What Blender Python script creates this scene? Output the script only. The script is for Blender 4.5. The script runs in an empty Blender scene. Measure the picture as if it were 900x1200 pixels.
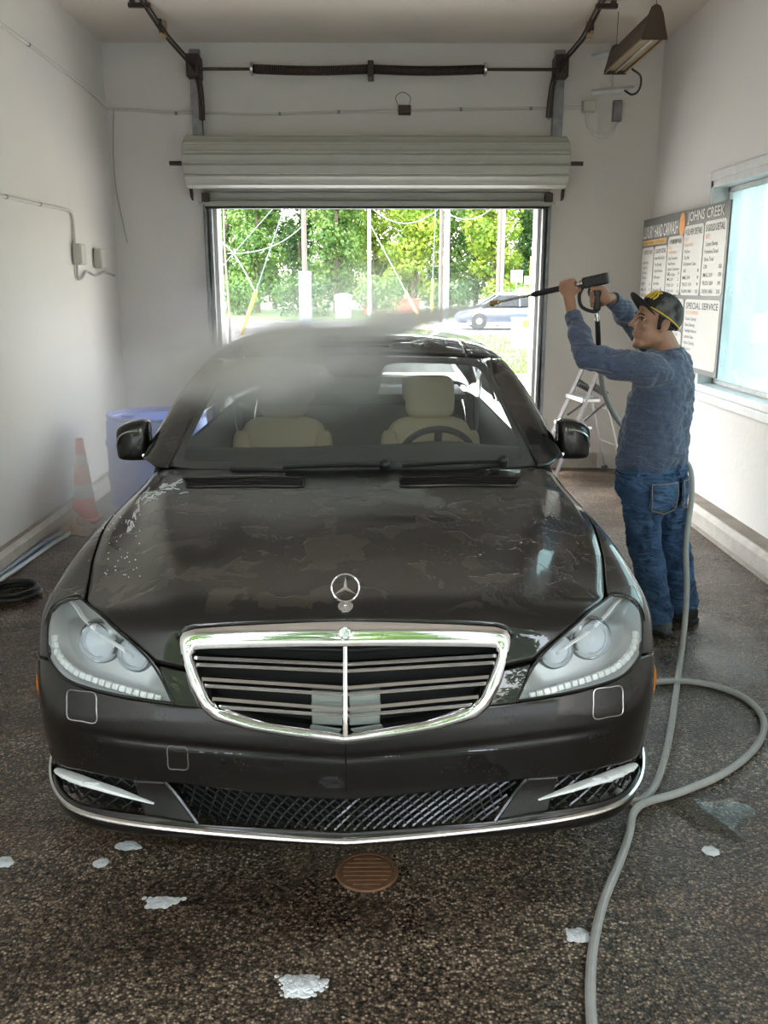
import bpy, bmesh, math, random
import numpy as np
from mathutils import Vector, Matrix
R = math.radians
rng = random.Random(7)
scene = bpy.context.scene
COL = scene.collection

# ------------------------------------------------------------------ camera
CAM_H, TILT, YAW, FPX = 1.70, R(14.04), R(0.54), 1060.0
cam_data = bpy.data.cameras.new('camera')
cam_data.sensor_width = 36.0
cam_data.lens = FPX / 1200.0 * 36.0
cam_data.clip_start = 0.05
cam_data.clip_end = 500
cam = bpy.data.objects.new('camera', cam_data)
COL.objects.link(cam)
cam.location = (0, 0, CAM_H)
cam.rotation_euler = (math.pi / 2 - TILT, 0, -YAW)
scene.camera = cam

# ------------------------------------------------------------------ sky, sun, exposure
world = bpy.data.worlds.new('sky'); scene.world = world
world.use_nodes = True
wn = world.node_tree.nodes; wl = world.node_tree.links
wn.clear()
sky = wn.new('ShaderNodeTexSky'); sky.sky_type = 'NISHITA'
sky.sun_disc = False; sky.sun_elevation = R(58); sky.sun_rotation = R(288)
sky.air_density = 1.6; sky.dust_density = 3.0; sky.ozone_density = 1.0
bg = wn.new('ShaderNodeBackground'); bg.inputs['Strength'].default_value = 1.0
wo = wn.new('ShaderNodeOutputWorld')
hs = wn.new('ShaderNodeHueSaturation'); hs.inputs['Saturation'].default_value = .38
wl.new(sky.outputs['Color'], hs.inputs['Color']); wl.new(hs.outputs['Color'], bg.inputs['Color']); wl.new(bg.outputs[0], wo.inputs['Surface'])
sun_d = bpy.data.lights.new('sun_offscreen', 'SUN'); sun_d.energy = .8; sun_d.angle = R(2.0); sun_d.color = (1, .95, .87)
sun_o = bpy.data.objects.new('sun_offscreen', sun_d); COL.objects.link(sun_o)
sun_o.rotation_euler = (R(30), 0, R(-72)); sun_o.location = (-5, -10, 20)
vs = scene.view_settings
vs.view_transform = 'Standard'; vs.look = 'None'; vs.gamma = 1.0; vs.use_curve_mapping = False
vs.exposure = 1.78
scene.cycles.max_bounces = 24; scene.cycles.diffuse_bounces = 6; scene.cycles.transparent_max_bounces = 16; scene.cycles.volume_bounces = 20
scene.cycles.sample_clamp_indirect = 6.0

# ------------------------------------------------------------------ photo calibration helpers
_d = np.array([math.sin(YAW) * math.cos(TILT), math.cos(YAW) * math.cos(TILT), -math.sin(TILT)])
_r = np.array([math.cos(YAW), -math.sin(YAW), 0.0])
_u = np.cross(_r, _d)
CAM = np.array([0, 0, CAM_H])
def ray(px, py):
    v = _d + _r * (px - 450) / FPX + _u * (600 - py) / FPX
    return v
def at_y(px, py, Y):
    v = ray(px, py); return CAM + v * (Y / v[1])
def at_x(px, py, X):
    v = ray(px, py); return CAM + v * (X / v[0])
def at_z(px, py, Z):
    v = ray(px, py); return CAM + v * ((Z - CAM_H) / v[2])

# ------------------------------------------------------------------ materials
def new_mat(name):
    m = bpy.data.materials.new(name); m.use_nodes = True
    nt = m.node_tree; b = nt.nodes['Principled BSDF']
    return m, nt, b
def setp(b, **k):
    names = dict(color='Base Color', rough='Roughness', metal='Metallic', spec='Specular IOR Level', coat='Coat Weight',
                 coat_rough='Coat Roughness', trans='Transmission Weight', ior='IOR', alpha='Alpha', sheen='Sheen Weight',
                 sss='Subsurface Weight', emit='Emission Color', emit_s='Emission Strength')
    for q, v in k.items():
        i = b.inputs[names[q]]
        if q in ('color', 'emit'): i.default_value = (v[0], v[1], v[2], 1)
        else: i.default_value = v
def add_noise(nt, b, scale, amount, col=None, bump=0.0, bump_scale=None, rough=None, detail=4, coords='Object', stretch=None):
    """grain: noise mixes base colour towards col, adds bump and roughness variation"""
    tc = nt.nodes.new('ShaderNodeTexCoord')
    src = tc.outputs[coords]
    if stretch:
        mp = nt.nodes.new('ShaderNodeMapping'); mp.inputs['Scale'].default_value = stretch
        nt.links.new(src, mp.inputs[0]); src = mp.outputs[0]
    n = nt.nodes.new('ShaderNodeTexNoise'); n.inputs['Scale'].default_value = scale; n.inputs['Detail'].default_value = detail
    nt.links.new(src, n.inputs['Vector'])
    if col is not None:
        cr = nt.nodes.new('ShaderNodeValToRGB')
        base = b.inputs['Base Color'].default_value[:]
        cr.color_ramp.elements[0].position = .5 - amount; cr.color_ramp.elements[0].color = (*col, 1)
        cr.color_ramp.elements[1].position = .5 + amount; cr.color_ramp.elements[1].color = base
        nt.links.new(n.outputs['Fac'], cr.inputs[0]); nt.links.new(cr.outputs[0], b.inputs['Base Color'])
    if rough:
        mr = nt.nodes.new('ShaderNodeMapRange'); mr.inputs[1].default_value = .35; mr.inputs[2].default_value = .65
        mr.inputs[3].default_value = rough[0]; mr.inputs[4].default_value = rough[1]
        nt.links.new(n.outputs['Fac'], mr.inputs[0]); nt.links.new(mr.outputs[0], b.inputs['Roughness'])
    if bump:
        src2 = n
        if bump_scale:
            src2 = nt.nodes.new('ShaderNodeTexNoise'); src2.inputs['Scale'].default_value = bump_scale; src2.inputs['Detail'].default_value = 6
            nt.links.new(src, src2.inputs['Vector'])
        bp = nt.nodes.new('ShaderNodeBump'); bp.inputs['Strength'].default_value = bump; bp.inputs['Distance'].default_value = .01
        nt.links.new(src2.outputs['Fac'], bp.inputs['Height']); nt.links.new(bp.outputs[0], b.inputs['Normal'])
    return n
def schlick(nt, f0=.04):
    """mirror share of a clear pane, the same seen from either side"""
    lw = nt.nodes.new('ShaderNodeLayerWeight'); lw.inputs['Blend'].default_value = .5
    p = nt.nodes.new('ShaderNodeMath'); p.operation = 'POWER'; p.inputs[1].default_value = 5; nt.links.new(lw.outputs['Facing'], p.inputs[0])
    q = nt.nodes.new('ShaderNodeMath'); q.operation = 'MULTIPLY_ADD'; q.inputs[1].default_value = 1 - f0; q.inputs[2].default_value = f0; nt.links.new(p.outputs[0], q.inputs[0])
    return lw, q
M = {}
def mat(name, color, rough=.5, metal=0.0, noise=None, **k):
    m, nt, b = new_mat(name); setp(b, color=color, rough=rough, metal=metal, **k)
    if noise: add_noise(nt, b, **noise)
    M[name] = m
    return m
mat('white_wall', (.69, .66, .61), .75, noise=dict(scale=1.6, amount=.28, col=(.64, .625, .60), bump=.25, bump_scale=22))
mat('ceiling_paint', (.68, .62, .545), .8, noise=dict(scale=1.2, amount=.3, col=(.61, .555, .485), bump=.12, bump_scale=30))
mat('curb_concrete', (.30, .265, .22), .8, noise=dict(scale=5, amount=.25, col=(.19, .155, .12), bump=.6, bump_scale=40))
mat('curb_edge', (.50, .465, .41), .7, noise=dict(scale=9, amount=.2, col=(.40, .36, .31), bump=.4, bump_scale=60))
mat('shutter_paint', (.42, .425, .375), .42, noise=dict(scale=6, amount=.3, col=(.37, .37, .325)))
mat('galvanised', (.32, .33, .34), .45, .8, noise=dict(scale=14, amount=.25, col=(.18, .18, .19)))
mat('dark_steel', (.045, .042, .04), .5, .6, noise=dict(scale=25, amount=.3, col=(.09, .06, .045)))
mat('bright_steel', (.62, .61, .58), .25, 1.0)
mat('pale_wood', (.52, .40, .25), .7, noise=dict(scale=9, amount=.25, col=(.36, .25, .14), stretch=(1, 1, 9)))
mat('conduit_paint', (.56, .545, .51), .5)
mat('conduit_grime', (.40, .39, .37), .6)
mat('box_plastic', (.50, .49, .43), .5)
mat('window_frame_paint', (.70, .70, .69), .45, noise=dict(scale=12, amount=.2, col=(.6, .6, .59)))
mat('black_rubber', (.012, .012, .013), .55)
mat('black_plastic', (.018, .018, .019), .42, noise=dict(scale=220, amount=.3, col=(.012, .012, .012), bump=.1))
mat('chrome', (.80, .80, .80), .07, 1.0)
mat('satin_silver', (.70, .71, .72), .28, 1.0)
mat('aluminium', (.66, .66, .66), .32, .95)

# ------------------------------------------------------------------ mesh helpers
def catmull(P, n, closed=False):
    """resample control points with a centripetal-ish Catmull-Rom at equal arc length"""
    P = np.asarray(P, float)
    if len(P) == 2:
        t = np.linspace(0, 1, n)[:, None]; return P[0] * (1 - t) + P[1] * t
    Q = np.vstack([P[-1], P, P[0], P[1]]) if closed else np.vstack([2 * P[0] - P[1], P, 2 * P[-1] - P[-2]])
    out = []
    segs = len(Q) - 3
    for i in range(segs):
        p0, p1, p2, p3 = Q[i:i + 4]
        d1 = max(np.linalg.norm(p2 - p1), 1e-9)
        d0 = max(np.linalg.norm(p1 - p0), 1e-9); d2 = max(np.linalg.norm(p3 - p2), 1e-9)
        m1 = (p2 - p0) / (d0 + d1) * d1; m2 = (p3 - p1) / (d1 + d2) * d1
        t = np.linspace(0, 1, 24, endpoint=False)[:, None]
        out.append((2 * t**3 - 3 * t**2 + 1) * p1 + (t**3 - 2 * t**2 + t) * m1 + (-2 * t**3 + 3 * t**2) * p2 + (t**3 - t**2) * m2)
    C = np.vstack(out + [Q[-2][None]])
    s = np.concatenate([[0], np.cumsum(np.linalg.norm(np.diff(C, axis=0), axis=1))])
    tt = np.linspace(0, s[-1], n + 1)[:-1] if closed else np.linspace(0, s[-1], n)
    return np.stack([np.interp(tt, s, C[:, k]) for k in range(C.shape[1])], 1)
def frame_of(d, up=(0, 0, 1)):
    d = np.asarray(d, float); d = d / np.linalg.norm(d)
    up = np.asarray(up, float)
    if abs(np.dot(d, up)) > .97: up = np.array([1.0, 0, 0]) if abs(d[0]) < .9 else np.array([0, 1.0, 0])
    a = np.cross(up, d); a /= np.linalg.norm(a); b = np.cross(d, a)
    return a, b, d
class MB:
    def __init__(s): s.v = []; s.f = []
    def add(s, V, F):
        o = len(s.v); s.v.extend([tuple(map(float, p)) for p in V]); s.f.extend([tuple(i + o for i in q) for q in F]); return s
    def box(s, c, d, rot=None):
        h = np.array(d) / 2.0
        V = np.array([[x, y, z] for x in (-1, 1) for y in (-1, 1) for z in (-1, 1)]) * h
        if rot is not None: V = V @ np.array(rot.to_3x3() if hasattr(rot, 'to_3x3') else rot).T
        return s.add(V + np.array(c), [(0, 1, 3, 2), (4, 6, 7, 5), (0, 4, 5, 1), (2, 3, 7, 6), (0, 2, 6, 4), (1, 5, 7, 3)])
    def bx(s, x0, x1, y0, y1, z0, z1):
        return s.box(((x0 + x1) / 2, (y0 + y1) / 2, (z0 + z1) / 2), (abs(x1 - x0), abs(y1 - y0), abs(z1 - z0)))
    def tube(s, P, r, n=10, closed=False, caps=True, up=(0, 0, 1), flat=1.0):
        P = np.asarray(P, float); m = len(P)
        rr = np.full(m, r) if np.isscalar(r) else np.asarray(r, float)
        T = np.zeros_like(P)
        for i in range(m):
            if closed: T[i] = P[(i + 1) % m] - P[i - 1]
            else: T[i] = P[min(i + 1, m - 1)] - P[max(i - 1, 0)]
        a, b, _ = frame_of(T[0], up)
        V = []
        for i in range(m):
            t = T[i] / max(np.linalg.norm(T[i]), 1e-9)
            a = a - t * np.dot(a, t); a /= max(np.linalg.norm(a), 1e-9); b = np.cross(t, a)
            for k in range(n):
                th = 2 * math.pi * k / n
                V.append(P[i] + rr[i] * (math.cos(th) * a + flat * math.sin(th) * b))
        F = []
        for i in range(m if closed else m - 1):
            for k in range(n):
                j = (i + 1) % m
                F.append((i * n + k, i * n + (k + 1) % n, j * n + (k + 1) % n, j * n + k))
        if caps and not closed:
            F.append(tuple(range(n))[::-1]); F.append(tuple((m - 1) * n + k for k in range(n)))
        return s.add(V, F)
    def lathe(s, prof, n=24, c=(0, 0, 0), axis=(0, 0, 1), caps=True, a0=0.0, a1=2 * math.pi):
        a, b, d = frame_of(axis); c = np.array(c, float); full = abs(a1 - a0 - 2 * math.pi) < 1e-6
        V = []; k_n = n if full else n + 1
        for (r, z) in prof:
            for k in range(k_n):
                th = a0 + (a1 - a0) * k / n
                V.append(c + d * z + r * (math.cos(th) * a + math.sin(th) * b))
        F = []
        for i in range(len(prof) - 1):
            for k in range(n):
                k2 = (k + 1) % k_n
                F.append((i * k_n + k, i * k_n + k2, (i + 1) * k_n + k2, (i + 1) * k_n + k))
        if caps and full:
            if prof[0][0] > 1e-6: F.append(tuple(range(n))[::-1])
            if prof[-1][0] > 1e-6: F.append(tuple((len(prof) - 1) * n + k for k in range(n)))
        return s.add(V, F)
    def grid(s, G, flip=False, closed_u=False):
        G = np.asarray(G, float); n, m = G.shape[:2]
        F = []
        for i in range(n if closed_u else n - 1):
            for j in range(m - 1):
                i2 = (i + 1) % n
                q = (i * m + j, i2 * m + j, i2 * m + j + 1, i * m + j + 1)
                F.append(q[::-1] if flip else q)
        return s.add(G.reshape(-1, 3), F)
    def prism(s, poly, h0, h1, o=(0, 0, 0), ax=(1, 0, 0), ay=(0, 0, 1), an=(0, 1, 0)):
        o, ax, ay, an = (np.array(q, float) for q in (o, ax, ay, an)); n = len(poly)
        V = [o + ax * p[0] + ay * p[1] + an * h0 for p in poly] + [o + ax * p[0] + ay * p[1] + an * h1 for p in poly]
        F = [tuple(range(n))[::-1], tuple(range(n, 2 * n))] + [(k, (k + 1) % n, n + (k + 1) % n, n + k) for k in range(n)]
        return s.add(V, F)
    def sphere(s, c, r, n=16, m=10):
        prof = [(math.sin(math.pi * i / m), -math.cos(math.pi * i / m)) for i in range(m + 1)]
        o = len(s.v); s.lathe(prof, n, caps=False)
        rr = np.array([r, r, r] if np.isscalar(r) else r)
        for i in range(o, len(s.v)): s.v[i] = tuple(np.array(s.v[i]) * rr + np.array(c))
        return s
    def build(s, name, m, parent=None, smooth=35, bevel=0.0, bevel_n=2, solid=0.0, solid_off=-1.0, subsurf=0, weld=False, loc=None):
        me = bpy.data.meshes.new(name)
        bm = bmesh.new()
        vs_ = [bm.verts.new(p) for p in s.v]
        for q in s.f:
            if len(set(q)) < 3: continue
            try: bm.faces.new([vs_[i] for i in q])
            except ValueError: pass
        if weld: bmesh.ops.remove_doubles(bm, verts=bm.verts, dist=1e-5)
        bmesh.ops.recalc_face_normals(bm, faces=bm.faces) if weld or not hasattr(s, 'keep') else None
        if smooth:
            th = R(smooth)
            for f_ in bm.faces: f_.smooth = True
            for e in bm.edges:
                if len(e.link_faces) == 2 and e.calc_face_angle(0) > th: e.smooth = False
        bm.to_mesh(me); bm.free()
        me.materials.append(M[m] if isinstance(m, str) else m)
        return link(name, me, parent, bevel, bevel_n, solid, solid_off, subsurf, loc)
def link(name, me, parent=None, bevel=0, bevel_n=2, solid=0, solid_off=-1.0, subsurf=0, loc=None):
    o = bpy.data.objects.new(name, me); COL.objects.link(o)
    if parent is not None: o.parent = parent
    if loc is not None: o.location = loc
    if subsurf:
        md = o.modifiers.new('subsurf', 'SUBSURF'); md.levels = subsurf; md.render_levels = subsurf
    if solid:
        md = o.modifiers.new('solid', 'SOLIDIFY'); md.thickness = solid; md.offset = solid_off
    if bevel:
        md = o.modifiers.new('bevel', 'BEVEL'); md.width = bevel; md.segments = bevel_n; md.limit_method = 'ANGLE'; md.angle_limit = R(40)
    return o
def tag(o, label, cat=None, group=None, kind=None):
    o['label'] = label
    if cat: o['category'] = cat
    if group: o['group'] = group
    if kind: o['kind'] = kind
    return o
def thing(name, label, cat, loc=(0, 0, 0), rz=0.0, group=None):
    o = bpy.data.objects.new(name, None); COL.objects.link(o); o.empty_display_size = .1
    o.location = loc; o.rotation_euler = (0, 0, rz)
    return tag(o, label, cat, group)
def copy_tree(o, parent=None):
    c = o.copy(); COL.objects.link(c); c.parent = parent
    for ch in [q for q in o.children]: copy_tree(ch, c)
    return c
def structure(o): o['kind'] = 'structure'; return o
# ================================================================== the wash bay
XL, XR, YB, YF, ZC = -2.36, 2.47, 8.58, -0.8, 3.74
DX0, DX1, DZ = -1.46, 1.505, 2.44          # back door opening
WY0, WY1, WZ0, WZ1 = 2.9, 6.95, 0.93, 2.44  # side window opening

# floor: wet exposed-aggregate concrete
m, nt, b = new_mat('wet_aggregate'); M['wet_aggregate'] = m
N = nt.nodes.new; L = nt.links.new
def node(t, **k):
    n = N(t)
    for q, v in k.items(): n.inputs[q].default_value = v
    return n
tc = N('ShaderNodeTexCoord'); P_ = tc.outputs['Object']
vor = node('ShaderNodeTexVoronoi', Scale=125.0); L(P_, vor.inputs['Vector'])
ramp = N('ShaderNodeValToRGB'); e = ramp.color_ramp.elements
e[0].position = 0; e[0].color = (.060, .047, .037, 1); e[1].position = 1; e[1].color = (.64, .52, .39, 1)
for p_, c_ in ((.35, (.115, .09, .067)), (.6, (.23, .172, .122)), (.82, (.39, .295, .21))):
    q = e.new(p_); q.color = (*c_, 1)
sepc = N('ShaderNodeSeparateColor'); L(vor.outputs['Color'], sepc.inputs[0]); L(sepc.outputs[0], ramp.inputs[0])
dmul = N('ShaderNodeMapRange'); dmul.inputs[1].default_value = .2; dmul.inputs[2].default_value = .75
dmul.inputs[3].default_value = 1.0; dmul.inputs[4].default_value = .22; L(vor.outputs['Distance'], dmul.inputs[0])
vs0 = N('ShaderNodeVectorMath'); vs0.operation = 'SCALE'
L(ramp.outputs[0], vs0.inputs[0]); L(dmul.outputs[0], vs0.inputs['Scale'])
# stains (soil and tyre marks drawn out across the bay)
mp = N('ShaderNodeMapping'); mp.inputs['Scale'].default_value = (.55, 2.4, 1); L(P_, mp.inputs[0])
st = node('ShaderNodeTexNoise', Scale=1.6, Detail=7.0, Roughness=.62); L(mp.outputs[0], st.inputs['Vector'])
sr = N('ShaderNodeValToRGB'); sr.color_ramp.elements[0].position = .36; sr.color_ramp.elements[0].color = (.44, .38, .35, 1)
sr.color_ramp.elements[1].position = .62; sr.color_ramp.elements[1].color = (1.0, .98, .95, 1); L(st.outputs['Fac'], sr.inputs[0])
mx = N('ShaderNodeMix'); mx.data_type = 'RGBA'; mx.blend_type = 'MULTIPLY'; mx.inputs['Factor'].default_value = 1
L(vs0.outputs[0], mx.inputs['A']); L(sr.outputs[0], mx.inputs['B'])
# rust-brown patches
rs = node('ShaderNodeTexNoise', Scale=1.1, Detail=5.0); L(mp.outputs[0], rs.inputs['Vector'])
rr_ = N('ShaderNodeMapRange'); rr_.inputs[1].default_value = .56; rr_.inputs[2].default_value = .72; rr_.inputs[4].default_value = .6
L(rs.outputs['Fac'], rr_.inputs[0])
mx2 = N('ShaderNodeMix'); mx2.data_type = 'RGBA'; mx2.blend_type = 'MULTIPLY'; L(rr_.outputs[0], mx2.inputs['Factor'])
L(mx.outputs['Result'], mx2.inputs['A']); mx2.inputs['B'].default_value = (.82, .52, .36, 1)
L(mx2.outputs['Result'], b.inputs['Base Color'])
# water film: smooth where it stands, rough where the stones poke through
wt = node('ShaderNodeTexNoise', Scale=.8, Detail=6.0, Roughness=.6); L(P_, wt.inputs['Vector'])
wr = N('ShaderNodeMapRange'); wr.inputs[1].default_value = .42; wr.inputs[2].default_value = .66; wr.inputs[3].default_value = .42; wr.inputs[4].default_value = .16
L(wt.outputs['Fac'], wr.inputs[0]); L(wr.outputs[0], b.inputs['Roughness'])
bs = N('ShaderNodeMapRange'); bs.inputs[1].default_value = .5; bs.inputs[2].default_value = .70; bs.inputs[3].default_value = .8; bs.inputs[4].default_value = .12
L(wt.outputs['Fac'], bs.inputs[0])
bp = N('ShaderNodeBump'); bp.inputs['Distance'].default_value = .004; bp.invert = True
L(bs.outputs[0], bp.inputs['Strength']); L(vor.outputs['Distance'], bp.inputs['Height']); L(bp.outputs[0], b.inputs['Normal'])
setp(b, spec=.5)

fl = MB(); fl.bx(XL - .2, XR + .2, -1.2, YB + .25, -.2, 0.0)
tag(structure(fl.build('floor', 'wet_aggregate', smooth=0)), 'wet exposed-aggregate concrete floor with brown stains')
ce = MB(); ce.bx(XL - .2, XR + .2, YF - .2, YB + .2, ZC, ZC + .2)
tag(structure(ce.build('ceiling', 'ceiling_paint', smooth=0)), 'flat beige painted ceiling')
wl_ = MB(); wl_.bx(XL - .2, XL, YF - .2, YB + .2, -.2, ZC)
tag(structure(wl_.build('wall_left', 'white_wall', smooth=0)), 'white painted block wall beside the hoses')
wr_ = MB()
wr_.bx(XR, XR + .2, YF - .2, YB + .2, -.2, WZ0); wr_.bx(XR, XR + .2, YF - .2, YB + .2, WZ1, ZC)
wr_.bx(XR, XR + .2, YF - .2, WY0, WZ0, WZ1); wr_.bx(XR, XR + .2, WY1, YB + .2, WZ0, WZ1)
tag(structure(wr_.build('wall_right', 'white_wall', smooth=0)), 'white painted wall with the price board and window')
wb = MB()
wb.bx(XL, DX0, YB, YB + .2, -.2, ZC); wb.bx(DX1, XR, YB, YB + .2, -.2, ZC); wb.bx(DX0, DX1, YB, YB + .2, DZ, ZC)
tag(structure(wb.build('wall_back', 'white_wall', smooth=0)), 'white painted end wall around the roll-up door opening')
wc_ = MB(); wc_.prism([(1.97, YB), (XR, YB - .16), (XR, YB)], 0, ZC, ax=(1, 0, 0), ay=(0, 1, 0), an=(0, 0, 1))
tag(structure(wc_.build('wall_corner', 'white_wall', smooth=0)), 'slanted white wall face filling the corner below the heater')
hd = MB(); hd.bx(XL, XR, YF - .2, YF, 3.05, ZC)
tag(structure(hd.build('wall_front', 'white_wall', smooth=0)), 'lintel wall over the entrance of the bay')
# curbs along the walls
def curb(n, x_wall, x_in, label, h=1.0):
    o = MB()
    s_ = 1 if x_in < x_wall else -1
    prof = [(x_wall, 0), (x_in + .012 * -s_, 0), (x_in, .03 * h), (x_in, .125 * h), (x_in + s_ * .02, .148 * h), (x_wall, .152 * h)]
    o.prism(prof, YF, YB, ax=(1, 0, 0), ay=(0, 0, 1), an=(0, 1, 0))
    c = tag(structure(o.build(n, 'curb_concrete')), label)
    o2 = MB(); o2.prism([(x_in - s_ * .004, .028 * h), (x_in - s_ * .004, .122 * h), (x_in + s_ * .022, .154 * h), (x_in + s_ * .034, .156 * h), (x_in + s_ * .03, .1 * h)], YF + .02, YB - .1, ax=(1, 0, 0), ay=(0, 0, 1), an=(0, 1, 0))
    o2.build('edge_paint', 'curb_edge', c)
curb('baseboard_left', XL, XL + .08, 'chipped concrete curb along the wall beside the hoses', .7)
curb('baseboard_right', XR, XR - .16, 'chipped concrete curb below the window wall')
o = MB(); o.bx(DX1 + .12, XR - .16, YB - .05, YB, 0, .15)
tag(structure(o.build('baseboard_back', 'curb_edge')), 'low concrete curb at the foot of the end wall')
# door opening lining
o = MB(); o.bx(DX0 - .01, DX0 + .035, YB - .012, YB + .21, 0, DZ); o.bx(DX1 - .035, DX1 + .01, YB - .012, YB + .21, 0, DZ); o.bx(DX0, DX1, YB + .02, YB + .21, DZ - .03, DZ + .01)
tag(structure(o.build('trim_1', 'window_frame_paint')), 'white painted lining of the roll-up door opening')

# ------------------------------------------------------------------ side window
m, nt, b = new_mat('fogged_glass'); M['fogged_glass'] = m
for n in list(nt.nodes):
    if n.type != 'OUTPUT_MATERIAL': nt.nodes.remove(n)
out = nt.nodes['Material Output']
tr = nt.nodes.new('ShaderNodeBsdfTransparent'); tr.inputs[0].default_value = (.40, .475, .465, 1)
tl = nt.nodes.new('ShaderNodeBsdfTranslucent'); tl.inputs[0].default_value = (.60, .68, .67, 1)
gl = nt.nodes.new('ShaderNodeBsdfGlossy'); gl.inputs['Roughness'].default_value = .04
_, fr = schlick(nt)
ms = nt.nodes.new('ShaderNodeMixShader'); ms.inputs[0].default_value = .42
ms2 = nt.nodes.new('ShaderNodeMixShader')
nz = nt.nodes.new('ShaderNodeTexNoise'); nz.inputs['Scale'].default_value = 1.3; nz.inputs['Detail'].default_value = 4
mr = nt.nodes.new('ShaderNodeMapRange'); mr.inputs[1].default_value = .35; mr.inputs[2].default_value = .65; mr.inputs[3].default_value = .16; mr.inputs[4].default_value = .34
tc = nt.nodes.new('ShaderNodeTexCoord')
nt.links.new(tc.outputs['Object'], nz.inputs[0]); nt.links.new(nz.outputs['Fac'], mr.inputs[0]); nt.links.new(mr.outputs[0], ms.inputs[0])
nt.links.new(tr.outputs[0], ms.inputs[1]); nt.links.new(tl.outputs[0], ms.inputs[2])
nt.links.new(fr.outputs[0], ms2.inputs[0]); nt.links.new(ms.outputs[0], ms2.inputs[1]); nt.links.new(gl.outputs[0], ms2.inputs[2])
nt.links.new(ms2.outputs[0], out.inputs['Surface'])
W1 = bpy.data.objects.new('window_1', None); COL.objects.link(W1); structure(W1); W1.location = (XR, (WY0 + WY1) / 2, WZ0)
W1['label'] = 'wide fogged window in a white frame behind the price board'
yc = (WY0 + WY1) / 2
def wpart(name, m_, *boxes, bevel=.004):
    o = MB()
    for (x0, x1, y0, y1, z0, z1) in boxes: o.bx(x0 - XR, x1 - XR, y0 - yc, y1 - yc, z0 - WZ0, z1 - WZ0)
    return o.build(name, m_, W1, smooth=0, bevel=bevel)
wpart('frame', 'window_frame_paint', (XR - .02, XR + .2, WY0, WY0 + .05, WZ0, WZ1), (XR - .02, XR + .2, WY1 - .05, WY1, WZ0, WZ1),
      (XR - .02, XR + .2, WY0, WY1, WZ1 - .05, WZ1), (XR - .03, XR + .2, WY0, WY1, WZ0, WZ0 + .05))
wpart('casing', 'window_frame_paint', (XR - .022, XR + .0, WY1, WY1 + .07, WZ0 - .06, WZ1 + .06), (XR - .022, XR, WY0, WY1, WZ1, WZ1 + .06),
      (XR - .022, XR, WY0 - .07, WY0, WZ0 - .06, WZ1 + .06))
wpart('sill', 'window_frame_paint', (XR - .05, XR + .02, WY0 - .07, WY1 + .07, WZ0 - .06, WZ0 + .0))
wpart('sash', 'window_frame_paint', (XR + .09, XR + .13, WY0 + .05, WY1 - .05, WZ0 + .05, WZ0 + .085), (XR + .09, XR + .13, WY0 + .05, WY1 - .05, WZ1 - .085, WZ1 - .05),
      (XR + .09, XR + .13, WY1 - .09, WY1 - .05, WZ0 + .05, WZ1 - .05), (XR + .09, XR + .13, WY0 + .05, WY0 + .09, WZ0 + .05, WZ1 - .05), bevel=.006)
wpart('pane', 'fogged_glass', (XR + .108, XR + .112, WY0 + .06, WY1 - .06, WZ0 + .06, WZ1 - .06), bevel=0)

# ------------------------------------------------------------------ roll-up door
rd = thing('roller_shutter', 'pale grey steel roll-up door rolled up above the opening', 'roller door', (0, YB, 0))
cyR, czR, rR = -.27, 2.725, .215            # roll centre (relative y)
x0, x1 = -1.61, 1.64
NS = 11
slat_me = None
# slats of the coil: each a shallow channel following the roll
for k in range(NS):
    a0 = R(-78 + k * (256 / NS)); a1 = R(-78 + (k + 1) * (256 / NS)) - .012
    o = MB(); prof = []
    for t, dr in ((0, -.006), (.05, 0.0), (.16, .006), (.30, .001), (.5, .0), (.70, .001), (.84, .006), (.95, 0), (1, -.006)):
        a = a0 + (a1 - a0) * t; rr = rR + dr
        prof.append((cyR - rr * math.cos(a), czR + rr * math.sin(a)))
    inner = [(cyR + (p[0] - cyR) * .95, czR + (p[1] - czR) * .95) for p in prof[::-1]]
    o.prism(prof + inner, x0, x1, ax=(0, 1, 0), ay=(0, 0, 1), an=(1, 0, 0))
    o.build('slat', 'shutter_paint', rd, smooth=25)
for k, (za, zb, yy) in enumerate(((2.515, 2.60, -.10), (2.435, 2.512, -.085))):
    o = MB(); prof = [(yy, zb), (yy - .016, zb - .012), (yy - .005, zb - .03), (yy - .005, za + .03), (yy - .016, za + .012), (yy, za), (yy + .03, za), (yy + .03, zb)]
    o.prism(prof, DX0 - .06, DX1 + .06, ax=(0, 1, 0), ay=(0, 0, 1), an=(1, 0, 0)); o.build('slat', 'shutter_paint', rd, smooth=25)
o = MB(); o.bx(DX0 - .05, DX1 + .05, -.115, -.045, 2.385, 2.432); o.build('bottom_bar', 'shutter_paint', rd, bevel=.005)
o = MB(); o.bx(DX0 - .05, DX1 + .05, -.12, -.03, 2.367, 2.386); o.build('bottom_seal', 'black_rubber', rd, bevel=.005)
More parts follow.
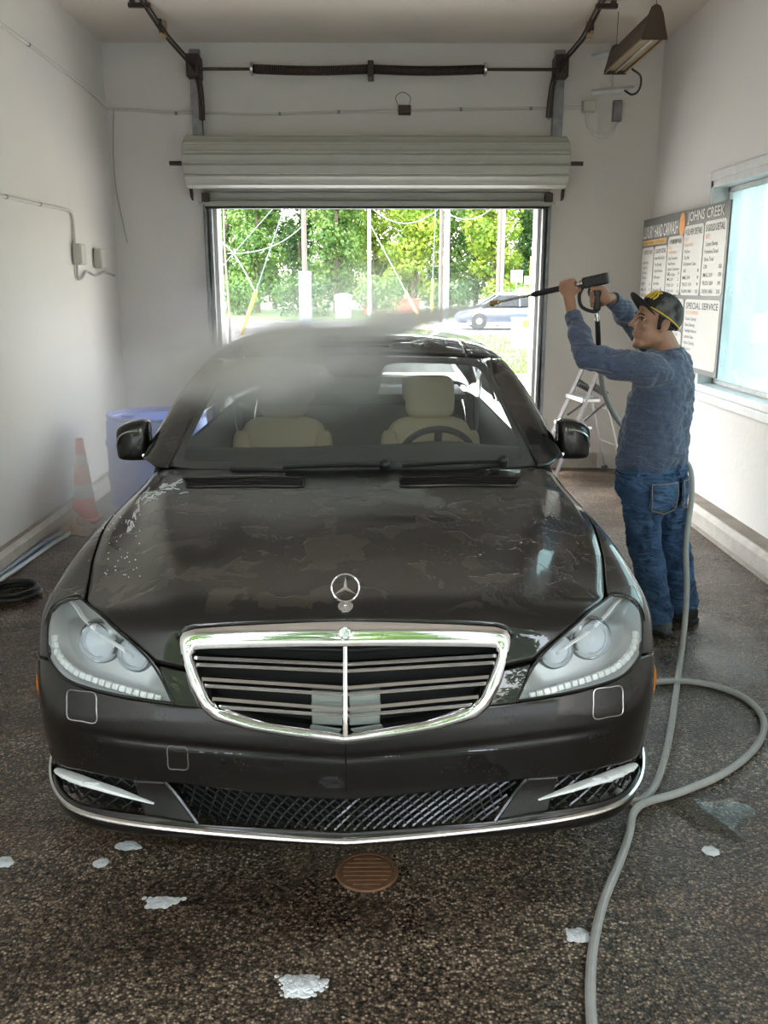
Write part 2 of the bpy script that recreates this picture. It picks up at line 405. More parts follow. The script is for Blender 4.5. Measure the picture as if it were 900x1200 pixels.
for sx in (x0, x1):
    s_ = -1 if sx < 0 else 1
    o = MB(); o.lathe([(0, 0), (rR - .02, 0), (rR - .02, .012), (0, .012)], 32, (sx + s_ * .004, cyR, czR), (s_, 0, 0)); o.build('end_disc', 'shutter_paint', rd)
    o = MB(); o.lathe([(.018, 0), (.018, .16)], 14, (sx, cyR, czR), (s_, 0, 0)); o.lathe([(.035, .0), (.035, .03)], 14, (sx + s_ * .02, cyR, czR), (s_, 0, 0)); o.build('axle_end', 'dark_steel', rd)
    o = MB(); o.prism([(-.30, 2.76), (-.23, 2.76), (-.04, 2.50), (-.04, 2.44), (-.12, 2.46)], 0, .014, o=(sx + s_ * .024, 0, 0), ax=(0, 1, 0), ay=(0, 0, 1), an=(1, 0, 0)); o.build('bracket', 'dark_steel', rd)
    ex = DX0 - .04 if s_ < 0 else DX1 + .04
    o = MB()
    for (xa, xb, ya, yb) in ((-.045, .045, -.02, 0), (-.045, -.025, -.10, 0), (.0, .02, -.10, 0)):
        xa, xb = (xa, xb) if s_ > 0 else (-xb, -xa)
        o.bx(ex + xa, ex + xb, ya, yb, 0, 2.42)
    g = o.build('guide_rail', 'galvanised', rd, bevel=.003)
    o = MB(); o.bx(ex - .06 - (s_ > 0) * .22, ex + .06 + (s_ < 0) * .22, -.125, -.115, 2.40, 2.425); o.build('lock_bar', 'shutter_paint', rd)
    o = MB(); o.bx(ex - .035, ex + .035, -.13, -.03, 2.42, 2.50); o.build('end_bracket', 'dark_steel', rd, bevel=.006)

# ------------------------------------------------------------------ torsion spring shaft of the former overhead door
ts = thing('torsion_spring_shaft', 'dark steel shaft with coiled springs on the wall above the roll-up door', 'door spring', (0, YB, 3.5))
o = MB(); o.lathe([(.013, 0), (.013, 3.14)], 12, (-1.57, -.14, 0), (1, 0, 0)); o.build('shaft', 'dark_steel', ts)
def coil(xa, xb, y, z, r, w, turns, sag):
    P = []
    for i in range(turns * 12 + 1):
        t = i / (turns * 12); a = 2 * math.pi * turns * t
        P.append((xa + (xb - xa) * t, y + r * math.cos(a), z + r * math.sin(a) - sag * math.sin(math.pi * t)))
    return MB().tube(P, w, 5)
zoff = .0
for xa, xb in ((-1.03, -.055), (-.015, .93)):
    coil(xa, xb, -.14, -.0, .033, .0085, 58, .012).build('spring', 'dark_steel', ts)
o = MB(); o.bx(-.06, -.01, -.2, 0, -.07, .06); o.build('center_bracket', 'dark_steel', ts, bevel=.006)
for xx in (-1.05, .945):
    o = MB(); o.lathe([(.025, 0), (.055, .01), (.055, .03), (.025, .045)], 16, (xx - .02, -.14, 0), (1, 0, 0)); o.build('winding_cone', 'bright_steel', ts)
# tracks curving up to the ceiling at both sides
def track(sx, label):
    s_ = -1 if sx < 0 else 1
    t = thing('overhead_door_track', label, 'door track', (sx, YB, 2.95))
    # wall angle iron
    o = MB(); o.bx(-.045, .045, -.085, -.028, 0.02, .72); o.bx(-.03, .03, -.03, 0, .03, .10); o.bx(-.03, .03, -.03, 0, .62, .71); o.build('wall_angle', 'galvanised', t, bevel=.004)
    o = MB(); o.bx(-.055, .055, -.2, -.0, .48, .66)
    o.build('bearing_plate', 'dark_steel', t, bevel=.006)
    o = MB(); o.lathe([(.06, -.03), (.075, -.025), (.06, 0), (.075, .025), (.06, .03)], 20, (0, -.14, .55), (1, 0, 0)); o.build('cable_drum', 'dark_steel', t)
    loc = np.array([sx, YB, 2.95])
    px = TRACK_PX[s_]
    C = catmull([at_y(*q) - loc for q in px], 40)
    o = MB()
    for (da, db) in ((-.018, .0), (.018, .0), (0, -.010)):
        o.tube(C + np.array([da, 0, db]), .0065 if db == 0 else .016, 6, flat=.35 if db else 1.5)
    o.build('track', 'dark_steel', t)
    bk = at_y(191 if s_ < 0 else 691, 34, 7.90) - loc
    o = MB(); o.bx(bk[0] - .012 + s_ * .015, bk[0] + .012 + s_ * .015, bk[1] - .04, bk[1] - .01, bk[2] - .02, ZC - 2.95 + .003); o.build('hanger', 'dark_steel', t, bevel=.002)
    o = MB(); o.box((bk[0], bk[1], bk[2]), (.055, .05, .13), Matrix.Rotation(R(-25), 3, 'X')); o.build('wood_block', 'pale_wood', t, bevel=.004)
    b2 = C[-12]; o = MB(); o.box((b2[0] + s_ * .05, b2[1], ZC - 2.95 - .035), (.16, .04, .03)); o.box((b2[0] + s_ * .10, b2[1], ZC - 2.95 - .02), (.035, .05, .046))
    o.build('perforated_strap', 'dark_steel', t)
TRACK_PX = {-1: [(237, 141, 8.46), (236, 118, 8.46), (233, 95, 8.46), (226, 78, 8.40), (211, 60, 8.2), (196, 43, 7.95), (180, 20, 7.6), (166, -2, 7.25), (150, -30, 6.8)],
            1: [(643, 138, 8.46), (645, 116, 8.46), (649, 94, 8.46), (656, 77, 8.40), (671, 59, 8.2), (684, 43, 7.95), (696, 20, 7.6), (707, -2, 7.25), (720, -30, 6.8)]}
track(-1.55, 'dark steel door track with wood block near the hose wall')
track(1.60, 'dark steel door track with wood block near the hanging heater')
# ================================================================== the car: one smooth body surface, panels are laid on it
CAR_RZ = R(0.45)
CAR = np.array([-0.083, 2.22, 0.0])         # car origin: centre of the nose on the ground; +y runs to the tail
def smax(a, b, k):
    h = np.clip(k - np.abs(a - b), 0, None) / k
    return np.maximum(a, b) + h * h * k * .25
def curve1(xs, ys):
    """smooth monotone-ish 1-D interpolation"""
    xs = np.array(xs, float); ys = np.array(ys, float)
    m_ = np.gradient(ys, xs)
    def f(x):
        x = np.clip(x, xs[0], xs[-1]); i = np.clip(np.searchsorted(xs, x) - 1, 0, len(xs) - 2)
        h = xs[i + 1] - xs[i]; t = (x - xs[i]) / h
        return ((2 * t**3 - 3 * t**2 + 1) * ys[i] + (t**3 - 2 * t**2 + t) * h * m_[i] + (-2 * t**3 + 3 * t**2) * ys[i + 1] + (t**3 - t**2) * h * m_[i + 1])
    return f
h0 = curve1([-.3, 0, .1, .3, .6, 1.0, 1.45, 2.0, 3.2, 4.2, 4.7, 5.0, 5.3], [.765, .822, .840, .868, .902, .940, .972, .985, 1.0, 1.01, 1.03, 1.02, .98])
drop_c = curve1([0, .4, 1.0, 1.5, 2.5, 5.3], [.075, .055, .040, .034, .03, .05])
crease_x = curve1([-.2, .15, .4, .8, 1.35, 1.7], [.40, .475, .575, .685, .80, .86])
w0 = curve1([-.3, 0, .3, .6, .9, 1.4, 2.2, 3.5, 4.4, 5.0, 5.4], [.885, .915, .936, .944, .946, .942, .940, .940, .928, .88, .82])
nose = curve1([.10, .17, .20, .25, .32, .42, .50, .58, .66, .74, .82, .92, 1.1], [.035, .004, -.006, .004, .016, .006, .0, .012, .035, .065, .10, .18, .40])
def sst(t): t = np.clip(t, 0, 1); return t * t * (3 - 2 * t)
def body_f(P):
    P = np.asarray(P, float); x, y, z = P[..., 0], P[..., 1], P[..., 2]; ax = np.abs(x)
    hood_z = sst((1.75 - y) / .35)
    top = z - (h0(y) - drop_c(y) * (ax / .8)**3 - hood_z * .020 * sst((ax - crease_x(y) + .035) / .09) * sst((y - .02) / .40)
               + .030 * np.exp(-((ax - .90) / .10)**2 - ((y - .78) / .42)**2) + hood_z * .010 * np.exp(-((ax - crease_x(y) + .06) / .07)**2) * sst((y - .02) / .40))
    wx = w0(y) - np.where(z > .56, .060 * ((z - .56) / .35)**2, .03 * ((.56 - z) / .35)**2)
    wx = wx - .010 * np.exp(-((z - .60) / .05)**2) * sst((y - 1.2) / .3) * sst((4.6 - y) / .3)
    wx = wx + .012 * np.exp(-(((y - .87) / .42)**2 + ((z - .42) / .26)**2)) + .012 * np.exp(-(((y - 4.05) / .42)**2 + ((z - .42) / .26)**2))
    wx = wx + .016 * np.exp(-(((y - .82) / .45)**2 + ((z - .76) / .12)**2))
    side = ax - wx
    plan = .075 * (np.sqrt(ax**2 + .015**2) - .015) + .04 * ax**2 + .12 * ax**6
    front = plan + nose(z) - y + .005 * np.exp(-((z - .452 - .05 * ax) / .013)**2) * sst((.8 - ax) / .2)
    rear = y - (5.21 - .10 * ax**2 - .18 * ax**6 - .10 * ((z - .6) / .4)**2)
    bot = .165 - z
    f = smax(front, side, .20)
    f = smax(f, rear, .25)
    f = smax(f, top, .065)
    return smax(f, bot, .05)
side_z = curve1([.85, .95, 1.1, 1.25, 1.38, 1.5], [.955, .940, .890, .822, .742, .64])
def cabin_f(P):
    P = np.asarray(P, float); x, y, z = P[..., 0], P[..., 1], P[..., 2]; ax = np.abs(x)
    ws = ((z - .945) * .90 - .435 * (y - 1.36 - .30 * ax**2) + .05 * (y - 1.36) * (2.3 - y) * -1.0)
    roof = z - (1.463 - .030 * ((y - 3.05) / .8)**2 - .075 * ax**2 - .10 * ax**4)
    side = (ax - side_z(z) + .05 * sst((y - 3.2) / 1.4)) * .88
    rear = ((z - 1.03) * .88 + .50 * (y - 4.78 + .22 * ax**2)) * .98
    f = smax(ws, roof, .10); f = smax(f, side, .07); f = smax(f, rear, .12)
    return f
def project(P, F=body_f, off=0.0, it=14):
    P = np.array(P, float); h = 1e-4
    for _ in range(it):
        f = F(P) - off
        g = np.stack([(F(P + np.eye(3)[k] * h) - F(P - np.eye(3)[k] * h)) / (2 * h) for k in range(3)], -1)
        P = P - (f / np.maximum((g * g).sum(-1), 1e-6))[..., None] * g * .9
    return P
def normal(P, F=body_f):
    h = 1e-4
    g = np.stack([(F(P + np.eye(3)[k] * h) - F(P - np.eye(3)[k] * h)) / (2 * h) for k in range(3)], -1)
    return g / np.linalg.norm(g, axis=-1, keepdims=True)
_rc = np.array([[math.cos(CAR_RZ), -math.sin(CAR_RZ), 0], [math.sin(CAR_RZ), math.cos(CAR_RZ), 0], [0, 0, 1]])
def on_body(px, py, F=body_f):
    """where the line of sight through a photo point meets the body (car coordinates)"""
    v = ray(px, py); v = (v / np.linalg.norm(v)) @ _rc; o = (CAM - CAR) @ _rc
    t = np.linspace(1.2, 7.5, 2600); f = F(o + t[:, None] * v)
    i = np.argmax(f < 0)
    if f[i] >= 0: i = int(np.argmin(f)); return project((o + t[i] * v)[None], F)[0]
    a, b_ = t[i - 1], t[i]
    for _ in range(30):
        c = (a + b_) / 2
        if F((o + c * v)[None])[0] < 0: b_ = c
        else: a = c
    return o + b_ * v
def left(pts, F=body_f):
    """photo points on the passenger-side half, as positive-x body points"""
    Q = np.array([on_body(*p, F) for p in pts]); Q[:, 0] = np.abs(Q[:, 0]); return Q
def flipx(P): Q = np.array(P, float).copy(); Q[..., 0] *= -1; return Q
# ------------------------------------------------------------------ car materials
# black paint under a broken film of water: beads, sheets and runs on the clear coat
m, nt, b = new_mat('wet_black_paint'); M['wet_black_paint'] = m
setp(b, color=(.0055, .0046, .0040), rough=.38, spec=.2, coat=1.0, coat_rough=.02)
N = nt.nodes.new; L = nt.links.new
tc = N('ShaderNodeTexCoord'); OB = tc.outputs['Object']
sh = N('ShaderNodeTexNoise'); sh.inputs['Scale'].default_value = 6.5; sh.inputs['Detail'].default_value = 3.5; sh.inputs['Roughness'].default_value = .55; sh.inputs['Distortion'].default_value = .5
L(OB, sh.inputs['Vector'])
film = N('ShaderNodeMapRange'); film.inputs[1].default_value = .555; film.inputs[2].default_value = .57; L(sh.outputs['Fac'], film.inputs[0])
bd = N('ShaderNodeTexVoronoi'); bd.inputs['Scale'].default_value = 115; bd.inputs['Randomness'].default_value = 1; L(OB, bd.inputs['Vector'])
bdr = N('ShaderNodeMapRange'); bdr.inputs[1].default_value = .12; bdr.inputs[2].default_value = .26; bdr.inputs[3].default_value = 1; bdr.inputs[4].default_value = 0; L(bd.outputs['Distance'], bdr.inputs[0])
bsel = N('ShaderNodeTexNoise'); bsel.inputs['Scale'].default_value = 9; L(OB, bsel.inputs['Vector'])
bselr = N('ShaderNodeMapRange'); bselr.inputs[1].default_value = .50; bselr.inputs[2].default_value = .62; L(bsel.outputs['Fac'], bselr.inputs[0])
mu = N('ShaderNodeMath'); mu.operation = 'MULTIPLY'; L(bdr.outputs[0], mu.inputs[0]); L(bselr.outputs[0], mu.inputs[1])
ad = N('ShaderNodeMath'); ad.operation = 'ADD'; L(mu.outputs[0], ad.inputs[1])
bp = N('ShaderNodeBump'); bp.inputs['Strength'].default_value = .5; bp.inputs['Distance'].default_value = .0016
L(ad.outputs[0], bp.inputs['Height']); L(bp.outputs[0], b.inputs['Coat Normal'])
# water sheets on upward faces: ceiling reflection painted in as a paler colour
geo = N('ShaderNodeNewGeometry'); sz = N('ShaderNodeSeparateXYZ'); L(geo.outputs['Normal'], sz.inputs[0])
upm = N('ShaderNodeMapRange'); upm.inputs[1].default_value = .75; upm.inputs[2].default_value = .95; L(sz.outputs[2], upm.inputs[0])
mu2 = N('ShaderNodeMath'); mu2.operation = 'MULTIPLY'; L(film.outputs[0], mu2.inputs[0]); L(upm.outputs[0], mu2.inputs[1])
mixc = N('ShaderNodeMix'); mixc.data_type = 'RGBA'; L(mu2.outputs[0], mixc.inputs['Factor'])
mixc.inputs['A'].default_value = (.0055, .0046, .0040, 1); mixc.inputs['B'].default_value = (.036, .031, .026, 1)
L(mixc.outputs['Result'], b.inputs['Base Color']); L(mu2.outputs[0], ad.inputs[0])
mat('black_paint', (.0055, .0046, .0040), .38, coat=1.0, coat_rough=.02, spec=.2)
mat('gap_black', (.004, .004, .004), .9)
mat('gloss_black', (.008, .008, .009), .12, spec=.5)
mat('lamp_silver', (.52, .54, .55), .33, .5); mat('lamp_groove_shade', (.16, .17, .18), .35, .5)
mat('lamp_white', (.82, .84, .84), .35, .1)
mat('lamp_ring', (.85, .86, .87), .14, 1.0)
mat('amber_lens', (.95, .30, .015), .25, coat=1.0, coat_rough=.05)
mat('seat_leather', (.80, .67, .46), .55, noise=dict(scale=160, amount=.3, col=(.72, .60, .41), bump=.15))
mat('interior_dark', (.035, .035, .038), .6, noise=dict(scale=180, amount=.3, col=(.028, .028, .03), bump=.15))
mat('interior_grey', (.45, .43, .40), .7)
mat('tyre', (.015, .015, .015), .7, noise=dict(scale=60, amount=.3, col=(.025, .025, .025), bump=.3))
mat('rim_metal', (.55, .56, .57), .3, 1.0)
mat('foam', (.74, .76, .78), .55, sss=.0, noise=dict(scale=70, amount=.3, col=(.58, .60, .62), bump=.7))
def glass_mat(name, tint, ior=1.5, rough=.0, haze=0.0):
    m, nt, b = new_mat(name); M[name] = m
    nt.nodes.remove(b); out = nt.nodes['Material Output']
    tr = nt.nodes.new('ShaderNodeBsdfTransparent'); tr.inputs[0].default_value = (*tint, 1)
    gl = nt.nodes.new('ShaderNodeBsdfGlossy'); gl.inputs['Roughness'].default_value = rough
    lw_, fr = schlick(nt, ((ior - 1) / (ior + 1))**2)
    ms = nt.nodes.new('ShaderNodeMixShader')
    src = tr.outputs[0]
    if haze:
        df = nt.nodes.new('ShaderNodeBsdfDiffuse'); df.inputs[0].default_value = (.75, .77, .78, 1)
        tl = nt.nodes.new('ShaderNodeBsdfTranslucent'); tl.inputs[0].default_value = (.75, .77, .78, 1)
        a_ = nt.nodes.new('ShaderNodeAddShader')
        m0 = nt.nodes.new('ShaderNodeMixShader'); m0.inputs[0].default_value = .5
        nt.links.new(df.outputs[0], m0.inputs[1]); nt.links.new(tl.outputs[0], m0.inputs[2])
        m1 = nt.nodes.new('ShaderNodeMixShader'); m1.inputs[0].default_value = haze
        nt.links.new(tr.outputs[0], m1.inputs[1]); nt.links.new(m0.outputs[0], m1.inputs[2]); src = m1.outputs[0]
        nt.nodes.remove(a_)
    nt.links.new(fr.outputs[0], ms.inputs[0]); nt.links.new(src, ms.inputs[1]); nt.links.new(gl.outputs[0], ms.inputs[2])
    nt.links.new(ms.outputs[0], out.inputs['Surface'])
    return nt, lw_, gl
def drops(nt, fr, gl, scale, strength):
    tc = nt.nodes.new('ShaderNodeTexCoord')
    bd = nt.nodes.new('ShaderNodeTexVoronoi'); bd.inputs['Scale'].default_value = scale; nt.links.new(tc.outputs['Object'], bd.inputs['Vector'])
    r_ = nt.nodes.new('ShaderNodeMapRange'); r_.inputs[1].default_value = .1; r_.inputs[2].default_value = .3; r_.inputs[3].default_value = 1; r_.inputs[4].default_value = 0
    nt.links.new(bd.outputs['Distance'], r_.inputs[0])
    bp = nt.nodes.new('ShaderNodeBump'); bp.inputs['Strength'].default_value = strength; bp.inputs['Distance'].default_value = .002
    nt.links.new(r_.outputs[0], bp.inputs['Height'])
    nt.links.new(bp.outputs[0], gl.inputs['Normal']); nt.links.new(bp.outputs[0], fr.inputs['Normal'])
drops(*glass_mat('windshield_glass', (.86, .90, .88), haze=.11), 60, .25)
glass_mat('tinted_glass', (.20, .215, .21))
drops(*glass_mat('lamp_lens', (.95, .97, .98), 1.45, haze=.05), 90, .2)
glass_mat('projector_glass', (.92, .95, 1.0), 1.6, haze=.25)

car = thing('sedan', 'wet black luxury sedan with chrome grille being rinsed in the wash bay', 'car', tuple(CAR), CAR_RZ)

def res(P, n): return catmull(P, n)
def poly(P, n):
    """resample a polyline at equal arc length, keeping its corners straight"""
    P = np.asarray(P, float); s = np.concatenate([[0], np.cumsum(np.linalg.norm(np.diff(P, axis=0), axis=1))])
    t = np.linspace(0, s[-1], n); return np.stack([np.interp(t, s, P[:, k]) for k in range(3)], 1)
def loft(rails, n_v, weights=None):
    """rails: list of (n,3); interpolate across rails with Catmull-Rom"""
    rails = [np.asarray(r) for r in rails]; n = len(rails[0]); G = np.zeros((n, n_v, 3))
    for i in range(n): G[i] = catmull([r[i] for r in rails], n_v)
    return G
def patch(name, rails, n_v, m_, parent=car, off=0.0, F=body_f, both=True, solid=.006, smooth=40, mirror_join=True, proj=True):
    """lay a panel on the body; centre panels join both halves, side panels are made once per side"""
    G = loft(rails, n_v)
    if proj: G = project(G, F, off)
    if mirror_join:                       # rail index 0 is the centre line
        G[0, :, 0] = 0
        G = np.concatenate([flipx(G[::-1]), G[1:]], 0)
        o = MB(); o.grid(G)
        return [outward(o, G, F).build(name, m_, parent, smooth=smooth, solid=solid)]
    obs = []
    for s_ in ((1, -1) if both else (1,)):
        G2 = G if s_ > 0 else flipx(G)
        o = MB(); o.grid(G2); obs.append(outward(o, G2, F).build(name, m_, parent, smooth=smooth, solid=solid))
    return obs
def outward(o, G, F):
    """make faces point away from the body"""
    i, j = G.shape[0] // 2, G.shape[1] // 2
    nrm = np.cross(G[min(i + 1, len(G) - 1), j] - G[i, j], G[i, min(j + 1, G.shape[1] - 1)] - G[i, j])
    if np.dot(nrm, normal(G[i, j][None], F)[0]) < 0: o.f = [q[::-1] for q in o.f]
    o.keep = True
    return o
# ------------------------------------------------------------------ boundary curves read off the photo, on the body surface
g_top = left([(403, 728), (360, 729), (314, 731), (270, 733), (228, 736), (215, 740), (210, 748)]); g_top[0, 0] = 0
g_side = left([(210, 748), (213, 769), (219, 785)])
g_low = left([(236, 830), (250, 843), (291, 855), (337, 863), (403, 871)])[::-1]; g_low[0, 0] = 0
shut = left([(219, 784), (200, 780), (184, 777)])
lamp_up = left([(184, 776), (170, 765), (140, 738), (110, 711), (103, 704)])
shutline = left([(103, 702), (104, 690), (110, 656), (123, 621), (139, 592), (157, 568), (168, 553)])
lampU = left([(73, 694), (93, 701), (110, 714), (140, 741), (170, 768), (187, 791), (202, 822)])
lampL = left([(72, 696), (64, 710), (56, 745), (57, 768), (73, 792), (97, 804), (147, 816), (202, 824)])
NU = 90
# hood: front edge runs over the grille, down its flank, along the shut line and up the lamp
hood_f = np.vstack([poly(g_top, 36), poly(g_side, 10)[1:], poly(shut, 10)[1:], poly(lamp_up, 20)[1:]])
nH = len(hood_f)
def top_pt(x, y): return project(np.array([[x, y, 1.0]]) - np.array([[0, 0, .12]]))[0]
sfrac = np.linspace(0, 1, nH)
hood_r = np.array([[0.845 * sfrac[i]**.9, 1.43 + .12 * (sfrac[i]**.9)**2.2, .97] for i in range(nH)])
hood_1 = np.array([[np.clip(p[0] + (.012 if 36 <= i < 55 else -.006 if i >= 55 else 0), 0, .9), max(p[1] + .04, .13 if i < 55 else 0), .83 if i < 55 else p[2] + .015] for i, p in enumerate(hood_f)])
e0 = shutline[-1]
def shut_at(y): return np.array([np.interp(y, shutline[:, 1], shutline[:, k]) for k in range(3)])
def mid_rail(t):
    out = []
    for i in range(nH):
        a, c = hood_1[i], hood_r[i]; p = a * (1 - t) + c * t
        # the outermost column follows the shut line
        y_t = hood_1[-1][1] * (1 - t) + hood_r[-1][1] * t; sx = shut_at(y_t)[0]
        lin = hood_1[-1][0] * (1 - t) + hood_r[-1][0] * t
        p[0] += (sx - lin) * sfrac[i]**3
        out.append(p)
    return np.array(out)
hood_r[-1, 0] = shut_at(1.55)[0]
xm = np.linspace(hood_1[34][0], hood_1[56][0], 23); hood_1[34:57, 0] = xm; hood_1[35:56, 1] = np.linspace(hood_1[34][1], hood_1[56][1], 23)[1:-1]; hood_1[35:56, 2] = .83
hood_1[-1] = shut_at(hood_1[-1][1]); hood_1 = project(hood_1)
rails = [project(hood_f), hood_1] + [project(mid_rail(t)) for t in (.1, .2, .3, .4, .5, .6, .7, .8, .9)] + [project(hood_r)]
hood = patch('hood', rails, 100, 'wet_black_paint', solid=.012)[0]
hood['label'] = 'black hood covered in beads and sheets of water'
# fenders
arch_c, arch_r = np.array([.87, .335]), .385
T_f = np.vstack([left([(71, 692), (99, 700)]), left([(101, 690), (107, 656), (120, 621), (136, 592), (154, 568), (164, 552)]), [[.905, 1.64, .915], [.925, 1.77, .90]]])
T_f = poly(T_f, 150)
arch = [(arch_c[0] - arch_r * math.cos(a), arch_c[1] + arch_r * math.sin(a)) for a in np.linspace(R(38), R(170), 26)]
B_f = np.array([[.94, p[0], p[1]] for p in arch] + [[.945, 1.262, .32], [.94, 1.27, .23], [.94, 1.5, .225], [.94, 1.77, .225]])
B_f = poly(np.vstack([left([(58, 771)]), [[.94, .40, .60]], [[.942, .50, .585]], B_f[3:]]), 150)
M_f = (T_f + B_f) / 2 + np.array([.05, 0, .05]); k_ = np.linspace(1, 0, 12)[:, None]; M_f[:12] = M_f[:12] * (1 - k_) + left([(55, 741)])[0] * k_; M_f = project(M_f)
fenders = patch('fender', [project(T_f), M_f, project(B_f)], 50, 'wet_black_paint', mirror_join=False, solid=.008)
# front bumper, upper section down to the intakes
arch_side = [[.942, .40, .597], [.943, .498, .582]]
bt = np.vstack([poly(g_low, 40), poly(left([(236, 830), (220, 829), (204, 827)]), 12)[1:],
                poly(np.vstack([left([(204, 827), (147, 819), (97, 807), (73, 795), (58, 775)]), arch_side]), 30)[1:]])
L1px = left([(403, 937), (350, 934), (300, 929), (250, 923), (200, 917), (150, 914), (97, 903), (66, 894)]); L1px[0, 0] = 0
L1 = np.vstack([L1px, [[.925, .40, .35]], [[.93, .492, .345]]])
L1b = poly(L1, len(bt))
# spread the lower edge so that columns stay upright
L1x = np.concatenate([[0], np.cumsum(np.linalg.norm(np.diff(L1, axis=0), axis=1))])
key_b = [0, 39, 50, len(bt) - 1]; key_l = [0, .39, .47, L1x[-1]]
tl_ = np.interp(np.arange(len(bt)), key_b, key_l)
L1b = np.stack([np.interp(tl_, L1x, L1[:, k]) for k in range(3)], 1)
bump = patch('front_bumper', [project(bt), project((project(bt) + project(L1b)) / 2), project(L1b)], 56, 'wet_black_paint', solid=.010)[0]
bump['label'] = 'black front bumper skin with water drops'
patch('bumper_cheek', [project(poly(left([(219, 788), (223, 802), (236, 830)]), 24)), project(poly(left([(186, 781), (190, 793), (204, 827)]), 24))], 16, 'wet_black_paint', mirror_join=False, solid=.010)
# lower edge of the intakes and lip
L2px = left([(403, 976), (300, 970), (230, 965), (180, 957), (110, 947), (82, 937), (68, 922)]); L2px[0, 0] = 0
L2 = np.vstack([L2px, [[.925, .40, .265]], [[.93, .492, .262]]])
L3 = np.array([[0, -.0, .150], [.2, .015, .150], [.45, .05, .150], [.7, .11, .152], [.85, .2, .155], [.91, .32, .16], [.93, .492, .165]])
lip = patch('bumper_lip', [project(catmull(L2, 80)), project(catmull(L3, 80) + np.array([0, 0, .02]))], 14, 'wet_black_paint', solid=.010)[0]
def along(Lc, t0, t1, n):
    C = catmull(Lc, 200); i = np.linspace(t0 * 199, t1 * 199, n); k = np.floor(i).astype(int).clip(0, 198); f = (i - k)[:, None]
    return C[k] * (1 - f) + C[k + 1] * f
def t_of(Lc, x):
    C = catmull(Lc, 200); return np.argmax(C[:, 0] >= x) / 199.0
# blades between the intakes, and the bumper end behind the corner intake
x_mt, x_mb, x_ct, x_cb = .500, .415, .535, .545
blade = patch('bumper_blade', [project(along(L1, t_of(L1, x_mt), t_of(L1, .60), 24)), project(along(L2, t_of(L2, x_mb), t_of(L2, .57), 24))], 16, 'wet_black_paint', mirror_join=False, solid=.010)
patch('bumper_end', [project(along(L1, t_of(L1, .905), 1, 16)), project(along(L2, t_of(L2, .90), 1, 16))], 14, 'wet_black_paint', mirror_join=False, solid=.010)
# honeycomb meshes, recessed
def lattice(name, La, Lb, ta, tb, nu, nv, depth, r_, mirror_join, n_fam, dia):
    """diamond mesh between two edge curves"""
    A = along(La, *ta, nu); B = along(Lb, *tb, nu)
    G = project(loft([A, B], nv)); G = G - normal(G) * depth
    if mirror_join: G[0, :, 0] = 0; G = np.concatenate([flipx(G[::-1]), G[1:]], 0)
    obs = []
    for s_ in ((1,) if mirror_join else (1, -1)):
        GG = G if s_ > 0 else flipx(G); n_, m_2 = GG.shape[:2]
        def at(u, v):
            u = np.clip(u, 0, 1) * (n_ - 1); v = np.clip(v, 0, 1) * (m_2 - 1)
            i, j = int(min(u, n_ - 2)), int(min(v, m_2 - 2)); fu, fv = u - i, v - j
            return (GG[i, j] * (1 - fu) * (1 - fv) + GG[i + 1, j] * fu * (1 - fv) + GG[i, j + 1] * (1 - fu) * fv + GG[i + 1, j + 1] * fu * fv)
        o = MB()
        for k in range(-int(dia * n_fam) - 2, n_fam + int(dia * n_fam) + 2):
            for d_ in (1, -1):
                u0 = (k + .5) / n_fam
                Q = [at(u0 + d_ * dia * t * 1.0, t) for t in np.linspace(0, 1, 12) if -.001 <= u0 + d_ * dia * t <= 1.001]
                if len(Q) > 1: o.tube(Q, r_, 5)
        q = o.build(name, 'gloss_black', car); q['kind'] = 'stuff'; obs.append(q)
        ob = MB(); GB = GG - normal(GG) * .03; ob.grid(GB); outward(ob, GB, body_f).build(name + '_backing', 'gap_black', car, solid=.004)
    return obs
lattice('lower_mesh', L1, L2, (0, t_of(L1, x_mt)), (0, t_of(L2, x_mb)), 30, 8, .022, .0042, True, 30, .125)
lattice('corner_mesh', L1, L2, (t_of(L1, .60), t_of(L1, .905)), (t_of(L2, .57), t_of(L2, .90)), 18, 6, .022, .0042, False, 9, .34)
# bright-edged frames of the centre intake flank
for s_ in (1, -1):
    a, c = along(L1, t_of(L1, x_mt), 1, 2)[0], along(L2, t_of(L2, x_mb), 1, 2)[0]
    Q = project(np.array([a * (1 - t) + c * t for t in np.linspace(-.02, 1.0, 12)]), off=.002)
    o = MB(); o.tube(Q if s_ > 0 else flipx(Q), .006, 6); o.build('intake_edge', 'gloss_black', car)
# chrome lip strip all round
st = np.vstack([left([(403, 985), (330, 981), (230, 973), (147, 963), (97, 951), (76, 938), (60, 912)]), [[.945, .40, .285]], [[.947, .492, .28]]]); st[0, 0] = 0
Q = project(catmull(st, 60), off=.004); Q = np.vstack([flipx(Q[::-1]), Q[1:]])
o = MB(); o.tube(Q, .0095, 8, flat=.9); ch = o.build('lip_trim', 'chrome', car); ch['label'] = 'thin chrome strip along the lower bumper'
st2 = catmull(np.vstack([left([(247, 986), (160, 976), (110, 966), (80, 955)])]), 30)
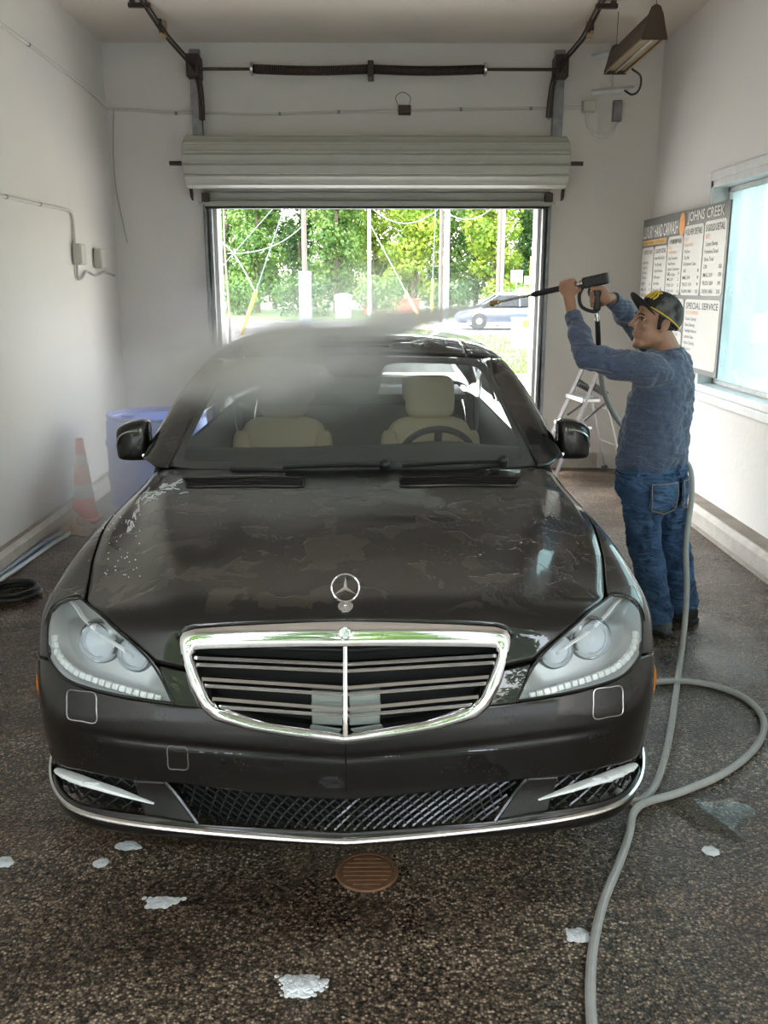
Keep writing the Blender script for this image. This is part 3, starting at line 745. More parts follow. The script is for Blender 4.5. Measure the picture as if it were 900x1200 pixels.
# daytime light bars in the corner intakes
for s_ in (1, -1):
    C = project(catmull(left([(68, 901), (80, 907), (100, 915), (125, 923), (150, 931), (181, 941)]), 26), off=.004)
    if s_ < 0: C = flipx(C)
    w = np.interp(np.linspace(0, 1, 26), [0, .08, .3, .7, 1], [.009, .016, .021, .015, .004])
    o = MB(); o.tube(C, w, 8, flat=.5, up=(0, 0, 1)); q = o.build('daytime_light', 'lamp_white', car); q['label'] = 'silver daytime light bar smeared with foam'
    rr = random.Random(3); o = MB()
    for k in range(14):
        t = rr.uniform(.12, .6); i = int(t * 25); p = C[i] + np.array([rr.gauss(0, .004), -.009, rr.gauss(0, .004)])
        o.sphere(p, (rr.uniform(.012, .022), rr.uniform(.004, .006), rr.uniform(.004, .006)), 8, 5)
    f_ = o.build('foam_smear', 'foam', q); f_['kind'] = 'stuff'
# ------------------------------------------------------------------ grille
gr = bpy.data.objects.new('grille', None); COL.objects.link(gr); gr.parent = car; gr['label'] = 'chrome-framed radiator grille with paired horizontal bars'
outer = np.vstack([g_top, left([(213, 769), (223, 801), (236, 829), (250, 842), (291, 854), (337, 862), (403, 870)])]); outer[-1, 0] = 0
inner = left([(403, 759), (360, 759), (314, 760), (270, 761), (236, 762), (227, 763), (226, 767), (228, 775), (234, 792), (246, 819), (257, 831), (314, 847), (350, 852), (403, 860)]); inner[0, 0] = 0; inner[-1, 0] = 0
nG = 90
po = poly(outer, nG)
# match inner points to outer by share of the way round
ko = [0, .37, .43, .62, .70, 1]; ki = [0, .40, .45, .66, .72, 1]
si = np.concatenate([[0], np.cumsum(np.linalg.norm(np.diff(inner, axis=0), axis=1))]); si /= si[-1]
ti = np.interp(np.linspace(0, 1, nG), ko, ki)
pi_ = np.stack([np.interp(ti, si, inner[:, k]) for k in range(3)], 1)
def ring(off_o, off_m, off_i, name, m_, fr_=(0, .25, .6, 1)):
    G = np.zeros((nG, 6, 3)); fs = [0, .06, .3, .7, .94, 1]; offs = [off_o, off_m, off_m + .004, off_m + .003, off_m - .004, off_i]
    for j in range(6):
        P0 = project(po * (1 - fs[j]) + pi_ * fs[j]); G[:, j] = P0 + normal(P0) * offs[j]
    G[0, :, 0] = 0; G[-1, :, 0] = 0
    GG = np.concatenate([G, flipx(G[::-1])[1:-1]], 0)
    o = MB(); o.grid(GG, closed_u=True); return o.build(name, m_, gr, smooth=50)
ring(-.004, .008, -.035, 'grille_frame', 'chrome')
def chrome_bar(pts, w, h, off, name='grille_bar'):
    C = catmull(left(pts), 20); C[-1, 0] = 0; C = project(C); C = C + normal(C) * off
    C = np.vstack([C, flipx(C[::-1])[1:]])
    o = MB()
    secs = []
    for p in C:
        secs.append([p + np.array([0, -w * .2, h]), p + np.array([0, -w, 0]), p + np.array([0, -w * .2, -h]), p + np.array([0, w, -h]), p + np.array([0, w, h])])
    G = np.array(secs)
    n_ = len(G)
    F = [(i * 5 + k, i * 5 + (k + 1) % 5, (i + 1) * 5 + (k + 1) % 5, (i + 1) * 5 + k) for i in range(n_ - 1) for k in range(5)]
    o.add(G.reshape(-1, 3), F); return o.build(name, 'chrome', gr, smooth=20)
for a, c in (((224, 771), (403, 779)), ((225, 779), (403, 787)), ((231, 796), (403, 807)), ((233, 804), (403, 815)), ((247, 820), (403, 833)), ((255, 830), (403, 841))):
    mid = [(a[0] * (1 - t) + c[0] * t, a[1] * (1 - t) + c[1] * t) for t in (0, .33, .66, 1)]
    chrome_bar(mid, .012, .0058, -.018)
Q = project(left([(403, 757), (403, 790), (403, 825), (403, 862)])); Q[:, 0] = 0
Q = catmull(Q, 14) + np.array([0, -.004, 0])
o = MB(); o.tube(Q, .0075, 8, up=(1, 0, 0)); o.build('center_bar', 'chrome', gr)
# dark core behind the bars with a pale number-plate bracket seen between them
GB = project(loft([poly(np.vstack([inner[:8]]), 40), poly(inner[7:][::-1], 40)], 12)); GB = GB - normal(GB) * .075; GB[0, :, 0] = 0
GB = np.concatenate([flipx(GB[::-1]), GB[1:]], 0); o = MB(); o.grid(GB); o.build('radiator_screen', 'gap_black', gr, solid=.004)
for k in range(5):
    o = MB(); z_ = .50 + k * .057
    C = np.array([[x, .075 + .10 * abs(x) + .02 * k * .3, z_] for x in np.linspace(-.36, .36, 15)])
    o.tube(C, .004, 4); o.build('screen_rib', 'black_plastic', gr)
for s_ in (-1, 1):
    o = MB(); o.box((s_ * .052, .075, .575), (.086, .006, .115), Matrix.Rotation(R(6) * s_, 3, 'Z')); q = o.build('sensor_panel', 'sensor_grey' if 'sensor_grey' in M else mat('sensor_grey', (.30, .33, .31), .35), gr, bevel=.004)
    q['label'] = 'pale grey panel behind the grille bars'
# badge in the frame, and the standing star on the hood
def star_pts(r, n_in=.16):
    P = []
    for k in range(6):
        a = math.pi / 2 + k * math.pi / 3; rr = r if k % 2 == 0 else r * n_in
        P.append((rr * math.cos(a), rr * math.sin(a)))
    return P
pb = project(left([(403, 742)])); pb[0, 0] = 0; nb = normal(pb)[0]
o = MB(); cb = pb[0] + nb * .008
o.lathe([(0.0, .007), (.012, .007), (.0135, .004), (.0165, .006), (.019, .004), (.0195, -.004)], 28, cb, nb); q = o.build('badge', 'chrome', gr)
q['label'] = 'small round chrome badge'
a_, b_, d_ = frame_of(nb)
o = MB(); o.prism(star_pts(.012), 0, .0025, cb + nb * .0065, a_, b_, nb); o.build('badge_star', 'satin_silver', q)
ps = project(left([(404, 711)]))[0]; ps[0] = 0; ns = normal(ps[None])[0]
orn = bpy.data.objects.new('hood_ornament', None); COL.objects.link(orn); orn.parent = car; orn['label'] = 'upright chrome ring with a three-pointed star'
o = MB(); o.lathe([(.0, .012), (.006, .012), (.009, .009), (.016, .007), (.021, .003), (.022, -.004)], 24, ps, ns); o.build('base', 'chrome', orn)
cs = ps + np.array([0, .006, .052]); rs_ = .038
o = MB(); o.tube([cs + rs_ * np.array([math.cos(a), .12 * math.sin(a), math.sin(a)]) for a in np.linspace(0, 2 * math.pi, 40)[:-1]], .0032, 8, closed=True); o.build('ring', 'chrome', orn)
o = MB(); V = []; up_ = np.array([0, .12, 1.0])
sp = star_pts(rs_ * .98, .15)
V = [cs + np.array([p[0], 0, 0]) + up_ * p[1] for p in sp] + [cs + np.array([0, -.005, 0]), cs + np.array([0, .005, 0])]
o.add(V, [(k, (k + 1) % 6, 6) for k in range(6)] + [((k + 1) % 6, k, 7) for k in range(6)]); o.build('star', 'chrome', orn, smooth=0)
o = MB(); o.tube([ps + ns * .008, cs - up_ * rs_], .0042, 8); o.build('stem', 'chrome', orn)
# ------------------------------------------------------------------ headlights
def headlight(s_):
    h = bpy.data.objects.new('headlight', None); COL.objects.link(h); h.parent = car; h['label'] = 'clear wraparound headlight with twin projectors'
    sg = (lambda P: P) if s_ > 0 else flipx
    U, Lw = catmull(lampU, 48), catmull(lampL, 48)
    G = project(loft([U, project((U + Lw) / 2), Lw], 30), off=.001)
    G2 = sg(G); o = MB(); o.grid(G2); outward(o, G2, body_f).build('lens', 'lamp_lens', h, solid=0)
    # bowl: same outline set back
    D = np.zeros((48, 30)); uu = np.linspace(0, 1, 48)[:, None]; vv = np.linspace(0, 1, 30)[None]
    D = .055 * np.clip(np.minimum(np.minimum(vv, 1 - vv) * 6, np.minimum(uu * 8, (1 - uu) * 6)), 0, 1)
    Gb = G - normal(G) * (D + .003)[..., None]; Gb2 = sg(Gb); o = MB(); o.grid(Gb2); outward(o, Gb2, body_f).build('bowl', 'lamp_silver', h, solid=.004)
    # black rubber surround of the lens
    per = np.vstack([G[:, 0], G[-1, 1:], G[::-1, -1][1:], G[0, ::-1][1:-1]]); o = MB(); o.tube(sg(per), .0035, 5, closed=True); o.build('seal', 'black_rubber', h)
    # projectors
    for (px, py, rad) in ((107, 752, .044), (150, 767, .037)):
        p = on_body(px, py); p[0] = abs(p[0]); n_ = np.array([.25, -.93, .10]); n_ /= np.linalg.norm(n_)
        c = p - normal(p[None])[0] * .040; n2 = n_ if s_ > 0 else n_ * np.array([-1, 1, 1]); c = c if s_ > 0 else c * np.array([-1, 1, 1])
        o = MB(); o.lathe([(rad * 1.28, -.02), (rad * 1.32, .004), (rad * 1.22, .014), (rad * 1.08, .006), (rad * 1.02, -.012)], 32, c, n2, caps=False); pr = o.build('projector_ring', 'lamp_ring', h)
        o = MB(); o.lathe([(rad * 1.02, -.004), (rad * 1.0, .004), (rad * .86, .016), (rad * .6, .026), (rad * .3, .031), (0, .033)], 32, c, n2, caps=False); o.build('projector_lens', 'projector_glass', pr)
        o = MB(); o.lathe([(rad * 1.03, -.006), (rad * .5, -.010), (0, -.012)], 24, c, n2, caps=False); o.build('reflector', 'lamp_white', pr)
        o = MB(); o.lathe([(rad * 1.52, -.03), (rad * 1.5, -.006), (rad * 1.38, .0), (rad * 1.3, -.012)], 32, c, n2, caps=False); o.build('bezel', 'lamp_groove_shade', pr)  # shade of the groove round the projector put into the bezel's dark grey
    # LED blocks along the lower edge
    C = catmull(Lw[12:-2] * .86 + U[12:-2] * .14, 22); C = project(C); nn = normal(C)
    for i in range(1, 21, 1):
        p = sg((C[i] - nn[i] * .014)[None])[0]; t_ = sg((C[i] - C[i - 1])[None])[0]; t_ /= np.linalg.norm(t_)
        a = np.linalg.norm(C[i] - C[i - 1]) * .42
        nrm = sg(nn[i][None])[0]; w_ = np.cross(t_, nrm)
        o = MB(); o.box(p, (2 * a, .014, .018), np.stack([t_, nrm, w_], 1)); o.build('led_block', 'lamp_white', h, bevel=.003)
    C2 = project(U[4:-14] * .80 + Lw[4:-14] * .20); C2 = C2 - normal(C2) * .016
    o = MB(); o.tube(sg(C2), .007, 6, flat=.5); o.build('turn_signal_strip', 'lamp_white', h)
for s_ in (1, -1): headlight(s_)
# ------------------------------------------------------------------ bumper details
for s_ in (1, -1):
    def F_(P): return P if s_ > 0 else flipx(P)
    sq = left([(79, 812), (82, 808.5), (95, 810), (109, 811.5), (112.5, 815), (113, 830), (113.5, 844), (110, 847.5), (95, 845), (82, 843), (79, 840), (78.5, 826)])
    per = project(catmull(sq, 40, closed=True), off=.0006); o = MB(); o.tube(F_(per), .0016, 5, closed=True); o.build('washer_cover_seam', 'satin_silver' , car)
    for px, py in ((117, 871), (261, 892)):
        p = project(left([(px, py)]))[0]; n_ = normal(p[None])[0]
        if s_ < 0: p = p * [-1, 1, 1]; n_ = n_ * [-1, 1, 1]
        o = MB(); o.lathe([(.0095, -.004), (.0095, .0015), (.008, .002), (.0078, .0005), (.004, .001), (0, .0015)], 18, p, n_); o.build('parking_sensor', 'gloss_black', car)
    mk = catmull(project(np.array([[.93, .285, .575], [.935, .31, .53], [.935, .32, .47]])), 8)
    mk = np.array([[.945, .30, .60], [.95, .345, .53], [.945, .30, .46]])
    G = project(np.array([[[.94, .30 + u * .085, .475 + v * .105] for v in np.linspace(0, 1, 8)] for u in np.linspace(0, 1, 6)]))
    bul = .010 * np.sin(np.linspace(0, math.pi, 6))[:, None] ** .5 * np.sin(np.linspace(0, math.pi, 8))[None] ** .5
    G = G + normal(G) * (bul + .001)[..., None]; o = MB(); o.grid(F_(G)); outward(o, F_(G), body_f); q = o.build('side_marker', 'amber_lens', car); q['label'] = 'orange side marker lamp'
sq = left([(196, 878), (198, 874.5), (207, 875), (217, 875.5), (219.5, 878), (220, 888), (220.5, 899), (218, 902), (208, 901.5), (199, 901), (197, 898), (196.5, 888)])
per = project(catmull(sq, 30, closed=True), off=.0006); o = MB(); o.tube(flipx(per), .0016, 5, closed=True); o.build('tow_cover_seam', 'satin_silver', car)
# crease lips under the grille
for s_ in (1, -1):
    C = project(catmull(left([(205, 880), (270, 883), (330, 886), (385, 889)]), 30), off=.001); o = MB(); o.tube(C if s_ > 0 else flipx(C), .0028, 6); o.build('bumper_crease', 'black_paint', car)
C = project(np.array([[0, 0, z] for z in np.linspace(.345, .505, 14)]), off=.001); o = MB(); o.tube(C, .0022, 6, up=(1, 0, 0)); o.build('bumper_ridge', 'black_paint', car)
# ------------------------------------------------------------------ hidden core, sides and tail
def core(y0, y1, ny, off, name, xmax=.70):
    G = np.zeros((ny, 40, 3))
    for i, y in enumerate(np.linspace(y0, y1, ny)):
        for k in range(40):
            th = 2 * math.pi * k / 40; d = np.array([math.cos(th), 0, math.sin(th)]); o0 = np.array([0, y, .55])
            t = np.linspace(.02, 1.3, 120); f = body_f(o0 + t[:, None] * d) + off; j = np.argmax(f > 0); tt = t[max(j - 1, 0)]
            if abs(d[0]) > 1e-6: tt = min(tt, xmax / abs(d[0]))
            G[i, k] = o0 + d * tt
    o = MB(); n, m_2 = G.shape[:2]
    F = [(i * m_2 + k, i * m_2 + (k + 1) % m_2, (i + 1) * m_2 + (k + 1) % m_2, (i + 1) * m_2 + k) for i in range(n - 1) for k in range(m_2)]
    F += [tuple(range(m_2)), tuple((n - 1) * m_2 + k for k in range(m_2))[::-1]]
    o.add(G.reshape(-1, 3), F); return o.build(name, 'gap_black', car)
core(.14, 1.42, 26, .07, 'engine_bay')
core(4.45, 5.1, 12, .06, 'boot_floor')
for s_ in (1, -1):   # dark gutter under the hood seam
    S = project(catmull(np.vstack([shutline, [[.90, 1.64, .92]]]), 40)); n_ = normal(S); inn = np.array([-1, 0, 0])
    G = np.stack([S - n_ * .035 + inn * .05, S - n_ * .03, S - n_ * .035 - inn * .03], 1); G = G if s_ > 0 else flipx(G)
    o = MB(); o.grid(G); o.build('hood_gutter', 'gap_black', car, solid=.004)
def side_panel(name, ya, yb, zb, m_='wet_black_paint', arch=None):
    ys = np.linspace(ya, yb, 40); rails_ = []
    for f in np.linspace(0, 1, 5):
        P = []
        for y in ys:
            z0 = zb
            if arch is not None and abs(y - arch[0]) < .385: z0 = max(zb, arch[1] + math.sqrt(.385**2 - (y - arch[0])**2))
            P.append([.95, y, (.93 if y < 4.2 else .93 + (y - 4.2) * .03) * (1 - f) + z0 * f])
        rails_.append(project(P))
    return patch(name, rails_, 40, m_, mirror_join=False, solid=.01)
for q in side_panel('front_door', 1.776, 2.86, .23): pass
for q in side_panel('rear_door', 2.866, 3.78, .23): pass
side_panel('quarter_panel', 3.786, 5.0, .23, arch=(4.035, .335))
for s_ in (1, -1):
    C = project(np.array([[.95, y, .57] for y in np.linspace(1.82, 3.72, 30)]), off=.006); o = MB(); o.tube(C if s_ > 0 else flipx(C), .012, 6, flat=.5); o.build('door_moulding', 'black_paint', car)
    for y in (2.62, 3.55):
        C = project(np.array([[.95, y + t * .2, .80] for t in np.linspace(0, 1, 8)]), off=.0); C = C + normal(C) * (.02 * np.sin(np.linspace(0, math.pi, 8)))[:, None]
        o = MB(); o.tube(C if s_ > 0 else flipx(C), .011, 8, flat=.7); o.build('door_handle', 'chrome', car)
    C = np.array([[.86, y, .19] for y in np.linspace(1.28, 3.62, 10)]); o = MB(); o.tube(C if s_ > 0 else flipx(C), .04, 8); o.build('sill', 'black_paint', car)
# tail
ta = np.array([[0, 4.74, 1.04], [.3, 4.73, 1.04], [.6, 4.70, 1.03], [.84, 4.66, .98]]); tb = np.array([[0, 5.12, 1.0], [.3, 5.12, 1.0], [.6, 5.1, .99], [.84, 5.02, .95]])
patch('boot_lid', [project(catmull(ta, 30)), project(catmull(tb, 30))], 14, 'wet_black_paint', solid=.01)
tc_ = np.array([[0, 5.2, .45], [.4, 5.2, .45], [.75, 5.1, .45], [.9, 5.0, .45]])
patch('boot_panel', [project(catmull(tb, 30)), project(catmull(tc_ + [0, 0, .25], 30)), project(catmull(tc_, 30))], 24, 'wet_black_paint', solid=.01)
patch('rear_bumper', [project(catmull(tc_, 30)), project(catmull(tc_ - [0, 0, .22], 30))], 14, 'wet_black_paint', solid=.01)
mat('tail_red', (.35, .01, .01), .2, coat=1.0)
for s_ in (1, -1):
    P = project(np.array([[[.55 + u * .33, 5.15 - u * .12, .68 + v * .17] for v in np.linspace(0, 1, 8)] for u in np.linspace(0, 1, 12)]), off=.006); P = P if s_ > 0 else flipx(P)
    o = MB(); o.grid(P); outward(o, P, body_f).build('tail_light', 'tail_red', car, solid=.01)
# ------------------------------------------------------------------ wheels
def wheel(x, y):
    s_ = 1 if x > 0 else -1
    w = bpy.data.objects.new('wheel', None); COL.objects.link(w); w.parent = car; w.location = (x, y, .335)
    o = MB(); o.lathe([(.235, -.12), (.30, -.125), (.325, -.11), (.335, -.07), (.335, .07), (.325, .11), (.30, .125), (.235, .12)], 48, (0, 0, 0), (s_, 0, 0), caps=False); o.build('tyre', 'tyre', w)
    o = MB(); o.lathe([(.24, -.115), (.225, -.1), (.215, .0), (.225, .10), (.242, .118)], 48, (0, 0, 0), (s_, 0, 0), caps=False); o.lathe([(.215, -.02), (.0, -.02)], 40, (0, 0, 0), (s_, 0, 0), caps=False); o.build('rim', 'rim_metal', w)
    for k in range(7):
        a = 2 * math.pi * k / 7; d = np.array([0, math.cos(a), math.sin(a)])
        o = MB(); o.tube([np.array([s_ * .075, 0, 0]) + d * .03, np.array([s_ * .085, 0, 0]) + d * .12, np.array([s_ * .095, 0, 0]) + d * .225], [.03, .022, .03], 8, flat=.5, up=(1, 0, 0)); o.build('spoke', 'rim_metal', w)
    o = MB(); o.lathe([(.05, .06), (.045, .09), (.0, .095)], 20, (0, 0, 0), (s_, 0, 0)); o.build('hub_cap', 'chrome', w)
for y in (.87, 4.035):
    for s_ in (1, -1): wheel(s_ * .80, y)
# ------------------------------------------------------------------ cabin
CF = cabin_f
g_bot = left([(418, 549), (350, 549), (290, 549), (240, 549), (214, 548), (199, 546)], CF); g_bot[0, 0] = 0
g_tp = left([(421, 417), (370, 417), (320, 418), (290, 419), (272, 420), (264, 423)], CF); g_tp[0, 0] = 0
ws = patch('windshield', [project(catmull(g_bot, 40), CF), project(catmull((g_bot + g_tp) / 2, 40), CF), project(catmull(g_tp, 40), CF)], 30, 'windshield_glass', F=CF, solid=0)[0]
ws['label'] = 'windshield speckled with water drops'
# black printed border of the windshield (inside the glass)
A = project(catmull(g_bot, 40), CF); B = project(catmull(g_tp, 40), CF)
def glass_at(i_frac, v):
    i = i_frac * 39; k = int(min(i, 38)); f = i - k
    a = A[k] * (1 - f) + A[k + 1] * f; c = B[k] * (1 - f) + B[k + 1] * f
    p = project((a * (1 - v) + c * v)[None], CF)[0]; return p
inn = [(0, .055), (.5, .055), (.8, .055), (.93, .06), (.955, .12), (.95, .5), (.93, .8), (.90, .89), (.82, .915), (.5, .925), (.30, .925), (.22, .90), (.17, .80), (.12, .77), (0, .77)]
out_ = [(0, 0), (.5, 0), (.8, 0), (.97, 0), (1, .05), (1, .5), (1, .85), (1, .97), (.9, 1), (.5, 1), (.30, 1), (.22, 1), (.17, 1), (.12, 1), (0, 1)]
gi = np.array([glass_at(*q) for q in inn]); go = np.array([glass_at(*q) for q in out_])
gi_, go_ = poly(gi, 80), np.zeros((80, 3))
s1 = np.concatenate([[0], np.cumsum(np.linalg.norm(np.diff(gi, axis=0), axis=1))]); tt = np.linspace(0, s1[-1], 80)
go_ = np.stack([np.interp(tt, s1, go[:, k]) for k in range(3)], 1)
G = np.stack([gi_, (gi_ + go_) / 2, go_], 1); G = project(G, CF, -.006)
for s_ in (1, -1):
    G2 = G if s_ > 0 else flipx(G); o = MB(); o.grid(G2); o.build('glass_border', 'interior_dark', ws, smooth=40)
# A-pillars, roof, roof rails, side glass
p_in = left([(196, 547), (214, 515), (236, 475), (256, 437), (262, 423)], CF); p_out = left([(181, 545), (197, 513), (219, 473), (241, 435), (250, 420)], CF)
p_base = np.array([.945, 1.80, .955])
pill2 = np.array([[.93, 1.76, .955], [.905, 1.98, 1.06], [.86, 2.22, 1.18], [.80, 2.44, 1.28], [.775, 2.52, 1.315]])
patch('roof_pillar', [project(catmull(p_in, 40), CF), project(catmull(p_out, 40), CF), project(catmull(pill2, 40), CF)], 14, 'wet_black_paint', F=CF, mirror_join=False, solid=.012)
r_f = left([(421, 415), (370, 415), (320, 416), (286, 417)], CF); r_f[0, 0] = 0
xw = r_f[-1, 0]
r_m = np.array([[0, 3.0, 1.46], [xw * .33, 3.0, 1.46], [xw * .66, 3.0, 1.44], [xw, 3.0, 1.42]]); r_b = np.array([[0, 4.12, 1.39], [xw * .32, 4.11, 1.39], [xw * .64, 4.09, 1.37], [xw * .95, 4.05, 1.35]])
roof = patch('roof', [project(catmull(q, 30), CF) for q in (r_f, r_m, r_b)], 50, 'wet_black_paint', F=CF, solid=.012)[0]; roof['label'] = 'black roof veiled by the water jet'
e_r = project(np.array([[xw + .006, y, 1.42] for y in (2.32, 2.6, 3.0, 3.5, 4.05)]), CF); e_r[0] = project(left([(284, 418)], CF), CF)[0] + np.array([.004, 0, 0])
w_t = np.array([[.655, 2.37, 1.37], [.755, 2.53, 1.325], [.755, 3.0, 1.34], [.735, 3.6, 1.32], [.665, 4.12, 1.25]])
patch('roof_rail', [project(catmull(e_r, 40), CF), project((catmull(e_r, 40) + catmull(w_t, 40)) / 2 + [.02, 0, .03], CF), project(catmull(w_t, 40), CF)], 14, 'wet_black_paint', F=CF, mirror_join=False, solid=.012)
for ya, yb, nm in ((1.0, 2.86, 'front_side_window'), (2.89, 3.80, 'rear_side_window')):
    tU, tL = [], []
    for t in np.linspace(0, 1, 24):
        if nm[0] == 'f':
            yb_ = 1.78 + t * (2.86 - 1.78); tL.append([.93, yb_, .968])
            yt = 1.80 + t * (2.86 - 1.80); zt = np.interp(yt, [1.78, 1.98, 2.22, 2.44, 2.55, 3.0], [.97, 1.055, 1.172, 1.272, 1.315, 1.335]); tU.append([.8, yt, zt])
        else:
            y_ = ya + t * (yb - ya); tL.append([.93, y_, .968]); tU.append([.75, y_, np.interp(y_, [2.9, 3.5, 3.8], [1.333, 1.315, 1.27])])
    patch(nm, [project(tL, CF), project(tU, CF)], 16, 'tinted_glass', F=CF, mirror_join=False, solid=0)
patch('rear_pillar', [project(catmull([[.93, 3.81, .968], [.92, 4.3, .99], [.88, 4.72, 1.03]], 24), CF), project(catmull([[.70, 3.81, 1.27], [.68, 4.1, 1.23], [.70, 4.45, 1.14]], 24), CF)], 14, 'wet_black_paint', F=CF, mirror_join=False, solid=.012)
rw_t = np.array([[0, 4.14, 1.38], [.3, 4.13, 1.37], [.55, 4.09, 1.34]]); rw_b = np.array([[0, 4.72, 1.06], [.35, 4.70, 1.06], [.72, 4.60, 1.06]])
patch('rear_window', [project(catmull(rw_t, 24), CF), project(catmull(rw_b, 24), CF)], 14, 'tinted_glass', F=CF, solid=0)
for s_ in (1, -1):
    C = project(catmull([[.95, 1.8, .962], [.955, 2.8, .962], [.945, 3.8, .962]], 30), CF, .006); o = MB(); o.tube(C if s_ > 0 else flipx(C), .008, 6); o.build('belt_trim', 'chrome', car)
# cowl strip between hood and glass
c1 = np.array([[0, 1.42, .955], [.4, 1.455, .95], [.7, 1.52, .935], [.86, 1.60, .915]]); c2 = np.array([[0, 1.37, .965], [.4, 1.42, .965], [.7, 1.54, .955], [.86, 1.66, .945]])
c0 = catmull(c1, 30) - [0, .03, .02]; G = np.stack([c0, catmull(c1, 30), catmull(c2, 30) + [0, .03, .004], catmull(c2, 30) + [0, .10, -.03]], 1); G = np.concatenate([flipx(G[::-1]), G[1:]], 0)
o = MB(); o.grid(G); o.build('cowl', 'black_plastic', car, solid=.006)
# hood vents
for s_ in (1, -1):
    P4 = left([(214, 561), (357, 561), (355, 571), (219, 571)])
    A1 = catmull(project(P4[[0, 1]]), 24); B1 = catmull(project(P4[[3, 2]]), 24)
    G = project(loft([A1, B1], 6), off=.0015); G = G if s_ > 0 else flipx(G)
    o = MB(); o.grid(G); v_ = outward(o, G, body_f).build('hood_vent', 'black_plastic', car, solid=.003)
    for k in range(5):
        C = project(A1 * (1 - (k + .5) / 5) + B1 * (k + .5) / 5, off=.004); C = C if s_ > 0 else flipx(C); o = MB(); o.tube(C, .0022, 5); o.build('vent_slat', 'gloss_black', v_)
    per = np.vstack([A1, B1[::-1]]); per = project(per, off=.003); per = per if s_ > 0 else flipx(per); o = MB(); o.tube(per, .004, 6, closed=True); o.build('vent_rim', 'gloss_black', v_)
# wipers
def wiper(pts, nm='wiper'):
    w = bpy.data.objects.new(nm, None); COL.objects.link(w); w.parent = car
    C = project(catmull(pts, 24), CF, .018); o = MB(); o.tube(C, .007, 6, flat=1.6); o.build('blade', 'black_rubber', w)
    C2 = project(catmull([pts[0], pts[len(pts) // 2]], 12), CF, .034); o = MB(); o.tube(C2, .009, 6); o.build('arm', 'black_plastic', w)
    o = MB(); o.lathe([(.022, -.02), (.022, .012), (.014, .022), (0, .024)], 16, C2[0], (0, -.4, .9)); o.build('pivot', 'black_plastic', w)
wiper([[.13, 1.40, .965], [-.05, 1.385, .967], [-.28, 1.40, .965], [-.5, 1.44, .962]]); wiper([[.62, 1.50, .955], [.45, 1.43, .965], [.2, 1.40, .967], [-.02, 1.39, .968]])
# ------------------------------------------------------------------ door mirrors
def mirror(s_):
    w = bpy.data.objects.new('door_mirror', None); COL.objects.link(w); w.parent = car; w.location = (s_ * 1.0, 1.90, 1.015)
    # lofted shell: sections across x
    G = []
    for t, hy, hz, zc, yc_ in ((0, .045, .074, .0, .010), (.03, .060, .088, .002, .004), (.15, .074, .094, .003, 0), (.45, .080, .093, .001, 0), (.75, .076, .086, -.006, .004), (.94, .060, .074, -.014, .010), (1, .040, .060, -.018, .016)):
        x = -.070 + t * .155; ring_ = []
        for k in range(20):
            a = 2 * math.pi * k / 20; c_, s2 = math.cos(a), math.sin(a)
            cx = math.copysign(abs(c_)**.5, c_) * hy; cz = math.copysign(abs(s2)**.5, s2) * hz
            if cx > 0: cx *= .55
            ring_.append([x, yc_ + cx, zc + cz])
        G.append(ring_)
    G = np.array(G); n, m_2 = G.shape[:2]; Gs = G if s_ > 0 else flipx(G); o = MB()
    F = [(i * m_2 + k, i * m_2 + (k + 1) % m_2, (i + 1) * m_2 + (k + 1) % m_2, (i + 1) * m_2 + k) for i in range(n - 1) for k in range(m_2)] + [tuple(range(m_2)), tuple((n - 1) * m_2 + k for k in range(m_2))]
    o.add(Gs.reshape(-1, 3), F); o.build('housing', 'wet_black_paint', w, subsurf=2, smooth=60)
    o = MB(); o.prism([(-.055, -.06), (.065, -.055), (.06, .055), (-.045, .072)], .044, .048, ax=(s_, 0, 0), ay=(0, 0, 1), an=(0, 1, 0)); o.build('mirror_glass', 'chrome', w, bevel=.003)
    o = MB(); o.tube([(s_ * -.05, .0, -.070), (s_ * .02, -.004, -.083), (s_ * .065, .0, -.074)], [.02, .026, .016], 8, flat=.5); o.build('lower_shell', 'black_plastic', w, subsurf=1)
    o = MB(); o.tube([(s_ * -.14, -.03, -.045), (s_ * -.09, -.02, -.055), (s_ * -.03, .0, -.055)], [.032, .028, .026], 10, flat=.7); o.build('arm', 'black_paint', w)
    C = catmull([(s_ * -.03, -.074, .052), (s_ * .02, -.080, .046), (s_ * .055, -.074, .025), (s_ * .075, -.052, -.02)], 14); o = MB(); o.tube(C, .005, 6); o.build('turn_signal', 'amber_lens' if False else 'satin_silver', w)
for s_ in (1, -1): mirror(s_)
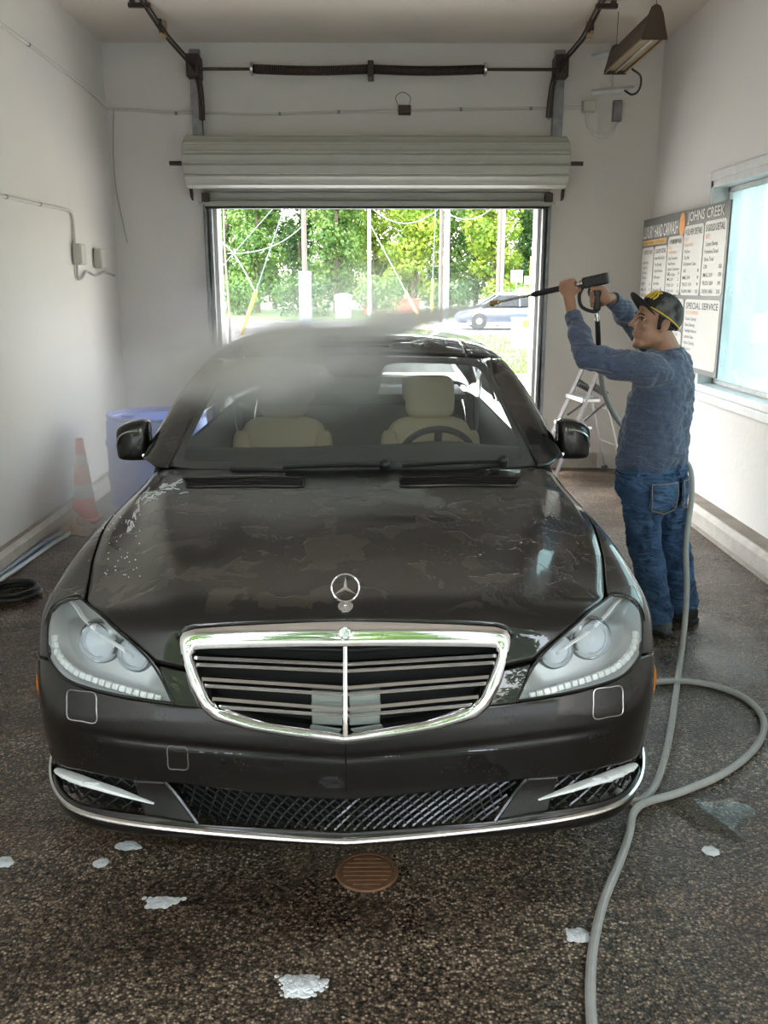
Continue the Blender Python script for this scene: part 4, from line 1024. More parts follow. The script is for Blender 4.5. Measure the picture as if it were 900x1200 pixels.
# ------------------------------------------------------------------ interior
def rounded(o, c, d, n=12, e=.45, rot=None):
    """soft cushion: superellipsoid"""
    V = []; m_2 = 16
    for i in range(n + 1):
        ph = -math.pi / 2 + math.pi * i / n
        for k in range(m_2):
            th = 2 * math.pi * k / m_2
            f = lambda v, p: math.copysign(abs(v)**p, v)
            V.append([f(math.cos(ph), e) * f(math.cos(th), e) * d[0] / 2, f(math.cos(ph), e) * f(math.sin(th), e) * d[1] / 2, f(math.sin(ph), e) * d[2] / 2])
    V = np.array(V)
    if rot is not None: V = V @ np.array(rot).T
    F = [(i * m_2 + k, i * m_2 + (k + 1) % m_2, (i + 1) * m_2 + (k + 1) % m_2, (i + 1) * m_2 + k) for i in range(n) for k in range(m_2)]
    return o.add(V + np.array(c), F)
lean = np.array(Matrix.Rotation(R(-14), 3, 'X'))
for sx in (.405, -.405):
    s = bpy.data.objects.new('front_seat', None); COL.objects.link(s); s.parent = car; s.location = (sx, 2.72, 0)
    o = MB(); rounded(o, (0, .02, .70), (.50, .17, .60), rot=lean); o.build('backrest', 'seat_leather', s, smooth=60)
    for q in (-1, 1):
        o = MB(); rounded(o, (q * .225, -.03, .68), (.10, .20, .50), rot=lean); o.build('bolster', 'seat_leather', s, smooth=60)
    o = MB(); rounded(o, (0, -.25, .42), (.52, .52, .16)); o.build('cushion', 'seat_leather', s, smooth=60)
    o = MB(); rounded(o, (0, .065, 1.105), (.275, .13, .235), rot=lean); o.build('headrest', 'seat_leather', s, smooth=60)
    for q in (-.075, .075):
        o = MB(); o.tube([(q, .06, .90), (q, .07, 1.02)], .007, 8); o.build('headrest_post', 'bright_steel', s)
o = MB(); rounded(o, (0, 3.75, .62), (1.36, .22, .62), rot=lean); o.build('rear_seat', mat('rear_leather', (.22, .21, .20), .6), car, smooth=60)
for sx in (-.42, 0, .42):
    o = MB(); rounded(o, (sx, 3.86, 1.03), (.26, .12, .17), rot=lean); o.build('rear_headrest', 'seat_leather' if sx else 'interior_dark', car, smooth=60)
# dashboard: swept section
G = []
for x in np.linspace(-.80, .80, 33):
    bow = .10 * (x / .8)**2; hump = .028 * math.exp(-((x - .40) / .22)**2) + .012 * math.exp(-((x) / .2)**2)
    G.append([[x, 1.50 + bow, .925], [x, 1.66 + bow * .7, .955 + hump * .3], [x, 1.86 + bow * .4, .968 + hump], [x, 2.00 + bow * .2, .960 + hump], [x, 2.06 + bow * .2, .915 + hump * .5], [x, 2.04, .70]])
o = MB(); o.grid(np.array(G)); o.build('dashboard', 'interior_dark', car, solid=.02, smooth=50)
sw = bpy.data.objects.new('steering_wheel', None); COL.objects.link(sw); sw.parent = car; sw.location = (.405, 2.20, .865); sw.rotation_euler = (R(-62), 0, 0)
o = MB(); o.tube([(.185 * math.cos(a), .185 * math.sin(a), 0) for a in np.linspace(0, 2 * math.pi, 41)[:-1]], .016, 10, closed=True); o.build('rim', 'interior_dark', sw)
o = MB(); o.lathe([(0, .03), (.05, .028), (.07, .01), (.07, -.03)], 20); o.build('hub', 'interior_dark', sw)
for a in (R(0), R(180), R(270)):
    o = MB(); o.tube([(.05 * math.cos(a), .05 * math.sin(a), 0), (.18 * math.cos(a), .18 * math.sin(a), 0)], .018, 8, flat=.5); o.build('spoke', 'interior_dark', sw)
cn = bpy.data.objects.new('inside_mirror', None); COL.objects.link(cn); cn.parent = car; cn.location = (0, 2.36, 1.31)
o = MB(); rounded(o, (0, 0, -.03), (.25, .035, .075)); o.build('housing', 'interior_dark', cn, smooth=60)
o = MB(); o.prism([(-.17, 1.0), (.17, 1.0), (.12, .78), (-.12, .78)], 0, .02, o=(0, 0, -.9)); o.build('sensor_cover', 'interior_dark', cn)
o = MB(); o.bx(-.10, .10, .05, .35, .02, .06); o.build('overhead_console', 'interior_grey', cn, bevel=.01)
o = MB(); o.bx(-.13, .13, 2.05, 3.3, .35, .74); o.build('centre_console', 'interior_dark', car, bevel=.03)
o = MB(); o.bx(-.80, .80, 1.5, 4.5, .26, .32); o.build('cabin_floor', 'interior_dark', car)
o = MB(); o.bx(-.74, .74, 4.0, 4.62, .94, .98); o.build('parcel_shelf', 'interior_dark', car, bevel=.01)
for s_ in (1, -1):
    o = MB(); P = np.array([[[s_ * (.86 - .02 * v), y, .30 + v * .65] for v in np.linspace(0, 1, 4)] for y in np.linspace(1.75, 4.1, 10)]); o.grid(P); o.build('door_card', 'interior_dark', car, solid=.03)
    o = MB(); o.tube(catmull([(s_ * .70, 2.92, 1.20), (s_ * .69, 2.95, .9), (s_ * .62, 2.98, .6)], 12), .018, 6, flat=.2); o.build('seat_belt', 'interior_grey', car)
# headliner
G = project(np.array([[[x, y, 1.42] for y in np.linspace(2.45, 4.0, 14)] for x in np.linspace(-.58, .58, 14)]), CF, -.03); o = MB(); o.grid(G); o.build('headliner', 'interior_grey', car, solid=.006)
# ================================================================== outside, beyond the doors
mat('pavement', (.25, .245, .232), .85, noise=dict(scale=1.2, amount=.25, col=(.20, .196, .185), bump=.3, bump_scale=60))
mat('asphalt', (.11, .11, .113), .85, noise=dict(scale=2, amount=.3, col=(.085, .085, .088), bump=.4, bump_scale=80))
mat('asphalt_dark', (.10, .10, .10), .85, noise=dict(scale=2, amount=.3, col=(.075, .075, .078), bump=.4, bump_scale=80))
mat('road_paint', (.72, .71, .66), .7)
mat('lawn', (.05, .095, .017), .9, noise=dict(scale=1.5, amount=.3, col=(.035, .07, .012), bump=.8, bump_scale=40))
mat('mulch', (.30, .13, .07), .95, noise=dict(scale=7, amount=.3, col=(.18, .08, .05), bump=.8, bump_scale=30))
mat('pole_wood', (.15, .12, .095), .85, noise=dict(scale=5, amount=.3, col=(.10, .08, .065), stretch=(6, 6, .5)))
mat('pole_grey', (.27, .285, .30), .6)
mat('guard_yellow', (.60, .38, .03), .55)
mat('wire_grey', (.10, .125, .13), .6)
mat('cabinet_grey', (.22, .255, .285), .55)
mat('sign_brown', (.28, .19, .10), .7)
mat('bark', (.13, .095, .07), .9, noise=dict(scale=12, amount=.3, col=(.08, .06, .045), stretch=(3, 3, .6), bump=.6))
mat('red_edging', (.42, .12, .07), .85)
mat('white_plastic', (.62, .625, .62), .5)
def ground(name, m_, x0, x1, y0, y1, z1=-.002, label=None):
    o = MB(); o.bx(x0, x1, y0, y1, -.25, z1); q = structure(o.build(name, m_, smooth=0)); q['label'] = label or name; return q
ground('pavement_front', 'asphalt_dark', -40, 40, -60, -1.2, -.004, 'dark asphalt yard in front of the bay')
for nm, x0, x1 in (('pavement_side_a', XR + .2, 40), ('pavement_side_b', -40, XL - .2)):
    ground('pavement_side', 'pavement', x0, x1, -1.2, 8.83, -.004, 'pale concrete strip along the outside of the bay wall')
ground('pavement_back', 'pavement', -60, 60, 8.83, 17.6, -.004, 'pale concrete drive behind the bay')
ground('pavement_drive', 'pavement', -60, 2.6, 17.6, 33, -.004, 'pale concrete drive leading to the road')
gl_ = ground('lawn', 'lawn', 2.6, 60, 17.9, 33, .02, 'mown green lawn strip between the drive and the road')
ground('mulch_bed', 'mulch', 2.6, 60, 17.6, 17.9, .03, 'narrow mulch border in front of the lawn')
ground('road', 'asphalt', -90, 90, 33, 47, -.01, 'grey asphalt road with pale lane lines')
for yy in (33.5, 40, 46.5):
    ground('road_line', 'road_paint', -90, 90, yy - .08, yy + .08, -.004, 'pale painted lane line on the road')
ground('verge', 'lawn', -90, 90, 47, 110, .02, 'grassy verge beyond the road')
# grass blades on the lawn: one mass
o = MB(); rg = random.Random(5)
for k in range(9000):
    y = 17.95 + (rg.random()**1.6) * 14; x = 2.65 + rg.random() * 6.0; h = rg.uniform(.05, .11); a = rg.uniform(0, 6.3); dx, dy = .012 * math.cos(a), .012 * math.sin(a)
    if (abs(y - 25) < .3 and abs(x - at_y(614, 335, 25)[0]) < .4) or (abs(y - 28) < .2 and abs(x - at_y(623, 335, 28)[0]) < .2): continue
    lx, ly = rg.uniform(-.03, .03), rg.uniform(-.03, .03)
    i = len(o.v); o.v += [(x - dx, y - dy, .018), (x + dx, y + dy, .018), (x + lx, y + ly, .018 + h)]; o.f.append((i, i + 1, i + 2))
mat('grass_blade', (.08, .15, .022), .7)
tag(o.build('grass', 'grass_blade', smooth=0), 'short green grass blades of the lawn strip', 'grass', kind='stuff')
# ------------------------------------------------------------------ trees
def leaf_mat(name, c1, c2):
    m, nt, b = new_mat(name); M[name] = m
    oi = nt.nodes.new('ShaderNodeObjectInfo'); tc = nt.nodes.new('ShaderNodeTexCoord')
    n = nt.nodes.new('ShaderNodeTexNoise'); n.inputs['Scale'].default_value = .9; n.inputs['Detail'].default_value = 5
    nt.links.new(tc.outputs['Object'], n.inputs['Vector'])
    cr = nt.nodes.new('ShaderNodeValToRGB'); cr.color_ramp.elements[0].position = .38; cr.color_ramp.elements[1].position = .64
    cr.color_ramp.elements[0].color = (*c1, 1); cr.color_ramp.elements[1].color = (*c2, 1)
    nt.links.new(n.outputs['Fac'], cr.inputs[0]); nt.links.new(cr.outputs[0], b.inputs['Base Color'])
    setp(b, rough=.6, spec=.3)
    tl = nt.nodes.new('ShaderNodeBsdfTranslucent'); nt.links.new(cr.outputs[0], tl.inputs[0])
    ms = nt.nodes.new('ShaderNodeMixShader'); ms.inputs[0].default_value = .4
    out = nt.nodes['Material Output']
    nt.links.new(b.outputs[0], ms.inputs[1]); nt.links.new(tl.outputs[0], ms.inputs[2]); nt.links.new(ms.outputs[0], out.inputs['Surface'])
leaf_mat('leaf_lime', (.13, .22, .03), (.33, .41, .055)); leaf_mat('leaf_green', (.065, .14, .035), (.17, .27, .06)); leaf_mat('leaf_deep', (.04, .09, .03), (.10, .18, .05))
def leaf_cloud(o, blobs, n, size, rg):
    tot = sum(r[0] * r[1] * r[2] for _, r in blobs)
    for c, r in blobs:
        k_n = int(n * r[0] * r[1] * r[2] / tot)
        for _ in range(k_n):
            v = np.array([rg.gauss(0, 1) for _ in range(3)]); v /= np.linalg.norm(v); q = v * (rg.random()**.28)
            p = np.array(c) + q * np.array(r)
            a = np.array([rg.gauss(0, 1) for _ in range(3)]); a /= np.linalg.norm(a); b2 = np.cross(a, v + .01); b2 /= max(np.linalg.norm(b2), 1e-6)
            s_ = size * rg.uniform(.5, 1.2); i = len(o.v)
            o.v += [tuple(p - a * s_ * .5), tuple(p + b2 * s_ * .35), tuple(p + a * s_ * .55), tuple(p - b2 * s_ * .35)]; o.f.append((i, i + 1, i + 2, i + 3))
def make_tree(name, seed, h, w, lm, n=9000, size=.30, low=.09):
    rg = random.Random(seed); t = bpy.data.objects.new(name, None); COL.objects.link(t)
    blobs = []
    for k in range(34):
        f = (k + rg.random()) / 34; z = h * (low + (1 - low) * f)
        a = rg.uniform(0, 6.28); d = rg.uniform(.25, .52) * w * (1 if f < .8 else .6); rr = rg.uniform(.40, .48) * w
        blobs.append(((d * math.cos(a), d * math.sin(a), z), (rr, rr, rr * .75)))
    o = MB(); leaf_cloud(o, blobs, n, size, rg); cr = o.build('crown', lm, t, smooth=0)
    o = MB(); o.tube(catmull([(0, 0, -.1), (.1, .05, h * .25), (-.05, .1, h * .55), (.1, 0, h * .8)], 12), np.linspace(.22, .05, 12), 8)
    for b_ in blobs[:6]: o.tube(catmull([(0, .05, h * .3), tuple(np.array(b_[0]) * [.5, .5, .8]), b_[0]], 6), np.linspace(.1, .03, 6), 6)
    o.build('trunk', 'bark', t); return t
pro = [make_tree('broadleaf_tree', 11, 12, 2.5, 'leaf_lime'), make_tree('broadleaf_tree', 12, 13, 2.5, 'leaf_green'), make_tree('broadleaf_tree', 13, 14, 2.5, 'leaf_deep')]
tl_lab = ['bright yellow-green leafy tree standing across the road', 'mid-green leafy tree standing across the road', 'dark green leafy tree standing behind the lighter ones across the road']
used = [False] * 3
spots = [(-13.5, 55, 1, .8), (-9.2, 58, 1, .9), (-6.0, 64, 2, 1), (-2.2, 60, 1, .95), (1.8, 58, 0, .9), (5.2, 56, 0, .85), (8.4, 62, 2, 1), (11.6, 57, 0, .85), (15.5, 60, 1, .9), (-17.5, 62, 2, 1),
         (-11.5, 70, 2, 1.1), (-3.5, 72, 2, 1.1), (3.5, 72, 2, 1.1), (11, 74, 2, 1.1), (19, 66, 0, .9), (-22, 66, 1, 1), (18, 76, 2, 1.1), (-19, 76, 2, 1.1), (24, 70, 1, 1), (7.6, 76, 1, 1.1)]
spots = [(-12.5, 59.2, 1, .8), (-7.5, 59.2, 1, .9), (-2.5, 59.2, 1, .95), (2.5, 59.2, 0, .9), (7.5, 59.2, 0, .9), (12.5, 59.2, 0, .85),
         (-15, 64.2, 2, 1), (-10, 64.2, 1, 1), (-5, 64.2, 2, 1), (0, 64.2, 0, 1), (5, 64.2, 1, 1), (10, 64.2, 2, 1), (15, 64.2, 1, .95), (20, 64.2, 2, 1),
         (-12.5, 69.4, 2, 1.1), (-7.5, 69.4, 2, 1.1), (-2.5, 69.4, 2, 1.1), (2.5, 69.4, 2, 1.1), (7.5, 69.4, 2, 1.1), (12.5, 69.4, 1, 1.1)]
def girth(t):
    cr_ = [c for c in t.children if c.name.startswith('crown')][0]; return max(math.hypot(v.co.x, v.co.y) for v in cr_.data.vertices)
GIRTH = [girth(t) for t in pro]
rg = random.Random(21)
for i, (x, y, k, s) in enumerate(spots):
    t = pro[k] if not used[k] else copy_tree(pro[k]); used[k] = True
    t.location = (x, y, 0); t.rotation_euler = (0, 0, rg.uniform(0, 6.28)); t.scale = (2.46 / GIRTH[k], 2.46 / GIRTH[k], s)
    tag(t, tl_lab[k], 'tree', ['lime trees across the road', 'mid-green trees across the road', 'dark trees across the road'][k])
def shrub(name, x, y, w, h, lm, label, seed, group=None):
    rg = random.Random(seed); t = thing(name, label, 'shrub', (x, y, 0), group=group); o = MB()
    leaf_cloud(o, [((rg.uniform(-.5, .5) * w, rg.uniform(-.2, .2) * w, h * rg.uniform(.3, .6)), (w * .4, w * .35, h * .45)) for _ in range(7)], 1500, .22, rg); o.build('foliage', lm, t, smooth=0)
    o = MB()
    for k in range(4): o.tube([(0, 0, -.02), (rg.uniform(-.3, .3) * w, rg.uniform(-.2, .2) * w, h * .6)], .03, 5)
    o.build('stem', 'bark', t)
for i, x in enumerate(np.linspace(-16, 16, 9)):
    shrub('shrub', x, 52.5 + (i % 3), 2.15, 2.6 if x < 2 else 2.0, 'leaf_deep' if i % 2 else 'leaf_green', 'low leafy shrub under the trees across the road', 100 + i, 'shrubs across the road')
shrub('hedge_bush', at_y(624, 355, 41)[0], 41, 1.25, 1.3, 'leaf_green', 'rounded green bush behind the parked car', 140)
# ------------------------------------------------------------------ poles, wires, street furniture
def pole(px, Y, r, h, m_, label, name='utility_pole', extra=None):
    x = at_y(px, 330, Y)[0]; t = thing(name, label, 'pole', (x, Y, 0))
    o = MB(); o.tube([(0, 0, -.2), (0, 0, h)], [r, r * .8], 12); o.build('post', m_, t); return t, x
pole(523, 44, .14, 12, 'pole_grey', 'pale grey steel pole beside the road')
pole(516.5, 44.5, .10, 12, 'pole_wood', 'weathered wooden pole touching a pale steel pole')
t, xg = pole(357.5, 30, .085, 11, 'pole_wood', 'wooden pole with a grey steel guard at its foot')
o = MB(); o.bx(-.19, .19, -.16, .12, 0, 2.15); o.build('steel_guard', 'cabinet_grey', t, bevel=.02)
pole(584, 40, .10, 12, 'pole_wood', 'wooden pole near the parked car')
pole(588.5, 40.5, .06, 12, 'pole_grey', 'slim grey pole beside a wooden one near the parked car')
t, _ = pole(433, 49.5, .10, 7.6, 'pole_grey', 'grey pole with a crossarm in front of the trees')
o = MB(); o.bx(-.8, .8, -.06, .06, 6.02, 6.16); o.build('crossarm', 'pole_grey', t)
def wire(p0, p1, Y0, Y1, r, label, guard=None, sag=0.0, m_='wire_grey'):
    a, b_ = at_y(*p0, Y0), at_y(*p1, Y1); t = thing('guy_wire', label, 'wire', tuple(a)); d = b_ - a
    n = 14; P = [d * s - np.array([0, 0, sag * 4 * s * (1 - s)]) for s in np.linspace(0, 1, n)]
    o = MB(); o.tube(P, r, 6); o.build('strand', m_, t)
    if guard:
        o = MB(); o.tube([d * -.02, d * guard], r * 2.6, 8); o.build('guard', 'guard_yellow', t)
def gp(px, py): return at_z(px, py, 0)
a = gp(283, 392)
wire((283, 392), (357.5, 171), a[1], 30, .022, 'steel guy wire with long yellow guard running to a wooden pole', .26)
wire((190, 392), (357.5, 202), a[1], 30, .014, 'thin slanting wire running up to the wooden pole behind a guy wire')
wire((505, 380), (515.8, 110), 43, 44.45, .022, 'upright guy wire with yellow guard beside the steel pole', .2)
wire((500, 389), (433.5, 262), 36, 49.5, .022, 'slanting guy wire with yellow guard above the car roof', .30)
wire((433, 241), (516.5, 243), 49.5, 44.5, .025, 'sagging cable from the crossarm pole to the wooden pole', None, .8)
wire((516.5, 243), (584, 238), 44.5, 40, .025, 'sagging cable from the wooden pole toward the parked car', None, .6)
wire((266.3, 297), (357, 262), 19, 30, .012, 'thin wire drooping from the bare sapling', None, .25)
tw = at_y(258, 300, 20); t = thing('bare_sapling', 'thin bare sapling with two twigs outside the door', 'sapling', (at_y(266, 330, 19)[0], 19, 0))
o = MB(); o.tube(catmull([(0, 0, 0), (.02, 0, 1.2), (-.02, 0, 2.4), (.01, 0, 3.9)], 10), np.linspace(.03, .015, 10), 6); o.build('stem', 'pole_wood', t)
o = MB(); o.tube(catmull([(-.25, 0, 2.6), (0, 0, 2.50), (.3, 0, 2.1), (.55, 0, 1.6)], 10), .012, 5); o.build('twig', 'pole_grey', t)
# pedestal, sign posts, yellow post
def prop(name, label, cat, px, Y): return thing(name, label, cat, (at_y(px, 335, Y)[0], Y, 0))
t = prop('utility_pedestal', 'grey metal utility pedestal on the lawn', 'pedestal', 614, 25)
o = MB(); o.bx(-.28, .28, -.2, .2, 0.05, .83); o.build('cabinet', 'cabinet_grey', t, bevel=.02); o = MB(); o.bx(-.32, .32, -.24, .24, 0, .06); o.build('plinth', 'pavement', t)
o = MB(); o.bx(-.02, .26, -.225, -.2, .62, .80); o.build('label_plate', 'guard_yellow', t, bevel=.004); o = MB(); o.bx(-.30, .30, -.22, .22, .82, .86); o.build('cap', 'cabinet_grey', t, bevel=.01)
t = prop('yellow_post', 'yellow post with a wooden crosspiece beside the door jamb', 'post', 623, 28)
o = MB(); o.tube([(0, 0, 0), (0, 0, 2.55)], .07, 10); o.build('post', 'guard_yellow', t); o = MB(); o.bx(-.22, .45, -.10, .02, 1.72, 1.98); o.build('crosspiece', 'sign_brown', t, bevel=.01); o = MB(); o.bx(-.06, .10, -.12, .12, .0, .95); o.build('white_base', 'white_plastic', t, bevel=.01)
t = prop('monument_sign', 'small tan arched sign behind the parked car', 'sign', 614, 42)
o = MB(); arc = [(-.40, .0), (.40, 0)] + [(.40 * math.cos(a), 1.35 + .3 * math.sin(a)) for a in np.linspace(0, math.pi, 12)]; o.prism(arc, -.12, .12); o.build('slab', 'sign_brown', t)
o = MB(); o.bx(-.2, .2, -.135, -.12, 1.0, 1.3); o.build('face', 'white_plastic', t)
t = prop('road_sign', 'small pale sign on a thin post beside the arched sign', 'sign', 605, 40)
o = MB(); o.tube([(0, 0, 0), (0, 0, 2.3)], .03, 8); o.build('post', 'pole_grey', t); o = MB(); o.bx(-.25, .25, -.05, -.03, 1.85, 2.35); o.build('plate', 'white_plastic', t, bevel=.01)
t = prop('utility_box', 'white cylindrical utility box on the verge', 'utility box', 402, 50)
o = MB(); o.lathe([(.0, 0), (.42, 0), (.42, 1.0), (.48, 1.0), (.48, 1.2), (.3, 1.28), (0, 1.3)], 20); o.build('body', 'white_plastic', t)
o = MB(); x0, x1 = at_y(426, 340, 56)[0], at_y(492, 340, 56)[0]; o.bx(0, x1 - x0, 0, .4, 0, .85)
t = thing('brick_edging', 'low red brick edging wall under the trees', 'edging', (x0, 56, 0)); o.build('wall', 'red_edging', t, bevel=.02); o = MB(); o.bx(-.03, x1 - x0 + .03, -.03, .43, .85, .95); o.build('coping', 'red_edging', t, bevel=.02)
# ------------------------------------------------------------------ parked car
mat('blue_grey_paint', (.085, .105, .14), .25, .3, coat=1.0)
pc = thing('parked_car', 'silver-blue sedan parked beyond the lawn', 'car', (at_y(600, 360, 37.5)[0], 37.5, 0))
xs = np.linspace(-2.35, 2.35, 36)
lo = np.interp(xs, [-2.35, -2.2, 2.2, 2.35], [.38, .24, .24, .38]); bel = np.interp(xs, [-2.35, -2.25, -1.2, .9, 2.2, 2.35], [.62, .74, .90, .92, .93, .70]); hw = np.interp(xs, [-2.35, -2.1, -1.5, 1.6, 2.2, 2.35], [.62, .80, .88, .88, .80, .66])
G = np.zeros((36, 16, 3))
for i, x in enumerate(xs):
    for k in range(16):
        a = 2 * math.pi * k / 16; c_, s2 = math.cos(a), math.sin(a); f = lambda v: math.copysign(abs(v)**.45, v)
        G[i, k] = (x, hw[i] * f(c_), (lo[i] + bel[i]) / 2 + (bel[i] - lo[i]) / 2 * f(s2))
def tubegrid(G, caps=True):
    n, m_2 = G.shape[:2]; o = MB(); F = [(i * m_2 + k, i * m_2 + (k + 1) % m_2, (i + 1) * m_2 + (k + 1) % m_2, (i + 1) * m_2 + k) for i in range(n - 1) for k in range(m_2)]
    if caps: F += [tuple(range(m_2)), tuple((n - 1) * m_2 + k for k in range(m_2))]
    return o.add(G.reshape(-1, 3), F)
tubegrid(G).build('body', 'blue_grey_paint', pc, smooth=50)
def cab(x0s, z0, x1s, z1, wa, wb, name, m_, grow=0):
    o = MB(); V = [(x0s[0], -wa, z0), (x0s[1], -wa, z0), (x1s[1], -wb, z1), (x1s[0], -wb, z1), (x0s[0], wa, z0), (x0s[1], wa, z0), (x1s[1], wb, z1), (x1s[0], wb, z1)]
    o.add(V, [(0, 1, 2, 3), (5, 4, 7, 6), (1, 5, 6, 2), (4, 0, 3, 7), (3, 2, 6, 7), (0, 4, 5, 1)]); return o.build(name, m_, pc, bevel=.06, bevel_n=3)
cab((-1.35, 1.75), .88, (-.55, .95), 1.36, .80, .62, 'glasshouse', 'tinted_glass'); cab((-.75, 1.15), 1.33, (-.50, .90), 1.43, .65, .55, 'roof', 'satin_silver')
for y in (-.80, .80):
    for (xa, za, xb, zb) in ((-1.35, .9, -.6, 1.36), (.2, .9, .2, 1.38), (1.7, .9, .95, 1.36)): o = MB(); o.tube([(xa, y, za), (xb, y * .78, zb)], .04, 6); o.build('pillar', 'blue_grey_paint', pc)
    for x in (-1.42, 1.42):
        o = MB(); o.lathe([(.19, -.11), (.31, -.11), (.33, -.05), (.33, .05), (.31, .11), (.19, .11)], 24, (x, y, .33), (0, 1, 0)); w_ = o.build('wheel', 'tyre', pc); o = MB(); o.lathe([(.2, .09), (.1, .115), (0, .115)], 20, (x, y, .33), (0, math.copysign(1, y), 0)); o.build('rim', 'rim_metal', w_)
    o = MB(); o.bx(-1.9, 1.9, y - .10, y + .10, .20, .30); o.build('sill', 'white_plastic', pc, bevel=.03)
# unseen trees added behind the camera to block low sky and darken reflections
for i, (x, y, k) in enumerate(((-13.5, -13, 2), (-8, -13, 1), (-2.7, -13, 2), (2.7, -13, 1), (8, -13, 2), (13.5, -13, 1), (-10.8, -18.4, 1), (-5.4, -18.4, 2), (0, -18.4, 2), (5.4, -18.4, 2))):
    t = copy_tree(pro[k]); t.location = (x, y, -1.2); t.rotation_euler = (0, 0, i * 2.1); t.scale = (2.62 / GIRTH[k], 2.62 / GIRTH[k], 1.2); tag(t, 'unseen leafy tree added behind the camera to darken the car reflections', 'tree', 'added trees behind the camera')
# what stands outside the side window
mat('wall_cream', (.70, .68, .62), .8); mat('canopy_yellow', (.78, .60, .22), .6)
t = thing('porch_column', 'white square column outside the fogged window', 'column', (4.66, 12.0, 0)); o = MB(); o.bx(-.20, .20, -.2, .2, 0, 3.6); o.build('shaft', 'wall_cream', t, bevel=.02); o = MB(); o.bx(-.32, .32, -.32, .32, 0, .2); o.build('plinth', 'wall_cream', t, bevel=.02)
for i, (x, y) in enumerate(((22, 14), (24, 22), (20, 31), (26, 6), (27, 37), (30, 18))):
    t = copy_tree(pro[1]); t.location = (x, y, -.5); t.rotation_euler = (0, 0, i * 1.3); t.scale = (3.4 / GIRTH[1], 3.4 / GIRTH[1], .9); tag(t, 'leafy tree seen through the fogged window', 'tree', 'trees outside the window')
t = thing('yellow_kiosk', 'yellow round-topped kiosk blurred behind the fogged window', 'kiosk', (5.75, 13.6, 0)); o = MB(); o.lathe([(0, 0), (1.1, 0), (1.1, .9), (1.25, .95), (1.2, 1.12), (.7, 1.25), (0, 1.3)], 24); o.build('body', 'canopy_yellow', t, smooth=40); o = MB(); o.lathe([(1.12, .5), (1.13, .52), (1.13, .7), (1.12, .72)], 24, caps=False); o.build('band', 'white_plastic', t)
# ================================================================== fittings and loose things in the bay
# hanging radiant heater
mat('heater_brown', (.05, .036, .025), .5, .4, noise=dict(scale=9, amount=.3, col=(.08, .058, .038)))
mat('heater_reflector', (.40, .31, .18), .35, .7)
ht = thing('radiant_heater', 'brown trough-shaped radiant heater hanging from the ceiling by wires', 'heater', (1.87, 6.62, 3.30))
sec = [(-.085, 0), (.085, 0), (.085, .012), (.045, .15), (.025, .17), (-.025, .17), (-.045, .15), (-.085, .012)]
o = MB(); Ls = 1.02
for (xa, za), (xb, zb) in zip(sec[2:], sec[3:] + []): 
    o.add([(xa, 0, za), (xb, 0, zb), (xb, Ls, zb), (xa, Ls, za)], [(0, 1, 2, 3)])
o.build('trough', 'heater_brown', ht, solid=.004, smooth=0)
o = MB(); o.prism([(-.07, .02), (.07, .02), (.035, .12), (-.035, .12)], .01, Ls - .01); o.build('reflector', 'heater_reflector', ht)
o = MB(); o.tube([(0, .03, .012), (0, Ls - .03, .012)], .012, 10); o.build('element_tube', 'bright_steel', ht)
for y in (-.006, Ls):
    o = MB(); o.prism([(-.088, -.004), (.088, -.004), (.05, .155), (.03, .20), (0, .215), (-.03, .20), (-.05, .155)], y, y + .008); o.build('end_plate', 'heater_brown', ht)
    o = MB(); o.tube([(0, y + .004, .20), (0, y + .004, ZC - 3.30 + .002)], .0025, 5); o.build('wire', 'dark_steel', ht)
o = MB(); o.tube([(-.075, .0, .006), (-.075, Ls, .006)], .006, 6); o.tube([(.075, .0, .006), (.075, Ls, .006)], .006, 6); o.build('edge_bead', 'heater_reflector', ht)
cd = [at_y(741, 81, 7.62), at_y(751, 90, 7.9), at_y(749, 105, 8.1), at_y(740, 111, 8.3), at_y(732, 106, 8.36)]
o = MB(); o.tube(catmull([c - np.array(ht.location) for c in cd], 20), .008, 6); o.build('cord', 'black_rubber', ht)
# white unistrut brackets on the end wall
def wall_y(x): return YB - max(0, (x - 1.97) / (XR - 1.97)) * .16
def yb(px, py):
    p = at_y(px, py, YB)
    for _ in range(3): p = at_y(px, py, wall_y(p[0]))
    return p
sb = thing('wall_bracket', 'white painted strut bracket on the end wall under the heater', 'bracket', tuple(yb(717, 60)))
c0 = np.array(sb.location)
for (p0, p1, r_) in (((693, 68), (722, 61), .025), ((692, 109), (742, 105), .025), ((717, 50), (715, 106), .018)):
    a, b_ = yb(*p0) - c0, yb(*p1) - c0; o = MB(); o.tube([a + [0, -.03, 0], b_ + [0, -.03, 0]], r_, 4); o.build('strut', 'window_frame_paint', sb, smooth=0)
